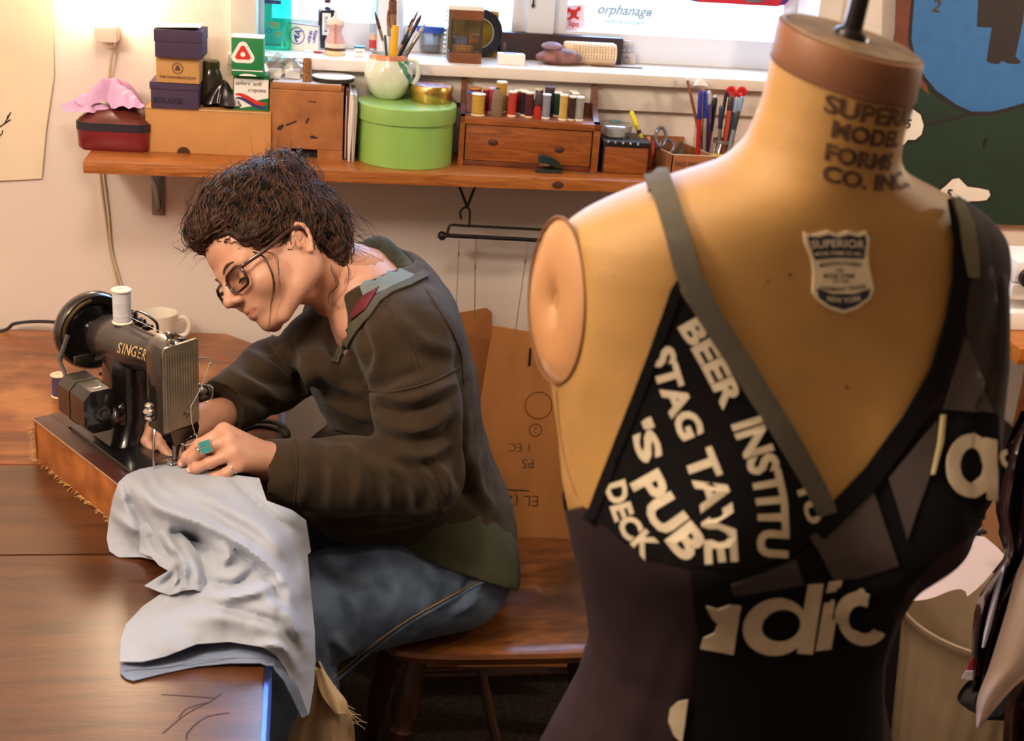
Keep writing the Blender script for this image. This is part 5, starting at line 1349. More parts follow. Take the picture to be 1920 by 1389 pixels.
# pillar: rounded rectangular section, flared foot
def rsec(cx, cy, w_, d_, r, z, n=6): return [(x+cx, y-d_/2+cy, z+BZ) for x, y in rrect(w_, d_, r, n)]
MB().loft([rsec(0, .148, .110, .118, .02, 0), rsec(0, .148, .098, .108, .025, .008), rsec(0, .150, .074, .088, .028, .035), rsec(0, .152, .066, .080, .028, .08), rsec(0, .152, .064, .078, .028, .125), rsec(0, .152, .050, .066, .024, .150), rsec(0, .152, .02, .03, .008, .156)]).build('pillar', M_jap, sm)
# arm: round section tapering to the head
def csec(y, rx, rz_, z, cx=0, n=28): return [(cx+rx*cos(a), y, z+BZ+rz_*sin(a)) for a in np.linspace(0, 2*pi, n+1)[:-1]]
MB().loft([csec(.235, .012, .012, .128), csec(.232, .026, .026, .128), csec(.215, .034, .034, .130), csec(.17, .034, .035, .131), csec(.12, .031, .031, .137), csec(.07, .027, .027, .146), csec(.03, .0255, .0265, .151), csec(.012, .0265, .030, .150)]).build('arm', M_japw, sm)
# head casting and ribbed face plate
HX = -.006
def hsec(y, k): return [(HX+x, y, z+BZ) for x, z in [(-.030*k, .060), (-.031*k, .175), (-.026*k, .186), (-.01*k, .193), (.012*k, .193), (.022*k, .188), (.026*k, .176), (.026*k, .060)]]
MB().loft([hsec(-.022, .97), hsec(-.020, 1), hsec(.020, 1), hsec(.026, .9)]).build('head', M_jap, sm, ang=30)
M_plate = mat('face_plate_nickel', (150, 140, 120), .32, .6, var=.2, scale=30)
mb = MB(); po = [(-.029, .064), (-.029, .184), (-.026, .190), (.022, .196), (.025, .192), (.025, .074), (.021, .070)]
mb.prism([(HX+x, -.026, z+BZ) for x, z in po], (0, .004, 0)); fp = mb.build('face_plate', M_plate, sm, smooth=False)
for k in range(13):
    x = -.0265+k*.0040; zt_ = .187 if k < 12 else .188
    mb = MB(); mb.prism([(HX+x, -.026, .068+BZ+(.004 if k > 10 else 0)), (HX+x+.0012, -.0273, .068+BZ+(.004 if k > 10 else 0)), (HX+x+.0024, -.026, .068+BZ+(.004 if k > 10 else 0))], (0, 0, zt_-.068-.004))
    mb.build('rib', M_plate, fp, smooth=False)
MB().lathe([(.0022, 0), (.0022, .0025), (0, .003)], 12, 0, L_(HX+.010, -.0262, .098), (0, -1, 0)).build('thread_guide', M_nick, fp)
MB().lathe([(.0045, 0), (.0045, .001), (.003, .002), (0, .0022)], 14, 0, L_(HX+.004, -.0262, .086), (0, -1, 0)).build('plate_screw', M_nickd, fp)
MB().lathe([(.006, 0), (.006, .006), (.0045, .008), (.0055, .0095), (.0065, .012), (.0065, .016), (.005, .018), (0, .0185)], 18, 0, L_(-.016, -.012, .190)).build('pressure_knob', M_nickd, sm)
MB().lathe([(.0045, 0), (.0045, .0012), (.003, .002), (0, .002)], 14, 0, L_(.002, -.010, .1935)).build('oil_cap', M_nickd, sm)
# needle bar, presser bar and foot
mb = MB(); mb.prism([(-.026, -.024, .064+BZ), (.020, -.024, .064+BZ), (.016, -.024, .046+BZ), (-.020, -.024, .040+BZ)], (0, .034, 0)); mb.build('head_foot', M_jap, sm, smooth=False)
MB().tube([L_(-.012, -.010, .05), L_(-.012, -.010, .030), L_(-.0115, -.010, .006)], [.0042, .0042, .0036], 12).build('presser_bar', M_nickd, sm)
MB().tube([L_(.002, -.010, .05), L_(.002, -.010, .022), L_(.002, -.010, .003)], [.0032, .0030, .0009], 10).build('needle_bar', M_nick, sm)
mb = MB(); mb.box(L_(-.019, -.016, .003), L_(.001, .004, .006), bev=.001); mb.box(L_(-.0165, -.014, .006), L_(-.0075, -.006, .016), bev=.001)
mb.build('presser_foot', M_nick, sm)
MB().lathe([(.004, 0), (.004, .006), (.002, .007), (0, .007)], 12, 0, L_(-.018, -.010, .012), (-1, 0, 0)).build('foot_screw', M_nick, sm)
mb = MB(); mb.tube(spline([L_(-.014, -.012, .044), L_(-.004, -.030, .040), L_(.012, -.030, .046), L_(.014, -.02, .054)], 10), .0011, 6); mb.build('needle_guard', M_nick, sm)
mb = MB(); mb.tube(spline([L_(-.030, .012, .066), L_(-.036, .004, .056), L_(-.042, -.004, .036), L_(-.044, -.006, .016), L_(-.042, -.004, .008)], 14), [.0032]*4+[.0026]*6+[.0032]*4, 8, flat=((1, 0, 0), .6)); mb.build('presser_lifter', M_nick, sm)
for z, r_ in ((.074, .007), (.084, .009), (.092, .006)): MB().lathe([(r_*.6, -.004), (r_, -.002), (r_, .003), (r_*.5, .005)], 16, 0, L_(-.036, .016, z), (-.5, 0, 1)).build('regulator_nut', M_nick, sm)
# take-up lever, tension assembly
MB().tube(spline([L_(.018, -.012, .158), L_(.032, -.014, .160), L_(.042, -.016, .158), L_(.046, -.017, .152), L_(.041, -.017, .150)], 14), .0017, 8).build('take_up_lever', M_nick, sm)
MB().lathe([(.009, 0), (.009, .006), (.014, .008), (.0145, .010), (.0135, .012), (.0145, .0135), (.0145, .0155), (.010, .017), (.006, .018), (.006, .024), (.009, .025), (.0095, .032), (.006, .034), (0, .034)], 22, 0, L_(.018, -.004, .104), (1, 0, 0)).build('tension_dial', M_nickd, sm)
MB().tube(spline([L_(.036, -.004, .116), L_(.048, -.012, .112), L_(.046, -.014, .096), L_(.036, -.012, .090)], 12), .0010, 6).build('check_spring', M_nick, sm)
# threads
th = [mw(.0, .155, .20), mw(.010, .08, .182), mw(.022, .0, .165), mw(.044, -.016, .156)]
mb = MB(); mb.tube([sm.matrix_world.inverted() @ Vector(p) if False else Vector(L_(*q)) for q in ((.006, .150, .178), (.016, .06, .176), (.026, .0, .172), (.040, -.012, .12))], .0004, 4)
mb.tube([Vector(L_(*q)) for q in ((.042, -.016, .152), (.020, -.027, .118), (HX+.010, -.0292, .098))], .0004, 4)
mb.tube([Vector(L_(*q)) for q in spline([(HX+.010, -.0292, .098), (.006, -.028, .07), (.012, -.024, .05), (.003, -.014, .012)], 8)], .0004, 4)
mb.build('thread', mat('thread_white', (226, 220, 210), .7, var=0), sm); tag(sm.children[-1], kind='stuff')
# hand wheel, belt, motor
wy, wz, WR = .262, .125, .062
MB().lathe([(0, -.012), (.016, -.012), (.018, -.004), (.040, -.002), (.046, -.010), (WR-.004, -.011), (WR, -.006), (WR, .006), (WR-.003, .012), (.048, .013), (.040, .006), (.020, .008), (.018, .016), (0, .017)], 48, 0, L_(0, wy, wz), (0, 1, 0)).build('hand_wheel', M_jap, sm)
mb = MB(); mb.tube([Vector(L_((WR-.009)*cos(a), wy-.0118, wz+(WR-.009)*sin(a))) for a in np.linspace(1.7, 3.2, 16)], .0028, 6, flat=((0, 1, 0), .4)); mb.build('groove_glint', mat('glint_gold', (190, 160, 110), .25, .9), sm)  # warm glint on the black rim groove, laid in as a brass-coloured strip
mb = MB(); mb.tube([L_(-.048, wy-.016, wz+.006), L_(-.066, wy-.022, wz-.03), L_(-.080, .176, .076)], .0042, 8, flat=((0, 1, 0), .45)); mb.build('belt', mat('belt_grey', (96, 88, 84), .5), sm)
mb = MB(); mb.box(L_(-.060, .200, .098), L_(-.028, .204, .112), bev=.001); mb.build('bracket_plate', M_nickd, sm)
def osec(y, w_, h_, c_, cx=-.080, cz=.073): return [(cx+x, y, cz+z+BZ) for x, z in [(-w_, -h_+c_), (-w_, h_-c_), (-w_+c_, h_), (w_-c_, h_), (w_, h_-c_), (w_, -h_+c_), (w_-c_, -h_), (-w_+c_, -h_)]]
MB().loft([osec(.072, .020, .026, .010), osec(.075, .026, .032, .012), osec(.12, .0275, .033, .012), osec(.156, .0275, .033, .012), osec(.166, .022, .026, .010)]).build('motor', M_jap, sm, ang=25)
mt = sm.children[-1]
MB().loft([osec(.118, .0282, .0337, .0123), osec(.121, .0282, .0337, .0123)]).build('seam_band', M_japw, mt, ang=25)
MB().lathe([(.014, 0), (.014, .003), (.011, .004), (.010, .002), (.006, .002), (.005, .005), (0, .005)], 24, 0, L_(-.079, .072, .071), (0, -1, 0)).build('motor_cap', M_jap, mt)
MB().box(L_(-.06, .10, .03), L_(-.03, .15, .06), bev=.004).build('motor_mount', M_jap, sm)
MB().lathe([(.012, 0), (.012, .012), (.008, .014)], 18, 0, L_(-.080, .166, .073), (0, 1, 0)).build('motor_pulley', M_nickd, sm)
# bobbin winder by the wheel, slide bars on the operator side
bw = [(.045, .225, .150, .011), (.055, .215, .142, .008), (.062, .205, .136, .006)]
for k, (x, y, z, r_) in enumerate(bw): MB().lathe([(r_*.6, -.008), (r_, -.006), (r_, .002), (r_*.7, .004), (r_*.7, .008), (0, .009)], 16, 0, L_(x, y, z), (.6, -.8, .1)).build('winder_wheel', M_jap, sm)
MB().tube(spline([L_(.030, .225, .13), L_(.05, .22, .16), L_(.072, .20, .146), L_(.074, .195, .128)], 12), .0022, 8).build('winder_arm', M_nickd, sm)
MB().tube([L_(.03, .19, .06), L_(.10, .10, .052)], .004, 8).build('knee_bar', M_jap, sm)
MB().tube([L_(-.02, .205, .075), L_(.045, .205, .072), L_(.06, .15, .07)], .003, 8).build('rod', M_nickd, sm)
# lettering along the arm on the side away from the woman
v, f = text_mesh('SINGER', .0215, .0004, spacing=1.12)
def on_arm(u, w_):                            # u along towards the needle, w_ up
    y = .080-u; r_ = float(np.interp(y, [.03, .07, .12, .17], [.0262, .027, .031, .0345])); zc = float(np.interp(y, [.03, .07, .12, .17], [.151, .146, .137, .131]))
    a = pi-.28-w_/r_
    return L_((r_+.0013)*cos(a), y, zc+(r_+.0013)*sin(a))
mb = MB(); mb.add([on_arm(p[0], p[1]) for p in v], f); mb.build('lettering', mat('gilt', (216, 190, 130), .35, .5, var=.1), sm, smooth=False)
# spool on the arm
sp = spool('thread_spool', 'tall white thread spool standing on the arm of the sewing machine', mw(0, .163, .1655), .0150, .054, (236, 234, 240), (238, 226, 200))
# ------------------------------------------------------------------ right side: bin, hanging patterns, desk corner
M_bin = mat('bin_plastic', (156, 134, 106), .5, var=.08, scale=14)
zr = .42
L = PZ(1716, 1165, zr); Fr = PZ(1812, 1246, zr)
RB = .165
bc = np.array([L[0]+RB*.97, L[1]+.03, 0])
bn = thing('waste_bin', 'tall ribbed beige plastic waste bin at the right', 'bin', bc)
n = 96; rings = []
for z, r, rib in ((0, .115, 0), (.004, .118, .002), (.30, .142, .0024), (.36, .150, 0), (zr-.02, .156, 0), (zr-.012, RB, 0), (zr, RB+.002, 0), (zr+.002, RB-.002, 0), (zr-.004, RB-.008, 0), (zr-.03, .149, 0), (.006, .110, 0)):
    rings.append([((r+rib*(1 if k % 4 < 2 else -1))*cos(2*pi*k/n), (r+rib*(1 if k % 4 < 2 else -1))*sin(2*pi*k/n), z) for k in range(n)])
MB().loft(rings).build('bucket', M_bin, bn, ang=50)
MB().lathe([(0, .25), (.10, .25), (.122, .262), (.124, .258)], 24).build('bin_liner', mat('liner_brown', (110, 78, 50), .9, var=.3), bn)
# hanging pattern pieces, film covered
def hang(name, label, cat, px, dep, m, thick=.0012, tilt=None, parent=None):
    """flat piece hung at a real distance; outline on a plane facing roughly into the room"""
    c = PD(*px[0], dep); nrm = np.array(tilt if tilt is not None else [-.35, -.9, .0]); nrm = nrm/np.linalg.norm(nrm)
    P = [PP(a, b_, c, nrm) for a, b_ in px]
    if parent is None:
        parent = thing(name, label, cat, P[0])
        nm = 'piece'
    else: nm = name
    mb = MB(); mb.prism(P, tuple(-nrm*thick)); mb.build(nm, m, parent, smooth=False, off=parent.location)
    return parent, c, nrm
M_patt = mat('pattern_card_white', (226, 208, 214), .7, var=.04, scale=10)
M_tan = mat('pattern_card_tan', (176, 124, 84), .7, var=.1, scale=12)
def curve(pts, n): return [tuple(q) for q in spline(pts, n)]
wp = curve([(1722, 1096), (1757, 1087), (1790, 1068), (1815, 1040), (1829, 1004)], 14)+[(1846, 1006), (1866, 1022), (1884, 1040)]+curve([(1880, 1048), (1856, 1078), (1836, 1100), (1814, 1118)], 8)+[(1811, 1109), (1806, 1106)]+curve([(1800, 1104), (1780, 1108), (1745, 1122), (1708, 1127)], 8)
hang('pattern_piece', 'white curved paper pattern piece sticking out above the bin', 'pattern', wp, 1.62, M_patt, tilt=[-.10, -.60, .78])
hang('pattern_piece', 'tan card pattern piece hanging behind the white curved one', 'pattern', [(1834, 1000), (1850, 960), (1868, 930), (1880, 890), (1900, 820), (1912, 780), (1930, 770), (1930, 830), (1880, 930), (1872, 1000), (1886, 1040), (1860, 1016)], 1.68, M_tan)
mb = MB(); c_ = PD(1836, 1000, 1.61)
t = thing('binder_clip', 'small dark bulldog clip holding the white pattern piece', 'clip', c_)
MB().tube([(-.006, 0, 0), (0, -.003, .004), (.007, 0, .002)], .0032, 8).build('grip', M_be, t); MB().tube([(-.005, -.002, .002), (0, -.004, .010), (.006, -.002, .003)], .0007, 6).build('wire_loop', M_steel, t)
M_film = mat('dark_film', (44, 28, 30), .15, var=.35, scale=14, coat=.7, stretch=(1, 1, .2))
def foldsheet(name, label, cat, edgeL, edgeR, dep, m, waves=3, amp=.012, n=24, mcols=None):
    """hanging sheet between two px edges, with vertical folds of real depth"""
    eL, eR = spline(edgeL, n), spline(edgeR, n); V = []; k_ = 22
    for i in range(n):
        for j in range(k_):
            s_ = j/(k_-1); a = eL[i]*(1-s_)+eR[i]*s_
            V.append(PD(a[0], a[1], dep+amp*sin(s_*2*pi*waves+i*.12)+.01*s_))
    t = thing(name, label, cat, V[-k_])
    mb = MB(); mb.add(V, grid_mesh(V, k_, n)); V2 = [v-_f*-.0025 for v in V]; mb.add(V2, [q_[::-1] for q_ in grid_mesh(V, k_, n)]); mb.build('sheet', m, t, off=t.location); return t
foldsheet('garment_cover', 'dark film covered garment hanging at the right edge', 'garment', [(1916, 770), (1884, 850), (1868, 950), (1885, 1040), (1832, 1130), (1822, 1260), (1824, 1300)], [(1990, 770), (1985, 850), (1975, 950), (1960, 1040), (1930, 1130), (1880, 1220), (1856, 1290)], 1.55, M_film)
foldsheet('dark_garment', 'black folded garment tucked behind the film at the lower right', 'garment', [(1836, 1268), (1812, 1282), (1796, 1310), (1812, 1328), (1826, 1336)], [(1930, 1268), (1930, 1290), (1926, 1318), (1900, 1348), (1852, 1350)], 1.60, mat('black_cloth', (22, 18, 20), .8, var=.2), 2, .008)
foldsheet('brown_garment', 'dark brown shiny garment hanging at the lower right corner', 'garment', [(1940, 760), (1936, 1000), (1926, 1200), (1905, 1280), (1892, 1310), (1885, 1340), (1880, 1420)], [(1995, 760), (1995, 1000), (1995, 1200), (1990, 1280), (1990, 1310), (1990, 1420)], 1.50, mat('brown_satin', (70, 40, 30), .3, var=.3, scale=20), 3, .012)
foldsheet('paper_pattern', 'large curled white paper pattern hanging at the right edge', 'pattern', [(1934, 760), (1930, 1000), (1906, 1080), (1884, 1160), (1856, 1250), (1834, 1310), (1832, 1364)], [(1990, 760), (1990, 1000), (1990, 1080), (1990, 1160), (1980, 1220), (1900, 1290), (1836, 1366)], 1.46, mat('tissue_white', (226, 204, 190), .5, var=.06, scale=9), 1, .008)
foldsheet('film_strip', 'narrow shiny clear film fold beside the white pattern', 'film', [(1876, 1075), (1862, 1120), (1848, 1180), (1842, 1215)], [(1888, 1050), (1874, 1110), (1858, 1175), (1847, 1212)], 1.50, mat('film_white', (220, 214, 224), .2, coat=.5, var=.05), 1, .003)
t, c_, n_ = hang('red_label', 'red and white printed label sticking out beside the bin', 'label', [(1811, 1262), (1818, 1240), (1836, 1218), (1836, 1266), (1818, 1270)], 1.56, mat('tag_red', (176, 34, 34), .6, var=.1))
hang('white_band', '', '', [(1803, 1272), (1811, 1258), (1828, 1258), (1828, 1276)], 1.555, mat('tag_white', (214, 206, 200), .6), parent=t)
# desk corner and white machine beyond the form
dz = .86
dk = thing('side_desk', 'orange wooden desk corner with a painted edge at the far right', 'desk', (1.62, 2.30, 0))
A = PY(1893, 640, 2.10)
MB().box((A[0]-.0, 2.06, A[2]-.030), (A[0]+.62, YW-.03, A[2]), bev=.003).build('desktop', wood('desk_orange', (214, 132, 44), (180, 100, 30), .35, 5, (1.2, 10, 10)), dk, off=dk.location)
for x, y in ((A[0]+.30, 2.12), (A[0]+.55, 2.12), (A[0]+.30, 2.48), (A[0]+.55, 2.48)): MB().lathe([(.018, 0), (.024, A[2]-.03)], 12, 0, (x, y, 0)).build('leg', M_draw, dk, off=dk.location)
mb = MB(); rng = np.random.RandomState(2)
for k in range(18): x, z = A[0]+rng.uniform(.0, .1), A[2]-.010-rng.rand()*.012; mb.ell((x, 2.0595, z), (rng.uniform(.001, .005), .0008, rng.uniform(.001, .003)), 8, 5)
tag(mb.build('paint_specks', M_be, dk, off=dk.location), kind='stuff')
B = np.array([A[0]+.02, 2.16, A[2]])
wm = thing('white_machine', 'white plastic sewing machine at the right edge of the picture', 'sewing machine', B)
MB().box((0, 0, 0), (.34, .16, .035), bev=.006).build('bed', M_white, wm); MB().box((.24, .01, .035), (.34, .14, .12), bev=.012).build('pillar', M_white, wm)
MB().box((0.005, .01, .085), (.26, .13, .13), bev=.014).build('arm', M_white, wm); MB().box((.005, .01, .055), (.07, .12, .085), bev=.006).build('head', M_white, wm)
MB().lathe([(.018, 0), (.018, .010), (0, .012)], 20, 0, (.03, .01, .10), (0, -1, 0)).build('dark_dial', M_be, wm)

# dark covered storage stack under the desk
ds = thing('storage_chest', 'low black fabric covered chest standing under the side desk behind the bin', 'chest', (1.42, 2.40, 0))
M_bf = mat('black_fabric', (24, 20, 20), .9, var=.2, scale=30)
MB().box((-.31, -.17, .02), (.08, .15, .56), bev=.02).build('body', M_bf, ds); MB().box((-.32, -.18, .56), (.09, .155, .62), bev=.012).build('lid', M_bf, ds)
for sx in (-.26, .03):
    for sy in (-.13, .11): MB().cyl((sx, sy, 0), (sx, sy, .03), .02, n=12).build('foot', M_be, ds)

# stand that carries the hanging pieces, mostly beyond the right edge of the picture
A = PD(1930, 752, 1.48); B = PD(1936, 752, 1.70)
rk = thing('garment_rack', 'slim black garment rack holding patterns and covered garments at the right', 'rack', (1.30, 1.42, 0))
MB().tube([A, B], .006, 10).build('hanging_bar', M_blk, rk, off=rk.location)
M_ = (A+B)/2
MB().tube([M_, (1.28, M_[1], M_[2]), (1.30, M_[1], M_[2]-.03), (1.30, M_[1], .03)], .009, 10).build('post', M_blk, rk, off=rk.location)
for a in (0, 2.09, 4.19): MB().tube([(1.30, M_[1], .05), (1.30+.14*cos(a), M_[1]+.14*sin(a), .012)], .010, 8).build('foot', M_blk, rk, off=rk.location)
# ------------------------------------------------------------------ dress form in the foreground
from mathutils.geometry import delaunay_2d_cdt
FO = np.array([.409, 1.007, 0.0]); FR = radians(6.5)
M_canvas = mat('form_canvas', (172, 130, 68), .55, var=.07, scale=16, bump=.25, bscale=700)
M_canvd = mat('form_cap_canvas', (126, 80, 48), .5, var=.12, scale=20)
SEC = np.array([  # z, half width, front, back, centre y, exponent
    (1.556, .0565, .0565, .0565, .000, 2), (1.530, .0565, .0565, .0565, .000, 2), (1.495, .057, .057, .057, .004, 2), (1.468, .062, .061, .060, .010, 2),
    (1.452, .076, .067, .066, .016, 2), (1.438, .110, .077, .074, .025, 2.05), (1.422, .150, .088, .082, .034, 2.1), (1.405, .180, .096, .088, .041, 2.2),
    (1.390, .196, .102, .092, .046, 2.3), (1.370, .204, .108, .095, .050, 2.4), (1.330, .2045, .113, .100, .051, 2.5), (1.280, .198, .119, .104, .050, 2.5),
    (1.235, .190, .127, .106, .049, 2.4), (1.200, .183, .133, .107, .047, 2.3), (1.160, .178, .136, .107, .043, 2.2), (1.100, .163, .128, .105, .038, 2.1),
    (1.050, .148, .119, .103, .034, 2.1), (1.000, .138, .112, .104, .030, 2.1), (.950, .146, .112, .110, .030, 2.1), (.900, .165, .119, .120, .031, 2.1),
    (.860, .180, .124, .128, .032, 2.1), (.800, .193, .128, .134, .033, 2.1), (.740, .197, .130, .134, .034, 2.1), (.690, .196, .128, .130, .034, 2.1)])
SEC = SEC[::-1]
def fpoint(th, z, off=0.0):
    p = [np.interp(z, SEC[:, 0], SEC[:, i]) for i in range(1, 6)]
    a, bf, bb, cy, e = p
    c, s_ = np.cos(th), np.sin(th)
    b_ = np.where(s_ < 0, bf, bb)
    r = (np.abs(c/(a+off))**e+np.abs(s_/(b_+off))**e)**(-1/e)
    x, y = r*c, r*s_+cy
    w = np.where(s_ < 0, 1, 0)
    for sx in (-1, 1):
        g_ = np.exp(-((x-sx*.090)**2/(2*.044**2)+(z-1.168)**2/(2*np.where(z > 1.168, .062, .040)**2)))*w
        y = y-.046*g_; x = x+sx*.014*g_
    lim = .1985+off+(y-.05)*np.tan(radians(11))
    m = (z > 1.225) & (z < 1.40)
    x = np.where(m, np.clip(x, -lim, lim), x)
    return x, y
NT, NZ = 200, 260
zs = np.linspace(.69, 1.556, NZ); ths = np.linspace(0, 2*pi, NT, endpoint=False)
TT, ZZ = np.meshgrid(ths, zs)
def fgrid(off=0.0):
    x, y = fpoint(TT, ZZ, off); V = np.stack([x, y, ZZ], -1).reshape(-1, 3)
    k = np.array([1, 2, 1])/4
    A = V.reshape(NZ, NT, 3)
    for _ in range(3):
        B = A.copy(); m_ = (zs > .70) & (zs < 1.524)
        S_ = (np.roll(A, 1, 0)+2*A+np.roll(A, -1, 0))/4; B[m_] = S_[m_]; A = (np.roll(B, 1, 1)+2*B+np.roll(B, -1, 1))/4
    A[..., 0] += np.maximum(A[..., 2]-1.45, 0)*.05
    A[..., 2] += (A[..., 1]*.17-A[..., 0]*.15)*np.clip((A[..., 2]-1.45)/.07, 0, 1)
    return A.reshape(-1, 3)
def fw(V):
    V = np.asarray(V, float); c, s_ = cos(FR), sin(FR)
    return np.stack([FO[0]+V[..., 0]*c-V[..., 1]*s_, FO[1]+V[..., 0]*s_+V[..., 1]*c, V[..., 2]], -1)
def fl(P):
    P = np.asarray(P, float)-FO; c, s_ = cos(FR), sin(FR)
    return np.stack([P[..., 0]*c+P[..., 1]*s_, -P[..., 0]*s_+P[..., 1]*c, P[..., 2]], -1)
form = thing('dress_form', 'tan canvas dress form with a capped neck standing in the foreground right', 'dress form', FO, FR)
FVl = fgrid(0.0); FF = grid_mesh(FVl, NT, NZ, True)
mb = MB(); mb.add(FVl, FF); mb.add([(0, .034, .69)], []); nb = len(mb.v)-1
mb.f += [(k, nb, (k+1) % NT) for k in range(NT)]; mb.m += [0]*NT
mb.build('body', M_canvas, form)
tilt = lambda v: [(x+(z-1.45)*.05, y-max(0, z-1.56)*.10, z+(y*.17-(x+(z-1.45)*.05)*.15)*min(1, max(0, (z-1.45)/.07))) for x, y, z in v]
mb = MB(); mb.lathe([(.0572, 1.529), (.0576, 1.530), (.0578, 1.553), (.0570, 1.5565), (.0500, 1.5575), (0, 1.5578)], 64); mb.v = tilt(mb.v); mb.build('neck_cap', [M_canvd], form, ang=30)
mb = MB().lathe([(.0573, 1.5265), (.0582, 1.528), (.0573, 1.5295)], 64, caps=False); mb.v = tilt(mb.v); mb.build('cap_seam', mat('seam_brown', (96, 56, 30), .8), form)
mb = MB(); mb.lathe([(.0530, 1.5575), (.052, 1.5588), (0, 1.559)], 48); mb.v = tilt(mb.v); mb.build('cap_disc', mat('cap_disc_worn', (122, 98, 62), .6, var=.3, scale=40, col2=(84, 62, 40)), form)
M_pole = mat('black_pole', (26, 22, 22), .3, .6)
mb = MB().lathe([(.014, 1.5585), (.013, 1.562), (.0075, 1.566), (.0068, 1.60), (.0068, 1.86), (.005, 1.865), (0, 1.865)], 20); mb.v = tilt(mb.v); mb.build('neck_pole', M_pole, form)
MB().lathe([(.016, .02), (.014, .30), (.014, .70)], 16, 0, (0, .034, 0)).build('stand_pole', M_pole, form)
for k in range(3):
    a = k*2*pi/3+.5; MB().tube([(0, .034, .16), (.12*cos(a), .034+.12*sin(a), .10), (.24*cos(a), .034+.24*sin(a), .012)], [.014, .013, .011], 10).build('stand_leg', M_pole, form)
# arm plate (the other side is covered by the cap sleeve): shallow domed oval with a seam and a dimpled screw
M_plate2 = mat('arm_plate', (186, 136, 90), .22, var=.05, scale=20, coat=.35)
for sx in (-1,):
    mb = MB(); pr = [(0, -.0042), (.05, -.004), (.11, .000), (.22, .0040), (.45, .0058), (.72, .0048), (.90, .0026), (1.0, -.001)]; n = 44; V = []; F = []
    for i, (r, d) in enumerate(pr):
        for k in range(n):
            a = 2*pi*k/n; yy = .047*r*cos(a)*(1-.08*sin(a)); V.append((sx*(.1988+d+yy*.194), .050+yy, 1.330+.0690*r*sin(a)))
    F = grid_mesh(V, n, len(pr), True); mb.add(V, F); mb.build('arm_plate', M_plate2, form)
    MB().tube([(sx*(.1990+.0485*cos(a)*.194), .050+.0485*cos(a)*(1-.08*sin(a)), 1.330+.0705*sin(a)) for a in np.linspace(0, 2*pi, 49)[:-1]], .0013, 6, closed=True).build('plate_seam', mat('seam_shadow', (120, 78, 40), .7), form)
    MB().lathe([(.0045, 0), (.003, .0012), (0, .0014)], 12, 0, (sx*.1945, .050, 1.330), (sx, -.2, 0)).build('plate_screw', mat('screw_dark', (40, 28, 22), .4, .5), form)
FBV = BVHTree.FromPolygons([tuple(v) for v in fw(FVl)], FF)
def fhit(px, py, T=None):
    T = T or FBV
    h = T.ray_cast(Vector(CC), Vector(ray(px, py)).normalized())
    if h[0] is None:
        d = Vector(ray(px, py)).normalized(); g_ = T.find_nearest(Vector(CC)+d*1.06); return np.array(g_[0]), np.array(g_[1])
    n = np.array(h[1]); n = n if n @ ray(px, py) < 0 else -n
    return np.array(h[0]), n
def resample(P, step, closed=True):
    P = [np.array(p, float) for p in P]; out = []; m = len(P)
    for i in range(m if closed else m-1):
        a, b_ = P[i], P[(i+1) % m]; k = max(1, int(np.ceil(np.linalg.norm(b_-a)/step)))
        out += [a+(b_-a)*j/k for j in range(k)]
    if not closed: out.append(P[-1])
    return out
def inpoly(pt, poly):
    x, y = pt; c = False; j = len(poly)-1
    for i in range(len(poly)):
        if (poly[i][1] > y) != (poly[j][1] > y) and x < (poly[j][0]-poly[i][0])*(y-poly[i][1])/(poly[j][1]-poly[i][1])+poly[i][0]: c = not c
        j = i
    return c
def conform(name, poly, off, m, parent=None, step=12, holes=(), thick=None, T=None, hit=None, tf=None, off3=None):
    """cloth piece cut to an outline and laid on the form's surface, with a turned edge"""
    parent = parent or form
    B = resample(poly, step); pts = [Vector(p) for p in B]; edges = [(i, (i+1) % len(B)) for i in range(len(B))]
    loops = [list(range(len(B)))]
    for h in holes:
        o = len(pts); H_ = resample(h, step); pts += [Vector(p) for p in H_]; edges += [(o+i, o+(i+1) % len(H_)) for i in range(len(H_))]; loops.append([o+i for i in range(len(H_))])
    x0, y0 = np.min(B, 0); x1, y1 = np.max(B, 0)
    for gx in np.arange(x0+step/2, x1, step):
        for gy in np.arange(y0+step/2, y1, step):
            if inpoly((gx, gy), B) and not any(inpoly((gx, gy), h) for h in holes): pts.append(Vector((gx, gy)))
    r_ = delaunay_2d_cdt(pts, edges, [], 0, 1e-4); v2, f2 = r_[0], r_[2]
    F = [tuple(f) for f in f2 if inpoly(np.mean([v2[i] for i in f], 0), B) and not any(inpoly(np.mean([v2[i] for i in f], 0), h) for h in holes)]
    hits = [(hit or (lambda a, b_: fhit(a, b_, T)))(*q) for q in v2]
    P = [h[0]+h[1]*off for h in hits]; Q = [h[0]+h[1]*(off-(thick or min(off, .003))) for h in hits]
    cnt = {}
    for f in F:
        for i in range(len(f)):
            e = (f[i], f[(i+1) % len(f)]); cnt[frozenset(e)] = cnt.get(frozenset(e), [])+[e]
    N = len(P); mb = MB(); mb.add((tf or fl)(np.array(P+Q)), F+[(e[0][1], e[0][0], N+e[0][0], N+e[0][1]) for e in cnt.values() if len(e) == 1])
    return mb.build(name, m, parent, ang=60, off=off3)
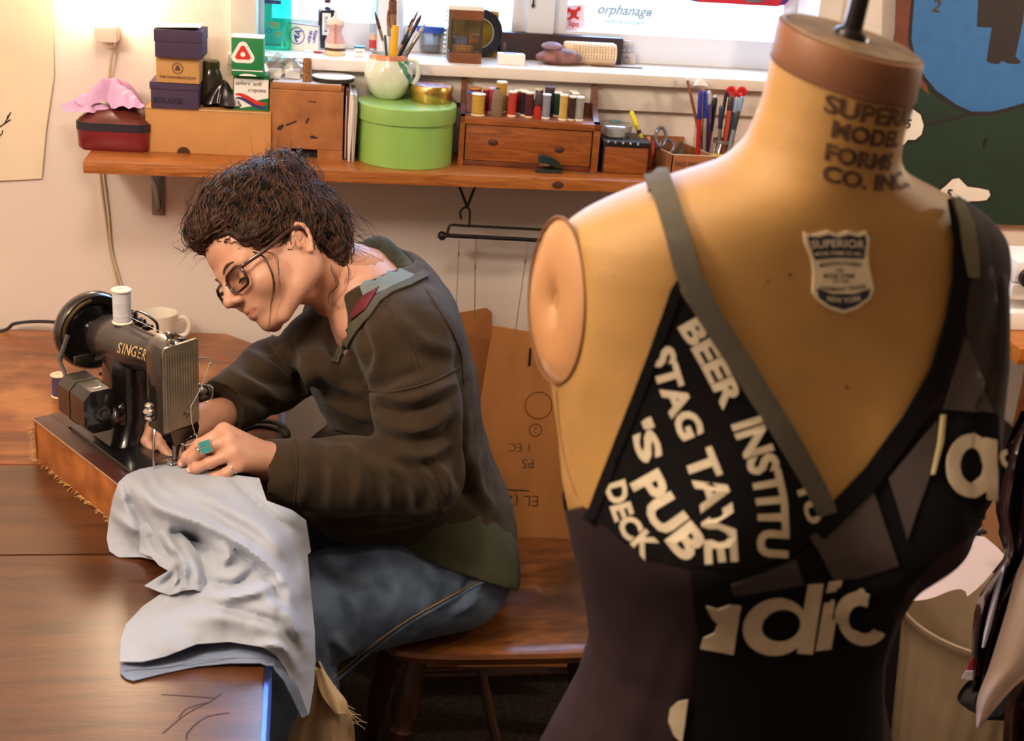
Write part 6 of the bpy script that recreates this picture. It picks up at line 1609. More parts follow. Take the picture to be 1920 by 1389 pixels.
def conform_text(name, txt, path, h_px, off, m, parent, bold=.02, squash=1.0):
    """block lettering set along a line on the cloth"""
    v, f = text_mesh(txt, 1.0, bold, align='LEFT', spacing=1.0)
    x0, x1 = v[:, 0].min(), v[:, 0].max(); y0 = v[:, 1].min(); hh = v[:, 1].max()-y0
    P = spline(path, 60); s_ = np.concatenate([[0], np.cumsum(np.linalg.norm(np.diff(P, axis=0), axis=1))]); T = s_[-1]
    out = []
    for a, b_, _ in v:
        d = (a-x0)/(x1-x0)*T; q = np.array([np.interp(d, s_, P[:, 0]), np.interp(d, s_, P[:, 1])])
        q2 = np.array([np.interp(min(d+3, T), s_, P[:, 0]), np.interp(min(d+3, T), s_, P[:, 1])])-np.array([np.interp(max(d-3, 0), s_, P[:, 0]), np.interp(max(d-3, 0), s_, P[:, 1])])
        u = q2/np.linalg.norm(q2); nrm = np.array([u[1], -u[0]])       # up of the letters
        q = q+nrm*((b_-y0)/hh-.5)*h_px
        p, n = fhit(*q); out.append(p+n*off)
    mb = MB(); mb.add(fl(np.array(out)), f); return mb.build(name, m, parent, smooth=False)

# ---- the patchwork top worn by the form
top_ = thing('patchwork_top', 'dark patchwork tank top with block letters worn by the dress form', 'top', FO, FR)
M_aub = mat('aubergine_jersey', (44, 30, 34), .9, var=.12, scale=30, bump=.2, bscale=800, spec=.2)
M_blackj = mat('black_jersey', (13, 11, 12), .95, spec=.15, var=.1, scale=30, bump=.2, bscale=800)
M_strap = mat('olive_grey_strap', (80, 75, 62), .9, var=.08, scale=60, bump=.3, bscale=900)
M_grey = mat('grey_brown_jersey', (66, 56, 54), .9, var=.08, scale=30, bump=.2, bscale=800)
M_print = mat('cracked_print', (202, 188, 160), .7, var=.08, scale=60)
M_dkbr = mat('dark_brown_jersey', (36, 27, 25), .9, var=.1, scale=30, bump=.2, bscale=800)
FQ = np.array(FF); GVl = FVl+vnormals(FVl, FQ)*(.003 if (vnormals(FVl, FQ)*(FVl-[0, .04, 0]))[:, :2].sum() > 0 else -.003)
# neckline / armhole limits on the body, in the form's own frame
def inside(x, y, z, th):
    front_ = y < .03
    if x < -.085:                              # low armhole at the form's right side
        lim = 1.168 if y < .0 else 1.168-.03*min(1, y/.05)
        if z > lim + max(0, (x+.178))*2.2*(1 if y < 0 else .2): return False
    if front_:
        v = 1.145+abs(x-.0)*(2.1 if x < 0 else 1.9)
        v += max(0, x-.112)*5
        return z < v
    return z < 1.34
X, Y_ = GVl[:, 0], GVl[:, 1]
keep = np.array([inside(a, b_, c, 0) for a, b_, c in GVl])
# folds at the waist on the left side
fold = np.zeros(len(GVl))
for k, (x0_, w0) in enumerate(((-.118, .010), (-.096, .008), (-.132, .008))):
    fold += .004*np.exp(-((X-x0_+.10*(ZZ.reshape(-1)-1.0)*(k-1))/w0)**2)*np.exp(-((ZZ.reshape(-1)-1.0)/.11)**2)
G2 = GVl.copy(); G2[:, 1] -= fold*(Y_ < .02)
fk = [f for f in FF if all(keep[i] for i in f)]
used = sorted({i for f in fk for i in f}); mp_ = {i: k for k, i in enumerate(used)}
mb = MB(); mb.add(G2[used], [tuple(mp_[i] for i in f) for f in fk]); mb.build('jersey_body', M_aub, top_)
# cap sleeve and loose side hanging off the form's left shoulder
sec_ = []
for z, xo, yo, rx, ry in ((1.418, .150, .045, .006, .015), (1.414, .152, .045, .018, .040), (1.402, .146, .045, .030, .058), (1.385, .154, .045, .034, .068), (1.36, .159, .042, .036, .074), (1.33, .164, .042, .037, .078), (1.29, .170, .04, .037, .080), (1.25, .146, .02, .05, .092), (1.21, .121, .005, .066, .108), (1.17, .091, -.01, .074, .114), (1.135, .055, -.015, .074, .108), (1.11, .045, -.012, .07, .1), (1.08, .055, -.005, .066, .085)):
    sec_.append([(xo+rx*cos(a), yo+ry*sin(a), z+.003*sin(3*a)) for a in np.linspace(0, 2*pi, 49)[:-1]])
slm = MB().loft(sec_); SLV = fw(np.array(slm.v)); slm.build('cap_sleeve', M_dkbr, top_)
nF = len(FVl); SBV2 = BVHTree.FromPolygons([tuple(v) for v in fw(GVl)]+[tuple(v) for v in SLV], FF+[tuple(i+nF for i in f) for f in slm.f])
TXT = [(1268, 524), (1282, 560), (1310, 600), (1352, 668), (1394, 738), (1440, 812), (1490, 884), (1528, 948), (1552, 985), (1508, 1012), (1460, 1036), (1400, 1056), (1350, 1060), (1290, 1056), (1230, 1040), (1180, 1012), (1145, 982), (1112, 962), (1136, 900), (1170, 810), (1206, 706), (1240, 600), (1258, 545)]
conform('letter_panel', TXT, .0065, M_blackj, top_)
for tx, pa, h in (('BEER', [(1288, 600), (1326, 664), (1372, 760)], 44), ('INSTITU', [(1392, 788), (1424, 880), (1438, 960), (1436, 1040)], 58),
                  ('STAG', [(1240, 648), (1262, 726), (1302, 820)], 46), ('TAVE', [(1308, 846), (1338, 930), (1348, 1000), (1352, 1050)], 54),
                  ("'S", [(1204, 786), (1232, 862)], 46), ('PUB', [(1216, 890), (1256, 962), (1312, 1034)], 58),
                  ('DECK', [(1164, 900), (1186, 972), (1236, 1030)], 40), ('TU', [(1492, 900), (1520, 976)], 34)):
    conform_text('printed_word', tx, pa, h, .0077, M_print, top_, bold=.045)
# lower black body panel
conform('black_panel', [(1296, 1060), (1350, 1068), (1420, 1064), (1500, 1030), (1560, 988), (1640, 910), (1700, 840), (1752, 770), (1868, 778), (1872, 900), (1862, 960), (1820, 1000), (1760, 1040), (1700, 1100), (1668, 1180), (1650, 1250), (1650, 1400), (1280, 1400), (1296, 1300), (1310, 1200)], .0025, M_blackj, top_, step=9, T=SBV2)
conform('strap', [(1208, 336), (1232, 318), (1252, 314), (1270, 372), (1292, 440), (1312, 512), (1352, 588), (1402, 668), (1452, 756), (1502, 842), (1550, 930), (1560, 956), (1524, 966), (1486, 896), (1440, 816), (1394, 740), (1350, 666), (1308, 598), (1276, 542), (1262, 500), (1250, 452), (1232, 390)], .0085, M_strap, top_)
conform('neck_binding', [(1772, 378), (1790, 384), (1806, 430), (1812, 500), (1806, 560), (1790, 640), (1760, 730), (1700, 830), (1640, 916), (1560, 990), (1540, 1008), (1516, 990), (1548, 950), (1620, 876), (1690, 780), (1740, 690), (1768, 600), (1782, 520), (1784, 450)], .0050, M_blackj, top_, T=SBV2)
conform('shoulder_strip', [(1776, 384), (1794, 386), (1812, 420), (1822, 470), (1824, 520), (1806, 518), (1796, 470), (1788, 420)], .0070, mat('olive_strip', (104, 100, 74), .9, var=.08, scale=60), top_, T=SBV2)
conform('grey_patch', [(1512, 1004), (1560, 968), (1634, 916), (1660, 990), (1684, 1056), (1610, 1078), (1560, 1082), (1536, 1040)], .0040, M_grey, top_, T=SBV2)
conform('grey_patch', [(1664, 896), (1752, 790), (1756, 830), (1744, 880), (1716, 960), (1700, 1010), (1682, 950)], .0040, M_grey, top_, T=SBV2)
conform('grey_patch', [(1806, 632), (1832, 700), (1858, 776), (1766, 768), (1786, 700)], .0040, M_grey, top_, T=SBV2)
conform('grey_patch', [(1368, 1086), (1420, 1070), (1480, 1044), (1500, 1086), (1430, 1096), (1372, 1104)], .0068, mat('grey_dim_jersey', (58, 50, 50), .9), top_)
conform('brown_panel', [(1812, 400), (1832, 404), (1850, 440), (1866, 560), (1866, 700), (1862, 778), (1838, 712), (1812, 640), (1806, 600), (1818, 520)], .0022, M_dkbr, top_, T=SBV2)
conform('piping', [(1758, 778), (1764, 778), (1760, 830), (1746, 890), (1741, 890), (1752, 834)], .0060, mat('pale_piping', (196, 180, 130), .8), top_, T=SBV2)
conform('left_binding', [(1272, 520), (1258, 540), (1224, 640), (1190, 740), (1152, 850), (1118, 946), (1106, 966), (1120, 976), (1134, 960), (1176, 840), (1214, 730), (1256, 606), (1276, 552)], .0078, M_blackj, top_)
def ringpoly(cx, cy, rx, ry, a0=0, a1=2*pi, n=30, rot=0, sk=0.0):
    P = []
    for a in np.linspace(a0, a1, n):
        x, y = rx*cos(a), ry*sin(a); P.append((cx+x*cos(rot)-y*sin(rot), cy+x*sin(rot)+y*cos(rot)))
    return P
lo = .0062
D = lambda nm, poly, holes=(), st=8: conform(nm, poly, lo, M_print, top_, step=st, holes=holes, thick=.001, T=SBV2)
# 'dic' with half a letter before it, slanting; 'a' and a cut letter on the shoulder panel
D('printed_letter', ringpoly(1450, 1166, 60, 54, rot=-.18)[:-1], [ringpoly(1460, 1163, 36, 31, rot=-.18)[:-1]])
D('printed_letter', [(1490, 1216), (1518, 1218), (1538, 1086), (1508, 1088)])
D('printed_letter', [(1524, 1212), (1552, 1208), (1568, 1118), (1540, 1122)]); D('printed_letter', [(1544, 1102), (1570, 1098), (1575, 1080), (1549, 1083)])
c_out = ringpoly(1612, 1152, 46, 50, .75, 2*pi-1.0, 26, rot=-.15); c_in = ringpoly(1614, 1152, 23, 27, .75, 2*pi-1.0, 26, rot=-.15)
D('printed_letter', c_out+c_in[::-1])
D('printed_letter', [(1326, 1124), (1346, 1130), (1366, 1122), (1386, 1124), (1374, 1218), (1346, 1212), (1314, 1206), (1320, 1186), (1340, 1176), (1346, 1158), (1334, 1144)])
D('printed_letter', [(1292, 1304), (1286, 1350), (1280, 1386), (1266, 1372), (1256, 1346), (1260, 1322), (1274, 1308)])
D('printed_letter', ringpoly(1810, 874, 44, 60)[:-1], [ringpoly(1812, 874, 23, 34)[:-1]]); D('printed_letter', [(1838, 824), (1858, 826), (1858, 936), (1840, 934)])
D('printed_letter', [(1874, 842), (1866, 846), (1862, 858), (1866, 870), (1872, 876), (1875, 868), (1870, 862), (1870, 855), (1875, 850)], st=4)
# shield label on the chest and stencilled neck
lb = [(1506, 434), (1520, 440), (1534, 437), (1552, 432), (1570, 438), (1590, 432), (1608, 437), (1622, 432), (1629, 446), (1626, 474), (1628, 500), (1637, 540), (1630, 560), (1606, 578), (1580, 587), (1552, 578), (1530, 562), (1522, 548), (1524, 510), (1520, 484), (1508, 456)]
M_lab = mat('label_cream', (226, 214, 180), .5, var=.06); M_nav = mat('label_navy', (34, 36, 58), .5)
conform('chest_label', lb, .0016, M_lab, form, step=10)
conform('label_field', [(1513, 442), (1534, 444), (1552, 439), (1570, 445), (1590, 439), (1608, 444), (1620, 440), (1622, 452), (1619, 476), (1617, 484), (1570, 482), (1526, 486), (1516, 456)], .0021, M_nav, form, step=9)
conform('label_field', [(1529, 540), (1560, 550), (1600, 550), (1630, 540), (1626, 556), (1604, 572), (1580, 580), (1554, 572), (1534, 558)], .0021, M_nav, form, step=9)
for tx, pa, h, m_ in (('SUPERIOR', [(1519, 457), (1570, 455), (1618, 457)], 15, M_lab), ('MODEL FORMS CO. INC.', [(1526, 475), (1570, 473), (1614, 475)], 7, M_lab), ('MANUFACTURERS', [(1534, 497), (1572, 492), (1612, 496)], 8, M_nav),
                      ('OF', [(1565, 506), (1579, 506)], 7, M_nav), ('MODEL FORMS', [(1542, 516), (1600, 516)], 9, M_nav), ('TO THE', [(1558, 526), (1588, 526)], 7, M_nav), ('GARMENT TRADE', [(1534, 538), (1572, 541), (1620, 536)], 8, M_nav), ('NEW YORK', [(1548, 558), (1580, 562), (1612, 557)], 10, M_lab)):
    conform_text('label_lettering', tx, pa, h, .0026, m_, form, bold=.015)
M_sten = mat('stencil_ink', (48, 29, 18), .7, scale=120, col2=(92, 60, 36))
for tx, p0_, hz, wd in (('SUPERIOR', (1546, 192), .0145, .0135), ('MODEL', (1560, 240), .0135, .0135), ('FORMS', (1548, 283), .0135, .0132), ('CO. INC.', (1542, 322), .0130, .0115)):
    v, f = text_mesh(tx, 1.0, .04, align='LEFT'); v[:, 1] -= (v[:, 1].max()+v[:, 1].min())/2; v[:, 1] /= np.ptp(v[:, 1]); v[:, 0] = (v[:, 0]-v[:, 0].min())/np.ptp(v[:, 0])*len(tx)
    q0 = fl(fhit(*p0_)[0]); cx = (q0[2]-1.45)*.05; a0 = atan2(q0[1]-.004, q0[0]-cx); out = []
    for u_, w_, _ in v:
        a = a0+u_*wd/.060; z = q0[2]+w_*hz+(sin(a)-sin(a0))*.0085-(cos(a)-cos(a0))*.0078
        o_ = fw(np.array([cx+.2*cos(a), .004+.2*sin(a), z])); h_ = FBV.ray_cast(Vector(o_), Vector(fw(np.array([cx, .004, z]))-o_).normalized()); n_ = (o_-np.array(h_[0])); out.append(np.array(h_[0])+n_/np.linalg.norm(n_)*.0006)
    mb = MB(); mb.add(fl(np.array(out)), f); mb.build('stencil', M_sten, form, smooth=False)
mb = MB()
for px, py, r in ((1440, 527, .0012), (1481, 515, .0014), (1588, 726, .0016), (1562, 468, .001)):
    p, n = fhit(px, py); mb.lathe([(r, 0), (r*.6, .0005), (0, .0005)], 8, 0, fl(p+n*.0001), (0, -1, 0))
tag(mb.build('pin_marks', M_sten, form), kind='stuff')
# side seam on the body
P = [fhit(*q) for q in spline([(1044, 732), (1050, 800), (1062, 870), (1082, 930)], 24)]
mb = MB(); mb.tube(fl(np.array([p+n*.0002 for p, n in P])), .0007, 5); mb.build('side_seam', mat('seam_shadow', (120, 78, 40), .7), form)
# ------------------------------------------------------------------ pale blue t-shirt under the needle, draped over the base, the table and its edge
def tps(P, z, lam=2.0):
    P = np.array(P, float)/100.0; n = len(P)
    U = lambda r: np.where(r > 1e-9, r*r*np.log(r+1e-9), 0)
    K = U(np.linalg.norm(P[:, None]-P[None], axis=2))+np.eye(n)*lam*1e-2
    A = np.zeros((n+3, n+3)); A[:n, :n] = K; A[:n, n] = 1; A[:n, n+1:] = P; A[n, :n] = 1; A[n+1:, :n] = P.T
    w = np.linalg.solve(A, np.concatenate([z, [0, 0, 0]]))
    def f(Q):
        Q = np.array(Q, float)/100.0
        return U(np.linalg.norm(Q[:, None]-P[None], axis=2)) @ w[:n]+w[n]+Q @ w[n+1:]
    return f
def segdist(Q, line):
    Q = np.array(Q, float); L = spline(line, 200); d = np.linalg.norm(Q[:, None]-L[None], axis=2); i = d.argmin(1)
    t = L[np.minimum(i+3, 199)]-L[np.maximum(i-3, 0)]; r = Q-L[i]
    return d.min(1)*np.sign(t[:, 0]*r[:, 1]-t[:, 1]*r[:, 0]+1e-9), i/199.0
def drape(outline, ctrl, folds, step=6, noise=.0016, seed=1, floor_z=None):
    """cloth surface: heights interpolated between measured points, folds as ridges; returns verts, faces"""
    B = resample(outline, step); pts = [Vector(p) for p in B]; x0, y0 = np.min(B, 0); x1, y1 = np.max(B, 0)
    for i, gy in enumerate(np.arange(y0+step/2, y1, step*.87)):
        for gx in np.arange(x0+step/2*(i % 2), x1, step):
            if inpoly((gx, gy), B): pts.append(Vector((gx, gy)))
    r_ = delaunay_2d_cdt(pts, [(i, (i+1) % len(B)) for i in range(len(B))], [], 0, 1e-4); v2 = np.array([tuple(q) for q in r_[0]])
    F = [tuple(f) for f in r_[2] if inpoly(np.mean([v2[i] for i in f], 0), B)]
    z = tps([c[:2] for c in ctrl], np.array([c[2] for c in ctrl]))(v2)
    for line, amp, wd in folds:
        d, t = segdist(v2, line); z = z+1.45*amp*np.exp(-(d/wd)**2)*np.sin(pi*np.clip(t, .04, .96))**.5
    z = z+noise*vnoise(np.c_[v2/38.0, np.zeros(len(v2))], 1.0, seed)+noise*.5*vnoise(np.c_[v2/16.0, np.zeros(len(v2))], 1.0, seed+1)
    V = np.array([PZ(a, b_, c) for (a, b_), c in zip(v2, z)])
    if floor_z is not None:
        V[:, 2] = np.where((V[:, 0] < XE+.01) & (V[:, 2] < floor_z), floor_z, V[:, 2])
    return V, F, v2
def cloth(name, V, F, m, parent, th=.0016):
    nn = np.zeros_like(V)
    for f in F:
        n = np.cross(V[f[1]]-V[f[0]], V[f[2]]-V[f[0]])
        for i in f: nn[i] += n
    nn /= np.linalg.norm(nn, axis=1)[:, None]+1e-12
    s_ = np.sign((nn*(CC-V)).sum(1))[:, None]; nn *= s_; N = len(V)
    cnt = {}
    for f in F:
        for i in range(len(f)): e = (f[i], f[(i+1) % len(f)]); cnt.setdefault(frozenset(e), []).append(e)
    mb = MB(); mb.add(np.concatenate([V, V-nn*th]), list(F)+[tuple(N+i for i in f[::-1]) for f in F]+[(e[0][1], e[0][0], N+e[0][0], N+e[0][1]) for e in cnt.values() if len(e) == 1])
    return mb.build(name, m, parent, off=parent.location, ang=70)
M_tee = mat('pale_blue_jersey', (162, 170, 184), .9, var=.04, scale=14, bump=.25, bscale=900, sheen=.15)
M_teein = mat('jersey_inside_shaded', (122, 136, 164), .9, var=.05, scale=14, bump=.2, bscale=900)  # same jersey darkened: shade under the hem is mixed into the colour
tee = thing('t_shirt', 'pale blue grey t-shirt being sewn, draped from the machine over the table edge', 't-shirt', PZ(400, 1100, ZT))
CT = [(335, 868, .833), (290, 876, .830), (262, 884, .828), (238, 894, .832), (224, 906, .830), (214, 930, .814), (206, 968, .782), (202, 1010, .759), (207, 1034, .752), (240, 1044, .753), (262, 1040, .757),
      (250, 930, .836), (240, 920, .840), (226, 916, .832), (262, 960, .820), (280, 1000, .796), (232, 990, .786), (300, 930, .836), (380, 895, .836), (450, 900, .842), (500, 940, .836), (560, 962, .812), (582, 1030, .745), (400, 960, .832), (480, 1000, .824), (540, 1020, .806), (330, 990, .822), (255, 975, .808),
      (300, 1050, .778), (350, 1070, .780), (420, 1080, .806), (500, 1090, .806), (555, 1110, .780), (582, 1130, .728), (320, 1120, .764), (285, 1128, .757), (262, 1145, .756), (236, 1175, .756), (226, 1205, .758), (228, 1238, .758),
      (300, 1180, .778), (400, 1160, .792), (480, 1170, .796), (540, 1180, .782), (592, 1200, .716), (311, 1230, .766), (369, 1207, .772), (430, 1203, .772), (492, 1213, .770), (525, 1235, .758), (552, 1275, .722), (575, 1335, .672), (592, 1260, .690), (582, 1330, .668)]
OT = [(335, 866), (300, 872), (262, 879), (238, 889), (222, 904), (212, 932), (205, 968), (200, 1010), (205, 1034), (222, 1045), (262, 1044), (290, 1050), (320, 1075), (330, 1105), (300, 1114), (268, 1136), (236, 1170), (226, 1200), (225, 1240), (268, 1240), (311, 1230), (369, 1207), (430, 1203), (492, 1213), (520, 1230), (538, 1255), (556, 1300), (572, 1342),
      (580, 1338), (588, 1290), (592, 1240), (590, 1180), (582, 1100), (577, 1040), (583, 1034), (574, 975), (548, 956), (500, 938), (486, 896), (440, 890), (400, 886), (360, 872)]
FT = [([(262, 905), (300, 950), (390, 985), (480, 1040), (540, 1100), (566, 1180)], .011, 13), ([(330, 905), (420, 950), (500, 1000), (560, 1075)], .008, 15), ([(330, 1000), (365, 1012), (395, 1036)], -.022, 12),
      ([(236, 905), (248, 945), (272, 990)], -.010, 8), ([(410, 1000), (440, 1030), (500, 1075), (530, 1140)], -.007, 10), ([(395, 1092), (440, 1098), (480, 1070)], -.010, 10), ([(420, 1022), (430, 1040), (415, 1058)], .010, 9),
      ([(400, 1120), (470, 1112), (525, 1090)], .009, 12), ([(330, 1120), (420, 1140), (520, 1170), (560, 1220)], -.005, 9), ([(300, 1165), (380, 1150), (470, 1165)], .005, 20), ([(500, 1120), (545, 1160), (570, 1220)], .007, 10),
      ([(480, 1210), (530, 1215), (560, 1260)], .006, 9), ([(430, 890), (500, 960), (560, 1000)], -.006, 8), ([(545, 1000), (566, 1060), (575, 1110)], .007, 8), ([(210, 960), (240, 985), (262, 1000)], .006, 9), ([(285, 890), (300, 915), (330, 930)], .004, 10)]
V, F, _ = drape(OT, CT, FT, step=6, floor_z=ZT+.002); cloth('shirt_body', V, F, M_tee, tee)
# the short sleeve folded on top
CS = [(262, 990, .806), (262, 1030, .776), (290, 975, .810), (325, 992, .806), (350, 1012, .804), (374, 1044, .800), (386, 1080, .792), (386, 1112, .784), (345, 1100, .790), (318, 1114, .766), (272, 1100, .760), (300, 1076, .782), (318, 1066, .792), (290, 1048, .782), (330, 1040, .806), (355, 1070, .800)]
OS = [(262, 984), (290, 972), (328, 990), (352, 1010), (376, 1042), (386, 1078), (387, 1112), (362, 1105), (340, 1108), (318, 1116), (290, 1106), (270, 1098), (292, 1084), (316, 1070), (298, 1060), (284, 1044), (262, 1036)]
FS = [([(300, 985), (320, 1020), (345, 1060), (340, 1098)], .009, 9), ([(285, 1010), (305, 1035), (335, 1045)], -.008, 8), ([(330, 1070), (318, 1085), (300, 1100)], -.006, 7), ([(345, 1020), (366, 1060), (372, 1100)], .006, 9), ([(335, 1066), (338, 1085), (332, 1106)], -.010, 5)]
V, F, _ = drape(OS, CS, FS, step=5, seed=5); cloth('sleeve', V, F, M_tee, tee)
# inside of the back layer seen under the front hem, and the hem band
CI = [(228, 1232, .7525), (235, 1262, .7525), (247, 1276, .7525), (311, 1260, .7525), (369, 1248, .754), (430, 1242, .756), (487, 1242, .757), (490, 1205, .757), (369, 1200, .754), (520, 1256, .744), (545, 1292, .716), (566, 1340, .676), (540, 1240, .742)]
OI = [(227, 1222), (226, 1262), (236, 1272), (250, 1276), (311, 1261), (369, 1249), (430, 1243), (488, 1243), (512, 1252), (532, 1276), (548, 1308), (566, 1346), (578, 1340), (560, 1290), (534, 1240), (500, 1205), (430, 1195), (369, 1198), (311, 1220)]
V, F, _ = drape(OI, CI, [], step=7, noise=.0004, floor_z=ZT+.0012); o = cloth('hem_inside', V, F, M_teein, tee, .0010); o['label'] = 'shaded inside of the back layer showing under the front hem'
for nm, ln, dz in (('hem_stitching', [(232, 1256), (311, 1250), (369, 1239), (430, 1233), (488, 1233)], .0012),):
    mb = MB(); mb.tube([PZ(a, b_, .7585 if a > 340 else .7545) for a, b_ in spline(ln, 20)], .0006, 4); mb.build(nm, M_teein, tee, off=tee.location)
# beige frayed cloth hanging below
M_beige = mat('beige_cotton', (176, 150, 116), .95, var=.1, scale=30, bump=.3, bscale=700)
bcl = foldsheet('beige_cloth', 'frayed beige cloth strip hanging down beside the table edge below the shirt', 'cloth', [(578, 1245), (572, 1290), (562, 1330), (545, 1370), (530, 1430)], [(600, 1240), (626, 1290), (648, 1320), (662, 1352), (668, 1430)], 1.74, M_beige, 2, .012)
V = spline([(592, 1250), (612, 1300), (640, 1330), (655, 1355)], 14); mb = MB(); rng = np.random.RandomState(4)
for k in range(26):
    q_ = V[rng.randint(3, 14)]; p = PD(q_[0]+4, q_[1], 1.735); d = np.array([rng.uniform(.004, .022), rng.uniform(-.004, .004), rng.uniform(-.016, .004)])
    mb.tube(spline([p, p+d*.5+[0, 0, .003], p+d], 6), .00045, 3)
tag(mb.build('frayed_edge', mat('fray_cream', (208, 184, 146), .9), bcl, off=bcl.location), kind='stuff')
foldsheet('flap', '', '', [(590, 1250), (598, 1290), (612, 1316), (630, 1338)], [(606, 1256), (630, 1290), (650, 1316), (652, 1338)], 1.722, mat('beige_flap', (198, 172, 132), .95, var=.08), 1, .004)
fl_ = [o for o in COL.objects if o.name.startswith('flap')][0]; ch_ = fl_.children[0]; off_ = fl_.location-bcl.location; ch_.parent = bcl; ch_.location = off_; ch_.name = 'flap_fold'; bpy.data.objects.remove(fl_)

mb = MB(); mb.tube(spline([PZ(430, 806, ZT+.005), PZ(462, 793, ZT+.006), PZ(505, 790, ZT+.006), PZ(532, 800, ZT+.006), PZ(540, 818, ZT+.006), PZ(515, 832, ZT+.006), PZ(470, 828, ZT+.006)], 30), .0042, 8)
mb.tube(spline([PZ(440, 815, ZT+.013), PZ(480, 800, ZT+.014), PZ(522, 806, ZT+.014), PZ(534, 822, ZT+.014)], 20), .0042, 8)
tag(mb.build('pedal_cord', mat('black_rubber', (26, 24, 24), .5)), 'black cord coiled on the table between the machine and the woman', 'cord')
# ------------------------------------------------------------------ the seated woman
wo = thing('person', 'seated woman in glasses and an olive brown sweatshirt bending over the sewing machine', 'person', (.27, 2.05, .46))
WOFF = np.array(wo.location)
M_skin = mat('skin', (204, 152, 124), .45, var=.06, scale=30, sss=.12, bump=.05, bscale=500)
M_lip = mat('lips', (190, 118, 102), .4, var=.08, scale=80)
M_hair = mat('dark_hair', (70, 45, 32), .6, var=.4, scale=90, spec=.25)
hb_ = -_f
a_ = radians(33); c22, s22 = cos(radians(33)), sin(radians(33))
HF = c22*(-CR*cos(a_)-CU*sin(a_))+s22*hb_; HU = -CR*sin(a_)+CU*cos(a_); HL = np.cross(HU, HF)
HR = np.stack([HF, HL, HU], 1)                 # columns: forward, left (towards the room), up
HC = PD(565, 450, 2.0)-HR @ np.array([-.005, .078, -.005])
def hp(x, y, z): return HC+HR @ (np.array([x, y, z], float)/1000.0)
NB = np.array([.092, 2.06, 1.035])             # base of the neck
def build_head():
    lo = np.minimum(HC-.16, NB-[.12, .15, .12]); hi = np.maximum(HC+.17, NB+[.12, .15, .06])
    s = SDF(lo, hi, .0021)
    E = lambda c, r, k=.012, sub=False: s.ell(hp(*c), np.array(r)/1000.0, HR, k, sub)
    def Cp(a, b_, r1, r2=None, k=.008, sub=False, flat=None): s.cap(hp(*a), hp(*b_), r1/1000, (r2 if r2 is not None else r1)/1000, k, sub, flat)
    E((-8, 0, 38), (98, 74, 86)); E((44, 0, 40), (56, 61, 52), .02); E((46, 0, -22), (46, 56, 58), .02)
    E((70, 0, -46), (27, 33, 30), .016)
    for sy in (-1, 1):
        Cp((-2, sy*54, -42), (20, sy*46, -58), 13, 14, .016); Cp((20, sy*46, -58), (60, sy*22, -82), 14, 12.5, .018)
        E((62, sy*42, -24), (26, 22, 22), .02)            # cheek
        Cp((94, sy*10, 16), (80, sy*46, 14), 8.5, 8, .014) # brow
        E((-2, sy*58, -28), (26, 14, 34), .02)
    E((74, 0, -80), (15, 18, 13), .016)                    # chin
    for sy in (-1, 1): E((99, sy*32, -3), (15, 17, 11), .010, True)
    Cp((96, 0, 10), (110, 0, -22), 7, 8.5, .010); E((112, 0, -25), (10.5, 9.5, 8.5), .006)
    for sy in (-1, 1): E((101, sy*11, -29), (9, 6.5, 6.5), .005); E((103.5, sy*6, -34), (4.5, 2.8, 2.4), .002, True)
    for sy in (-1, 1):
        E((76, sy*32, -2), (14.2, 15.5, 13.5), .005)       # lids over the eye
        Cp((90, sy*20, -7), (86, sy*44, -7.5), 1.0, .9, .0016, True)
        E((91, sy*32, -8), (1.8, 10, 3.2), .003)
    # lips
    Cp((93.5, 3, -50), (83, 22, -53.5), 5.2, 2.6, .004); Cp((93.5, -3, -50), (83, -22, -53.5), 5.2, 2.6, .004)
    Cp((91.5, 5, -58.5), (82.5, 19, -56), 5.6, 3.0, .004); Cp((91.5, -5, -58.5), (82.5, -19, -56), 5.6, 3.0, .004); Cp((91.5, -5, -58.5), (91.5, 5, -58.5), 5.6, 5.6, .004)
    Cp((100, 0, -54.3), (88, 12, -54.6), 1.5, 1.4, .0015, True); Cp((100, 0, -54.3), (88, -12, -54.6), 1.5, 1.4, .0015, True); Cp((88, 12, -54.6), (83, 23, -55.6), 1.3, 1.0, .0015, True); Cp((88, -12, -54.6), (83, -23, -55.6), 1.3, 1.0, .0015, True)
    for sy in (-1, 1):                                      # ears: rim, lobe and hollow
        E((-6, sy*73, -3), (12, 6, 22), .006)
        ax = np.array([.25, sy*1.0, 0]);
        P = [(2, -14), (6, 0), (7, 14), (2, 25), (-8, 28), (-17, 20), (-19, 6), (-15, -8), (-9, -20), (-4, -27)]
        P = [(-6+x*.80, sy*(78.5-.15*x), -3+z*.82) for x, z in P]
        for i in range(1, len(P)-1): Cp(P[i], P[i+1], 3.0, 3.0 if i < 8 else 4.4, .003)
        E((-4, sy*82, -4), (7, 5.5, 11), .003, True); E((-7, sy*82, 11), (6, 3.5, 5), .003, True); Cp((3, sy*78, -12), (4, sy*79, -4), 3.6, 3, .004)
    # neck and the chest showing in the neckline
    s.cap(hp(-34, 0, -30), NB, .046, .052, .016)
    s.cap(hp(2, 4, -66), NB+[-.03, -.005, -.035], .016, .026, .022)
    s.cap(NB+[.0, -.08, -.05], NB+[.0, .09, -.05], .045, .045, .04); s.ell(NB+[-.020, .02, -.075], (.055, .07, .06), None, .04)
    s.cap(hp(-20, 40, -44), NB+[-.035, -.03, -.03], .012, .010, .02)
    return s.mesh(3)
HV, HQ = build_head()
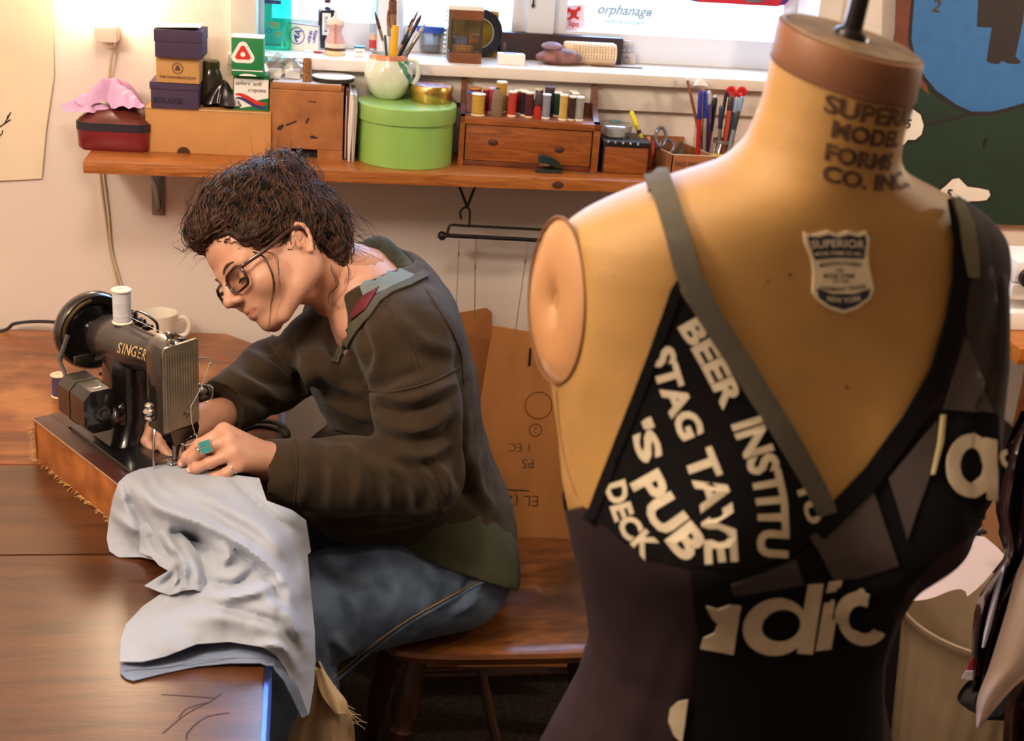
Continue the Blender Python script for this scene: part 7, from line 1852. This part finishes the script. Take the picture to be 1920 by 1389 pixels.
def build_hand(h, chains, palm, extra=()):
    P = np.array([p for c in chains for p, r in c]+[p for a, b_, r1, r2 in palm for p in (a, b_)]); s = SDF(P.min(0)-.03, P.max(0)+.03, h)
    for a, b_, r1, r2 in palm: s.cap(a, b_, r1, r2, .012)
    for c in chains:
        for i in range(len(c)-1): s.cap(c[i][0], c[i+1][0], c[i][1], c[i+1][1], .0022 if i else .005)
        for p, r in c[1:-1]: s.ell(p, (r*1.06,)*3, None, .003)
    for e in extra: s.ell(*e)
    return s.mesh(2)
def J(*t): return [(PD(a, b_, d), r) for a, b_, d, r in t]
W1 = PD(508, 866, 1.936); A1 = PD(640, 880, 1.965)
nI = J((420, 808, 1.890, .0098), (374, 834, 1.886, .0088), (352, 856, 1.893, .0080), (341, 868, 1.900, .0066))
nM = J((430, 826, 1.876, .0100), (380, 842, 1.870, .0090), (362, 858, 1.882, .0082), (360, 869, 1.890, .0068))
nR = J((438, 849, 1.872, .0094), (394, 867, 1.868, .0084), (370, 877, 1.878, .0075), (357, 881, 1.885, .0062))
nP = J((448, 870, 1.876, .0086), (424, 887, 1.872, .0074), (404, 892, 1.877, .0066), (391, 892, 1.882, .0055))
nT = J((478, 858, 1.928, .0135), (436, 856, 1.918, .0115), (392, 868, 1.912, .0098), (356, 871, 1.908, .0076))
palm1 = [(W1, nI[0][0], .0215, .0125), (W1, nM[0][0], .0220, .0130), (W1, nR[0][0], .0220, .0125), (W1, nP[0][0], .0205, .0115), (W1, A1, .0240, .034), (W1, nT[1][0], .020, .012)]
h1V, h1Q = build_hand(.0016, [nI, nM, nR, nP, nT], palm1)
W2 = PD(408, 782, 2.050); A2 = np.array([-.02, 2.12, .836])
fI = J((336, 786, 1.990, .0098), (302, 800, 1.978, .0088), (300, 832, 1.966, .0080), (324, 862, 1.955, .0066))
fM = J((330, 780, 2.000, .0100), (284, 800, 1.992, .0088), (275, 826, 1.980, .0080), (292, 850, 1.972, .0068))
fR = J((328, 778, 2.012, .0095), (278, 806, 2.008, .0084), (270, 834, 1.998, .0076), (282, 846, 1.990, .0064))
fP = J((330, 780, 2.024, .0085), (288, 812, 2.022, .0076), (280, 836, 2.014, .0068), (288, 846, 2.006, .0058))
fT = J((380, 806, 2.030, .0130), (362, 826, 1.990, .0112), (350, 846, 1.966, .0096), (341, 864, 1.950, .0074))
palm2 = [(W2, fI[0][0], .0215, .0125), (W2, fM[0][0], .0220, .0130), (W2, fR[0][0], .0215, .0120), (W2, fP[0][0], .0200, .0110), (W2, A2, .0240, .034), (W2, fT[1][0], .019, .012)]
h2V, h2Q = build_hand(.0016, [fI, fM, fR, fP, fT], palm2)
# upper arms and trunk under the clothes complete the body
E1 = PD(795, 888, 2.005); S1 = np.array([.152, 1.905, .975]); E2 = np.array([.045, 2.215, .850]); S2 = np.array([.120, 2.205, .970])
sb_ = SDF((-.08, 1.75, .48), (.45, 2.35, 1.07), .006)
fd = np.array([.93, 0, .36])
for a, b_, r1, r2 in (((.10, 2.055, .99), (.150, 2.055, .92), .105, .135), ((.150, 2.055, .92), (.185, 2.055, .78), .135, .125), ((.185, 2.055, .78), (.235, 2.055, .60), .125, .150)): sb_.cap(a, b_, r1, r2, .03, flat=(fd, .66))
for S_, E_, A_ in ((S1, E1, A1), (S2, E2, A2)): sb_.cap(S_, E_, .046, .038, .02); sb_.cap(E_, A_, .038, .033, .02)
sb_.cap((.10, 2.055, .985), S1, .06, .05, .03); sb_.cap((.10, 2.055, .985), S2, .06, .05, .03)
tV, tQ = sb_.mesh(1)
n0, n1_, n2_ = len(HV), len(h1V), len(h2V)
BV = np.concatenate([HV, h1V, h2V, tV]); BQ = np.concatenate([HQ, h1Q+n0, h2Q+n0+n1_, tQ+n0+n1_+n2_])
loc = (HV-HC) @ HR*1000
ly = np.abs(loc[:, 1]); lipm = (loc[:, 0] > 80) & (ly < 21.5) & (loc[:, 2] < -47.6-.16*ly) & (loc[:, 2] > -61.8+.30*ly)
fi = np.zeros(len(BQ), int); fi[:len(HQ)] = lipm[HQ].sum(1) >= 3
quad_obj('body', BV, BQ, [M_skin, M_lip], wo, WOFF, fi)
# eyes looking down, lashes, brows
M_eye = mat('eye_white', (225, 215, 205), .2, var=0); M_iris = mat('iris', (70, 52, 36), .2, var=.1); M_dark = mat('lash_dark', (34, 22, 18), .7, var=0)
for sy in (-1, 1):
    mb = MB(); mb.ell(hp(77.5, sy*32, -3.0), (.0128,)*3, 18, 12); ey = mb.build('eye', M_eye, wo, off=WOFF)
    mb = MB(); d_ = HR @ np.array([.86, 0, -.5]); mb.lathe([(.0052, 0), (.0035, .0011), (0, .0014)], 16, 0, hp(77.5, sy*32, -3.0)+d_*.0121, d_); mb.build('iris', M_iris, ey, off=WOFF)
    mb = MB(); mb.tube([hp(92.6-.018*(y-32)**2*.6, sy*y, -8.0-.012*(y-32)**2) for y in np.linspace(20, 46, 12)], [.0008]+[.0016]*10+[.0008], 5); mb.build('eyelashes', M_dark, wo, off=WOFF)
    mb = MB(); mb.tube([hp(x, sy*y, z) for x, y, z in spline([(102.5, 12, 14), (100.5, 22, 19), (96, 34, 21), (85.5, 47, 16)], 14)], [.0012]+[.0022]*8+[.0016]*4+[.0007], 6, flat=(HF, .5)); mb.build('eyebrow', mat('brow_brown', (74, 46, 34), .8, var=.3), wo, off=WOFF)
# fingernails
M_nail = mat('nail', (236, 190, 172), .25, var=.03)
for ch_ in (nI, nM, nR, fI, fM, fT):
    t_ = ch_[-1][0]; d_ = t_-ch_[-2][0]; d_ /= np.linalg.norm(d_); up_ = CC-t_; up_ = up_-d_*(up_ @ d_); up_ /= np.linalg.norm(up_); sd_ = np.cross(d_, up_)
    mb = MB(); mb.ell(t_+up_*ch_[-1][1]*.78-d_*.002, (.0048, .0038, .0022), 12, 8, 0, np.stack([d_, sd_, up_], 1)); mb.build('fingernail', M_nail, wo, off=WOFF)
# turquoise ring on the near hand, thin band on the small finger
p0, p1 = nM[0][0], nM[1][0]; d_ = (p1-p0)/np.linalg.norm(p1-p0); c_ = p0+(p1-p0)*.88
up_ = CC-c_+np.array([0, 0, .35]); up_ = up_-d_*(up_ @ d_); up_ /= np.linalg.norm(up_); sd_ = np.cross(d_, up_)
M_silver = mat('silver', (220, 214, 204), .2, 1, var=.05)
mb = MB(); n_ = 24; rings = []
for w_, r_ in ((-.0035, .0098), (-.0030, .0106), (.0030, .0106), (.0035, .0098)): rings.append([c_+d_*w_*(1+.5*max(0, cos(a)))+up_*r_*cos(a)+sd_*r_*sin(a) for a in np.linspace(0, 2*pi, n_+1)[:-1]])
mb.loft(rings, caps=False); rg = mb.build('ring', M_silver, wo, off=WOFF); rg['label'] = 'chunky silver ring with turquoise stones'
top_c = c_+up_*.0108
def slabp(u0, u1, v0, v1, h0, h1): return [top_c+d_*u+sd_*v+up_*h for h in (h0, h1) for u, v in ((u0, v0), (u1, v0), (u1, v1), (u0, v1))]
mb = MB(); V = slabp(-.0095, .0080, -.0092, .0092, -.003, .0016); mb.add(V, [(3, 2, 1, 0), (4, 5, 6, 7), (0, 1, 5, 4), (1, 2, 6, 5), (2, 3, 7, 6), (3, 0, 4, 7)]); mb.build('ring_setting', M_silver, rg, off=WOFF, smooth=False)
M_turq = mat('turquoise', (28, 138, 142), .3, var=.12, scale=200)
for v0, v1 in ((-.0080, -.0008), (.0008, .0080)):
    mb = MB(); V = slabp(-.0082, .0066, v0, v1, .0012, .0026); mb.add(V, [(3, 2, 1, 0), (4, 5, 6, 7), (0, 1, 5, 4), (1, 2, 6, 5), (2, 3, 7, 6), (3, 0, 4, 7)]); mb.build('stone', M_turq, rg, off=WOFF, smooth=False)
mb = MB(); mb.ell(top_c+d_*.0100+up_*.0005, (.0040, .0040, .0030), 14, 8); mb.build('silver_bead', M_silver, rg, off=WOFF)
p0, p1 = nP[0][0], nP[1][0]; d_ = (p1-p0)/np.linalg.norm(p1-p0); c_ = p0*.5+p1*.5; u_ = np.cross(d_, [0, 0, 1.]); u_ /= np.linalg.norm(u_); v_ = np.cross(d_, u_)
mb = MB(); mb.tube([c_+u_*.0088*cos(a)+v_*.0088*sin(a) for a in np.linspace(0, 2*pi, 21)[:-1]], .0010, 6, closed=True); mb.build('thin_ring', M_silver, wo, off=WOFF)
# glasses
M_specs = mat('tortoise_frame', (66, 28, 22), .25, var=.35, scale=120, coat=.5)
gl = None
def rr2(hx, hz, r, n=5):
    P = []
    for cx, cz, a0 in ((hx-r, hz-r, 0), (-hx+r, hz-r, pi/2), (-hx+r, -hz+r, pi), (hx-r, -hz+r, 1.5*pi)):
        for k in range(n+1): a = a0+pi/2*k/n; P.append((cx+r*cos(a), cz+r*sin(a)))
    return P
GX, GZ = 104, -6
mb = MB()
for sy in (-1, 1): mb.tube([hp(GX-abs(sy*34+y)*.16, sy*34+y, GZ+z*(1+.06*sy*y/25)) for y, z in rr2(26, 15.5, 13)], .0024, 8, closed=True)
mb.tube(spline([hp(GX-1.2, -9.5, GZ+4), hp(GX+2, 0, GZ+6.5), hp(GX-1.2, 9.5, GZ+4)], 8), .0019, 8)
gl = mb.build('glasses', M_specs, wo, off=WOFF, ang=60)
for sy in (-1, 1):
    mb = MB(); mb.tube(spline([hp(GX-9, sy*59, GZ+9), hp(GX-18, sy*66, GZ+10), hp(50, sy*76, GZ+13), hp(8, sy*81, GZ+22), hp(-14, sy*80, GZ+18), hp(-24, sy*78, GZ+2)], 20), [.0040, .0040]+[.0030]*18, 8, flat=(HL, .6)); mb.build('temple_arm', M_specs, gl, off=WOFF)
    mb = MB(); mb.add([hp(GX-abs(sy*34+y)*.16, sy*34+y, GZ+z) for y, z in rr2(24.8, 14.6, 12.4)], [tuple(range(24))]); mb.build('lens', glass('lens_glass', (250, 248, 244), .04), gl, off=WOFF, smooth=False)
    mb = MB(); mb.ell(hp(GX-6, sy*9, GZ-4), (.002, .0015, .004), 8, 6); mb.build('nose_pad', glass('clear_plastic', (240, 244, 248), .22, .08), gl, off=WOFF)
# necklace
mb = MB(); mb.tube(spline([PD(640, 585, 2.085), PD(636, 620, 2.10), PD(632, 640, 2.105)], 10), .0007, 5); mb.ell(PD(631, 632, 2.10), (.003, .003, .004), 10, 8); mb.build('necklace', mat('brass_tin', (206, 168, 92), .25, .9, var=.06), wo, off=WOFF)
# hair: swept up volume and loose strands
def build_hair():
    s = SDF(HC-.20, HC+.22, .0030)
    E = lambda c, r, k=.015, sub=False: s.ell(hp(*c), np.array(r)/1000.0, HR, k, sub)
    E((-16, 0, 46), (95, 80, 88)); E((56, 0, 88), (54, 64, 36), .03); E((-10, 0, 106), (82, 60, 38), .03); E((-76, 0, 92), (38, 44, 42), .025); E((-86, 10, 128), (20, 24, 22), .02)
    E((-74, 0, 4), (40, 68, 54), .03); E((-66, 0, -38), (30, 56, 34), .02); E((40, 40, 44), (36, 40, 34), .02); E((40, -40, 44), (36, 40, 34), .02)
    # open the face, temples and ears
    E((92, 0, -36), (66, 84, 84), .012, True); E((86, 0, 18), (44, 50, 46), .014, True)
    for sy in (-1, 1): E((34, sy*84, -38), (44, 34, 48), .010, True); E((-4, sy*88, -4), (13, 24, 24), .006, True); E((34, sy*64, -66), (48, 40, 42), .01, True)
    V, Q = s.mesh(2)
    l = (V-HC) @ HR*1000; n = vnormals(V, Q)
    ph = l[:, 2]*.16+l[:, 0]*.06+l[:, 1]*.10+4*vnoise(l, .02, 3)
    return V+n*(.0012*np.sin(ph*2.6)+.0030*vnoise(l, .06, 8)+.0018*vnoise(l, .16, 9))[:, None], Q
hV, hQ = build_hair(); quad_obj('hair', hV, hQ, M_hair, wo, WOFF)
rng = np.random.RandomState(12)
hl = (hV-HC) @ HR*1000; tree_ = BVHTree.FromPolygons([tuple(v) for v in hV], [tuple(q) for q in hQ.tolist()])
BUN = np.array([-80., 4, 122])
def strand_mesh(lines, rad, name, m):
    mb = MB(); V = []; F = []
    for L, r in zip(lines, rad):
        n = len(L); t = np.gradient(L, axis=0); t /= np.linalg.norm(t, axis=1)[:, None]+1e-9
        u = np.cross(t, [.3, .5, .81]); u /= np.linalg.norm(u, axis=1)[:, None]+1e-9; w = np.cross(t, u); o = len(V)
        rr = r*np.minimum(1, np.linspace(1.6, .15, n)+.0)
        for k in range(3): V.extend([]) 
        ring = [L+u*(cos(a)*rr)[:, None]+w*(sin(a)*rr)[:, None] if False else L+(u*cos(a)+w*sin(a))*rr[:, None] for a in (0, 2.094, 4.189)]
        P = np.stack(ring, 1).reshape(-1, 3); V.extend(P)
        for i in range(n-1):
            for k in range(3): F.append((o+i*3+k, o+i*3+(k+1) % 3, o+(i+1)*3+(k+1) % 3, o+(i+1)*3+k))
    me = bpy.data.meshes.new(name); me.from_pydata((np.array(V)-WOFF).tolist(), [], F); me.materials.append(m); me.polygons.foreach_set('use_smooth', [True]*len(F)); me.update()
    o = bpy.data.objects.new(name, me); COL.objects.link(o); o.parent = wo; o['kind'] = 'stuff'; return o
lines, rad = [], []
idx = rng.choice(len(hV), 3600)
for i in idx:
    p = hl[i].copy(); L = [p.copy()]; k_ = rng.randint(9, 17); wav = rng.uniform(0, 6); lift = rng.uniform(.4, 4.5) if rng.rand() > .07 else rng.uniform(5, 12)
    for j in range(k_):
        d = BUN-p; dist = np.linalg.norm(d); d = d/dist*7.0 + np.array([0, 0, 2.0])+rng.normal(0, .8, 3)+2.2*np.array([sin(wav+j*.9), cos(wav*1.3+j*.8), sin(j*.7+wav)])
        p = p+d; h = tree_.find_nearest(Vector(HC+HR @ (p/1000)));
        if h[0] is not None: p = (np.array(h[0]+h[1]*(.001*lift*(1+.06*j)))-HC) @ HR*1000
        L.append(p.copy())
        if dist < 16: break
    lines.append(np.array([hp(*q) for q in L])); rad.append(rng.uniform(.0005, .0011))
# flyaways round the crown, bun and nape
for k in range(330):
    i = rng.randint(len(hl)); p = hl[i]
    if p[2] < 30 and p[0] > -40: continue
    n = np.array([p[0]+15, p[1], p[2]-40]); n /= np.linalg.norm(n)+1e-9; c1, c2 = rng.normal(0, 1, 3), rng.normal(0, 1, 3); ln = rng.uniform(10, 34)
    L = [p+n*ln*t+c1*5*t*t*ln/20+c2*4*np.sin(t*5)*t for t in np.linspace(0, 1, 9)]; lines.append(np.array([hp(*q) for q in L])); rad.append(.00035)
for k in range(70):                               # nape curls and the back of the head
    p = np.array([rng.uniform(-112, -70), rng.uniform(-20, 66), rng.uniform(-50, 60)]); c1 = rng.normal(0, 1, 3); ln = rng.uniform(25, 60)
    L = [p+np.array([-1, .2, -.5])*ln*t*.6+np.array([0, 0, -1])*ln*t*t+c1*6*np.sin(t*4) for t in np.linspace(0, 1, 12)]; lines.append(np.array([hp(*q) for q in L])); rad.append(.0005)
def px_strand(pts, r, dd=0, n=18, m=3, spread=2.5):
    for k in range(m):
        L = spline([(a+rng.normal(0, spread), b_+rng.normal(0, spread), d) for a, b_, d in pts], n); lines.append(np.array([PD(*q) for q in L])); rad.append(r)
px_strand([(470, 470, 1.985), (497, 485, 1.972), (512, 520, 1.970), (514, 545, 1.975), (508, 575, 1.985), (503, 625, 1.995)], .0006, m=5, spread=1.5)
px_strand([(480, 468, 1.985), (516, 480, 1.968), (524, 520, 1.968), (523, 560, 1.978)], .0005, m=3, spread=1.8)
px_strand([(622, 500, 2.02), (632, 530, 2.03), (620, 550, 2.04), (622, 565, 2.05), (648, 582, 2.06)], .0005, m=4, spread=2.6)
px_strand([(640, 480, 2.03), (655, 505, 2.04), (650, 530, 2.05), (645, 545, 2.06)], .0004, m=4, spread=2.5)
px_strand([(590, 365, 2.02), (630, 380, 2.03), (655, 410, 2.05), (662, 440, 2.06), (650, 458, 2.07)], .0005, m=4, spread=3)
px_strand([(560, 345, 2.02), (600, 345, 2.03), (616, 362, 2.05)], .0004, m=4, spread=4)
px_strand([(385, 330, 2.02), (355, 365, 2.0), (349, 390, 2.0), (358, 405, 2.0)], .0004, m=4, spread=3)
px_strand([(540, 330, 2.03), (520, 296, 2.04), (508, 276, 2.05)], .0007, m=9, spread=7)
strand_mesh(lines, rad, 'hair_strands', mat('hair_strand', (96, 63, 44), .45, var=.5, scale=70, spec=.4))

# ------------------------------------------------------------------ clothes
M_sweat = mat('olive_brown_fleece', (58, 45, 30), .95, var=.14, scale=26, bump=.35, bscale=520, sheen=.12, spec=.2)
M_seam = mat('sweater_seam', (58, 46, 36), .95, var=.1)
def proj(V):
    d = V-CC; z = d @ _f; return np.stack([960+FPX*(d @ CR)/z, 694.5-FPX*(d @ CU)/z], 1)
def px_folds(V, Q, folds):
    """raise cloth folds (ridge with a furrow on one side) along lines on the near side of a garment"""
    n = vnormals(V, Q); px = proj(V); vd = CC-V; vd /= np.linalg.norm(vd, axis=1)[:, None]
    fac = np.clip((n*vd).sum(1)*2.2, 0, 1); D = np.zeros(len(V))
    for line, amp, wd in folds:
        L = np.array(line, float); lo, hi = L.min(0)-4*wd, L.max(0)+4*wd
        m = np.where((px > lo).all(1) & (px < hi).all(1) & (fac > 0))[0]
        if not len(m): continue
        d, t = segdist(px[m], line)
        D[m] += 1.35*amp*(np.exp(-(d/wd)**2)-.7*np.exp(-((d-1.5*wd)/wd)**2))*np.sin(pi*np.clip(t, .02, .98))**.6
    return V+n*(D*fac)[:, None]
FSW = [([(700, 740), (770, 752), (858, 716)], .010, 11), ([(716, 795), (790, 806), (855, 770)], .008, 12), ([(735, 850), (800, 856), (856, 826)], .007, 11), ([(772, 862), (812, 905), (822, 945)], .008, 9), ([(800, 850), (832, 890), (840, 930)], .007, 8),
       ([(735, 868), (770, 905), (780, 955)], .007, 9), ([(700, 862), (726, 905), (730, 955)], .006, 9), ([(600, 826), (622, 880), (616, 945)], .006, 10), ([(648, 822), (672, 880), (666, 950)], .005, 10), ([(556, 828), (572, 885), (564, 948)], .004, 9),
       ([(880, 745), (868, 830), (900, 930)], .008, 14), ([(900, 830), (885, 900), (930, 960)], .007, 12), ([(690, 735), (730, 715), (800, 690)], -.006, 12), ([(690, 600), (712, 660), (694, 730)], .008, 12), ([(740, 590), (790, 640), (850, 660)], .006, 14),
       ([(445, 650), (500, 690), (560, 715)], .009, 12), ([(415, 690), (470, 725), (530, 755)], .008, 11), ([(500, 615), (540, 670), (590, 710)], .010, 12), ([(400, 715), (430, 750), (450, 790)], .006, 9), ([(470, 640), (520, 640), (560, 690)], .006, 10),
       ([(600, 690), (640, 722), (690, 742)], .008, 11), ([(605, 745), (650, 770), (700, 790)], .007, 11), ([(640, 640), (676, 660), (690, 720)], .007, 11), ([(560, 640), (580, 700), (570, 770)], .008, 11), ([(580, 800), (640, 800), (690, 820)], .006, 12), ([(650, 985), (760, 975), (880, 940)], .006, 14)]
def build_sweater():
    s = SDF((-.19, 1.74, .52), (.44, 2.36, 1.12), .0042)
    T = [((.105, 2.06, .985), .120), ((.150, 2.06, .935), .158), ((.172, 2.06, .86), .160), ((.195, 2.06, .76), .156), ((.222, 2.06, .665), .165), ((.250, 2.06, .600), .172)]
    for i in range(len(T)-1): s.cap(T[i][0], T[i+1][0], T[i][1], T[i+1][1], .02, flat=(fd, .67))
    s.ell((.085, 2.05, .87), (.075, .11, .085), None, .05)
    S1_, S2_ = np.array([.150, 1.905, .985]), np.array([.115, 2.215, .975])
    s.cap((.110, 2.06, 1.000), S1_, .062, .066, .04); s.cap((.110, 2.06, 1.000), S2_, .062, .062, .04); s.cap((.155, 2.06, 1.005), (.170, 1.94, .995), .045, .06, .04)
    C1 = PD(500, 888, 1.945); C2 = PD(412, 768, 2.052)
    s.chain([S1_, S1_*.5+E1*.5+[.004, -.006, 0], E1], [.068, .064, .058], .02); s.chain([E1, E1*.5+C1*.5+[0, 0, -.004], C1], [.058, .057, .0500], .018)
    s.chain([S2_, S2_*.5+E2*.5+[-.02, 0, .0], E2], [.064, .058, .056], .02); s.chain([E2, E2*.45+C2*.55+[0, 0, .010], C2], [.056, .056, .045], .02)
    s.ell((.115, 2.03, .69), (.135, .15, .095), None, .05); s.cap(S2_+[0, -.03, 0], PD(582, 640, 2.14), .055, .036, .04); s.cap(PD(582, 640, 2.14), PD(606, 688, 2.08), .036, .034, .03)
    # neckline opening
    s.cap(hp(-30, 0, -40), NB+[.0, 0, .015], .060, .076, .02, True); s.ell(NB+[-.004, -.015, .020], (.072, .078, .050), None, .02, True); s.ell(PD(632, 618, 2.065), (.022, .036, .050), None, .012, True)
    # sleeve ends are open
    for C_, d_ in ((C1, C1-E1), (C2, C2-E2)):
        d_ = d_/np.linalg.norm(d_); s.cap(C_+d_*.060, C_+d_*.12, .075, .075, .0, True); s.cap(C_+d_*.012, C_+d_*.05, .040 if C_ is C1 else .034, .050, .006, True)
    # flat hem
    s.ell((.30, 2.06, .44), (.28, .3, .125), None, .02, True)
    V, Q = s.mesh(3)
    V = px_folds(V, Q, FSW)
    n = vnormals(V, Q); return relax(V+n*(.0018*vnoise(V, 22, 2)+.0012*vnoise(V, 55, 3))[:, None], Q, 1), Q
sV, sQ = build_sweater(); sw = quad_obj('sweatshirt', sV, sQ, M_sweat, wo, WOFF)
SBV = BVHTree.FromPolygons([tuple(v) for v in sV], [tuple(q) for q in sQ.tolist()])
def on_sweater(px, py, off=.0006):
    h = SBV.ray_cast(Vector(CC), Vector(ray(px, py)).normalized())
    if h[0] is None: return None
    n = h[1] if h[1].dot(Vector(ray(px, py))) < 0 else -h[1]
    return np.array(h[0]+n*off)
def seam_on(name, ln, r, m, par):
    P = [on_sweater(*q) for q in spline(ln, 40)]; P = [p for p in P if p is not None]
    mb = MB(); mb.tube(P, r, 6); return mb.build(name, m, par, off=WOFF)
seam_on('armhole_seam', [(688, 732), (730, 735), (790, 722), (830, 706), (862, 688)], .0016, M_seam, sw)
seam_on('shoulder_seam', [(722, 560), (745, 600), (770, 650), (790, 716)], .0014, M_seam, sw)
seam_on('cuff_seam', [(552, 818), (556, 850), (556, 900), (550, 958)], .0012, M_seam, sw)
seam_on('back_seam', [(800, 545), (835, 600), (862, 660), (868, 720)], .0016, M_seam, sw)
# neckline rib, folded hood edge, inner neck tape
M_inner = mat('inner_neck_daylit', (112, 124, 120), .95, var=.08, bump=.2, bscale=600); M_tape = mat('red_neck_print', (104, 26, 30), .8, var=.2, scale=120); M_rib = mat('neck_rib', (78, 74, 58), .95, var=.12, scale=40)
def ribbon(name, A, B, m, par, th=.003, n=26):
    a, b_ = spline([PD(*q) for q in A], n), spline([PD(*q) for q in B], n); mb = MB(); V = []
    for i in range(n):
        mid = (a[i]+b_[i])/2+(hb_*.004); V += [a[i], mid, b_[i]]
    F = grid_mesh(V, 3, n); mb.add(V, F); mb.add([v-hb_*th for v in V], [f[::-1] for f in F])
    return mb.build(name, m, par, off=WOFF)
def shit(a, b_):
    h = SBV.ray_cast(Vector(CC), Vector(ray(a, b_)).normalized()); h = h if h[0] is not None else SBV.find_nearest(Vector(PD(a, b_, 2.04)))
    n = np.array(h[1]); return np.array(h[0]), (n if n @ ray(a, b_) < 0 else -n)
ident = lambda P: P
conform('neck_inside', [(690, 505), (715, 492), (750, 505), (786, 520), (770, 534), (735, 540), (705, 552), (684, 560), (676, 540)], .0025, M_inner, sw, step=8, hit=shit, tf=ident, off3=WOFF)  # patch of window light on the inner fabric, painted as a paler teal-grey
conform('neck_tape', [(712, 540), (704, 556), (688, 582), (662, 600), (660, 592), (672, 570), (684, 556)], .0045, M_tape, sw, step=7, hit=shit, tf=ident, off3=WOFF)
conform('neck_rib', [(792, 508), (802, 520), (770, 538), (738, 550), (716, 566), (700, 588), (672, 622), (652, 654), (632, 682), (620, 678), (640, 640), (660, 608), (690, 584), (706, 558), (736, 540), (768, 526)], .0048, M_rib, sw, step=7, hit=shit, tf=ident, off3=WOFF)
mb = MB()
hd = spline([PD(660, 486, 2.12), PD(690, 466, 2.13), PD(712, 462, 2.14), PD(735, 480, 2.14), PD(760, 500, 2.13), PD(776, 512, 2.11)], 20)
mb.tube(hd, [.008+.010*sin(pi*i/19) for i in range(20)], 12); mb.build('folded_hood', mat('hood_green', (66, 70, 58), .95, var=.2, scale=40, bump=.3, bscale=400), sw, off=WOFF)
# green undershirt below the hem
su = SDF((.08, 1.80, .40), (.45, 2.30, .68), .0042)
su.cap((.225, 2.06, .66), (.256, 2.06, .55), .160, .160, .02, flat=(fd, .68)); su.cap((.225, 1.965, .61), (.262, 1.962, .552), .094, .100, .03); su.cap((.262, 1.962, .552), (.262, 2.14, .552), .098, .098, .03); su.cut((.286, 1.868, .588), (.0094, .00934, .02445))
uV, uQ = su.mesh(2); n = vnormals(uV, uQ); uV = uV+n*(.004*vnoise(uV, 24, 5))[:, None]
quad_obj('undershirt', uV, uQ, mat('olive_green_jersey', (62, 66, 44), .95, var=.12, scale=20, bump=.2, bscale=600), wo, WOFF)
# jeans and shoes
M_jean = mat('faded_denim', (98, 118, 142), .9, var=.22, scale=18, bump=.4, bscale=900, col2=(62, 78, 102), stretch=(1, 1, 1))
K1 = np.array([-.03, 1.845, .540]); K2 = np.array([-.05, 2.16, .560]); H1 = np.array([.252, 1.965, .548]); H2 = np.array([.252, 2.155, .548])
F1 = np.array([.03, 1.81, .10]); F2 = np.array([-.10, 2.16, .10])
sj = SDF((-.22, 1.68, .06), (.42, 2.32, .70), .0050)
sj.cap((.255, 2.06, .585), (.256, 2.06, .545), .138, .142, .03, flat=((1, 0, 0), .68)); sj.cap(H1, K1, .097, .084, .03); sj.cap(H2, K2, .094, .078, .03); sj.cap((.265, 1.99, .538), (.265, 2.13, .538), .085, .085, .03)
sj.cap(K1, F1, .084, .060, .02); sj.cap(K2, F2, .076, .058, .02)
FJ = [([(935, 1060), (900, 1090), (870, 1130)], .008, 9), ([(925, 1040), (880, 1060), (830, 1075)], .007, 10), ([(900, 1110), (880, 1130), (850, 1150)], .006, 9), ([(700, 1060), (740, 1110), (730, 1160)], .005, 12), ([(790, 1060), (815, 1100), (800, 1140)], .005, 11), ([(640, 1100), (668, 1150), (655, 1210)], .006, 12), ([(600, 1040), (640, 1080), (700, 1090)], .005, 13), ([(620, 1190), (650, 1230), (640, 1280)], .005, 10)]
sj.ell((.3, 2.06, .36), (.30, .3, .095), None, .01, True) if False else None
jV, jQ = sj.mesh(2); jV = px_folds(jV, jQ, FJ); n = vnormals(jV, jQ); jV = jV+n*(.0014*vnoise(jV, 34, 4))[:, None]
jn = quad_obj('jeans', jV, jQ, M_jean, wo, WOFF)
SBV = BVHTree.FromPolygons([tuple(v) for v in jV], [tuple(q) for q in jQ.tolist()])
M_stit = mat('denim_stitch', (150, 116, 74), .9)
seam_on('side_seam', [(905, 1085), (840, 1120), (760, 1165), (690, 1215), (625, 1270)], .0013, M_stit, jn)
seam_on('side_seam_fold', [(907, 1090), (842, 1126), (763, 1171), (694, 1221), (630, 1276)], .0022, M_jean, jn)
for F_, K_ in ((F1, K1), (F2, K2)):
    mb = MB(); c_ = F_; secs_ = []
    for x, w_, h_ in ((.05, .026, .05), (.02, .034, .075), (-.04, .040, .06), (-.11, .042, .042), (-.16, .032, .030), (-.18, .012, .016)): secs_.append([(c_[0]+x, c_[1]+w_*cos(a), .002+h_*.5+h_*.5*sin(a)) for a in np.linspace(0, 2*pi, 21)[:-1]])
    mb.loft(secs_); mb.build('shoe', mat('dark_shoe', (40, 34, 30), .6, var=.1), wo, off=WOFF)
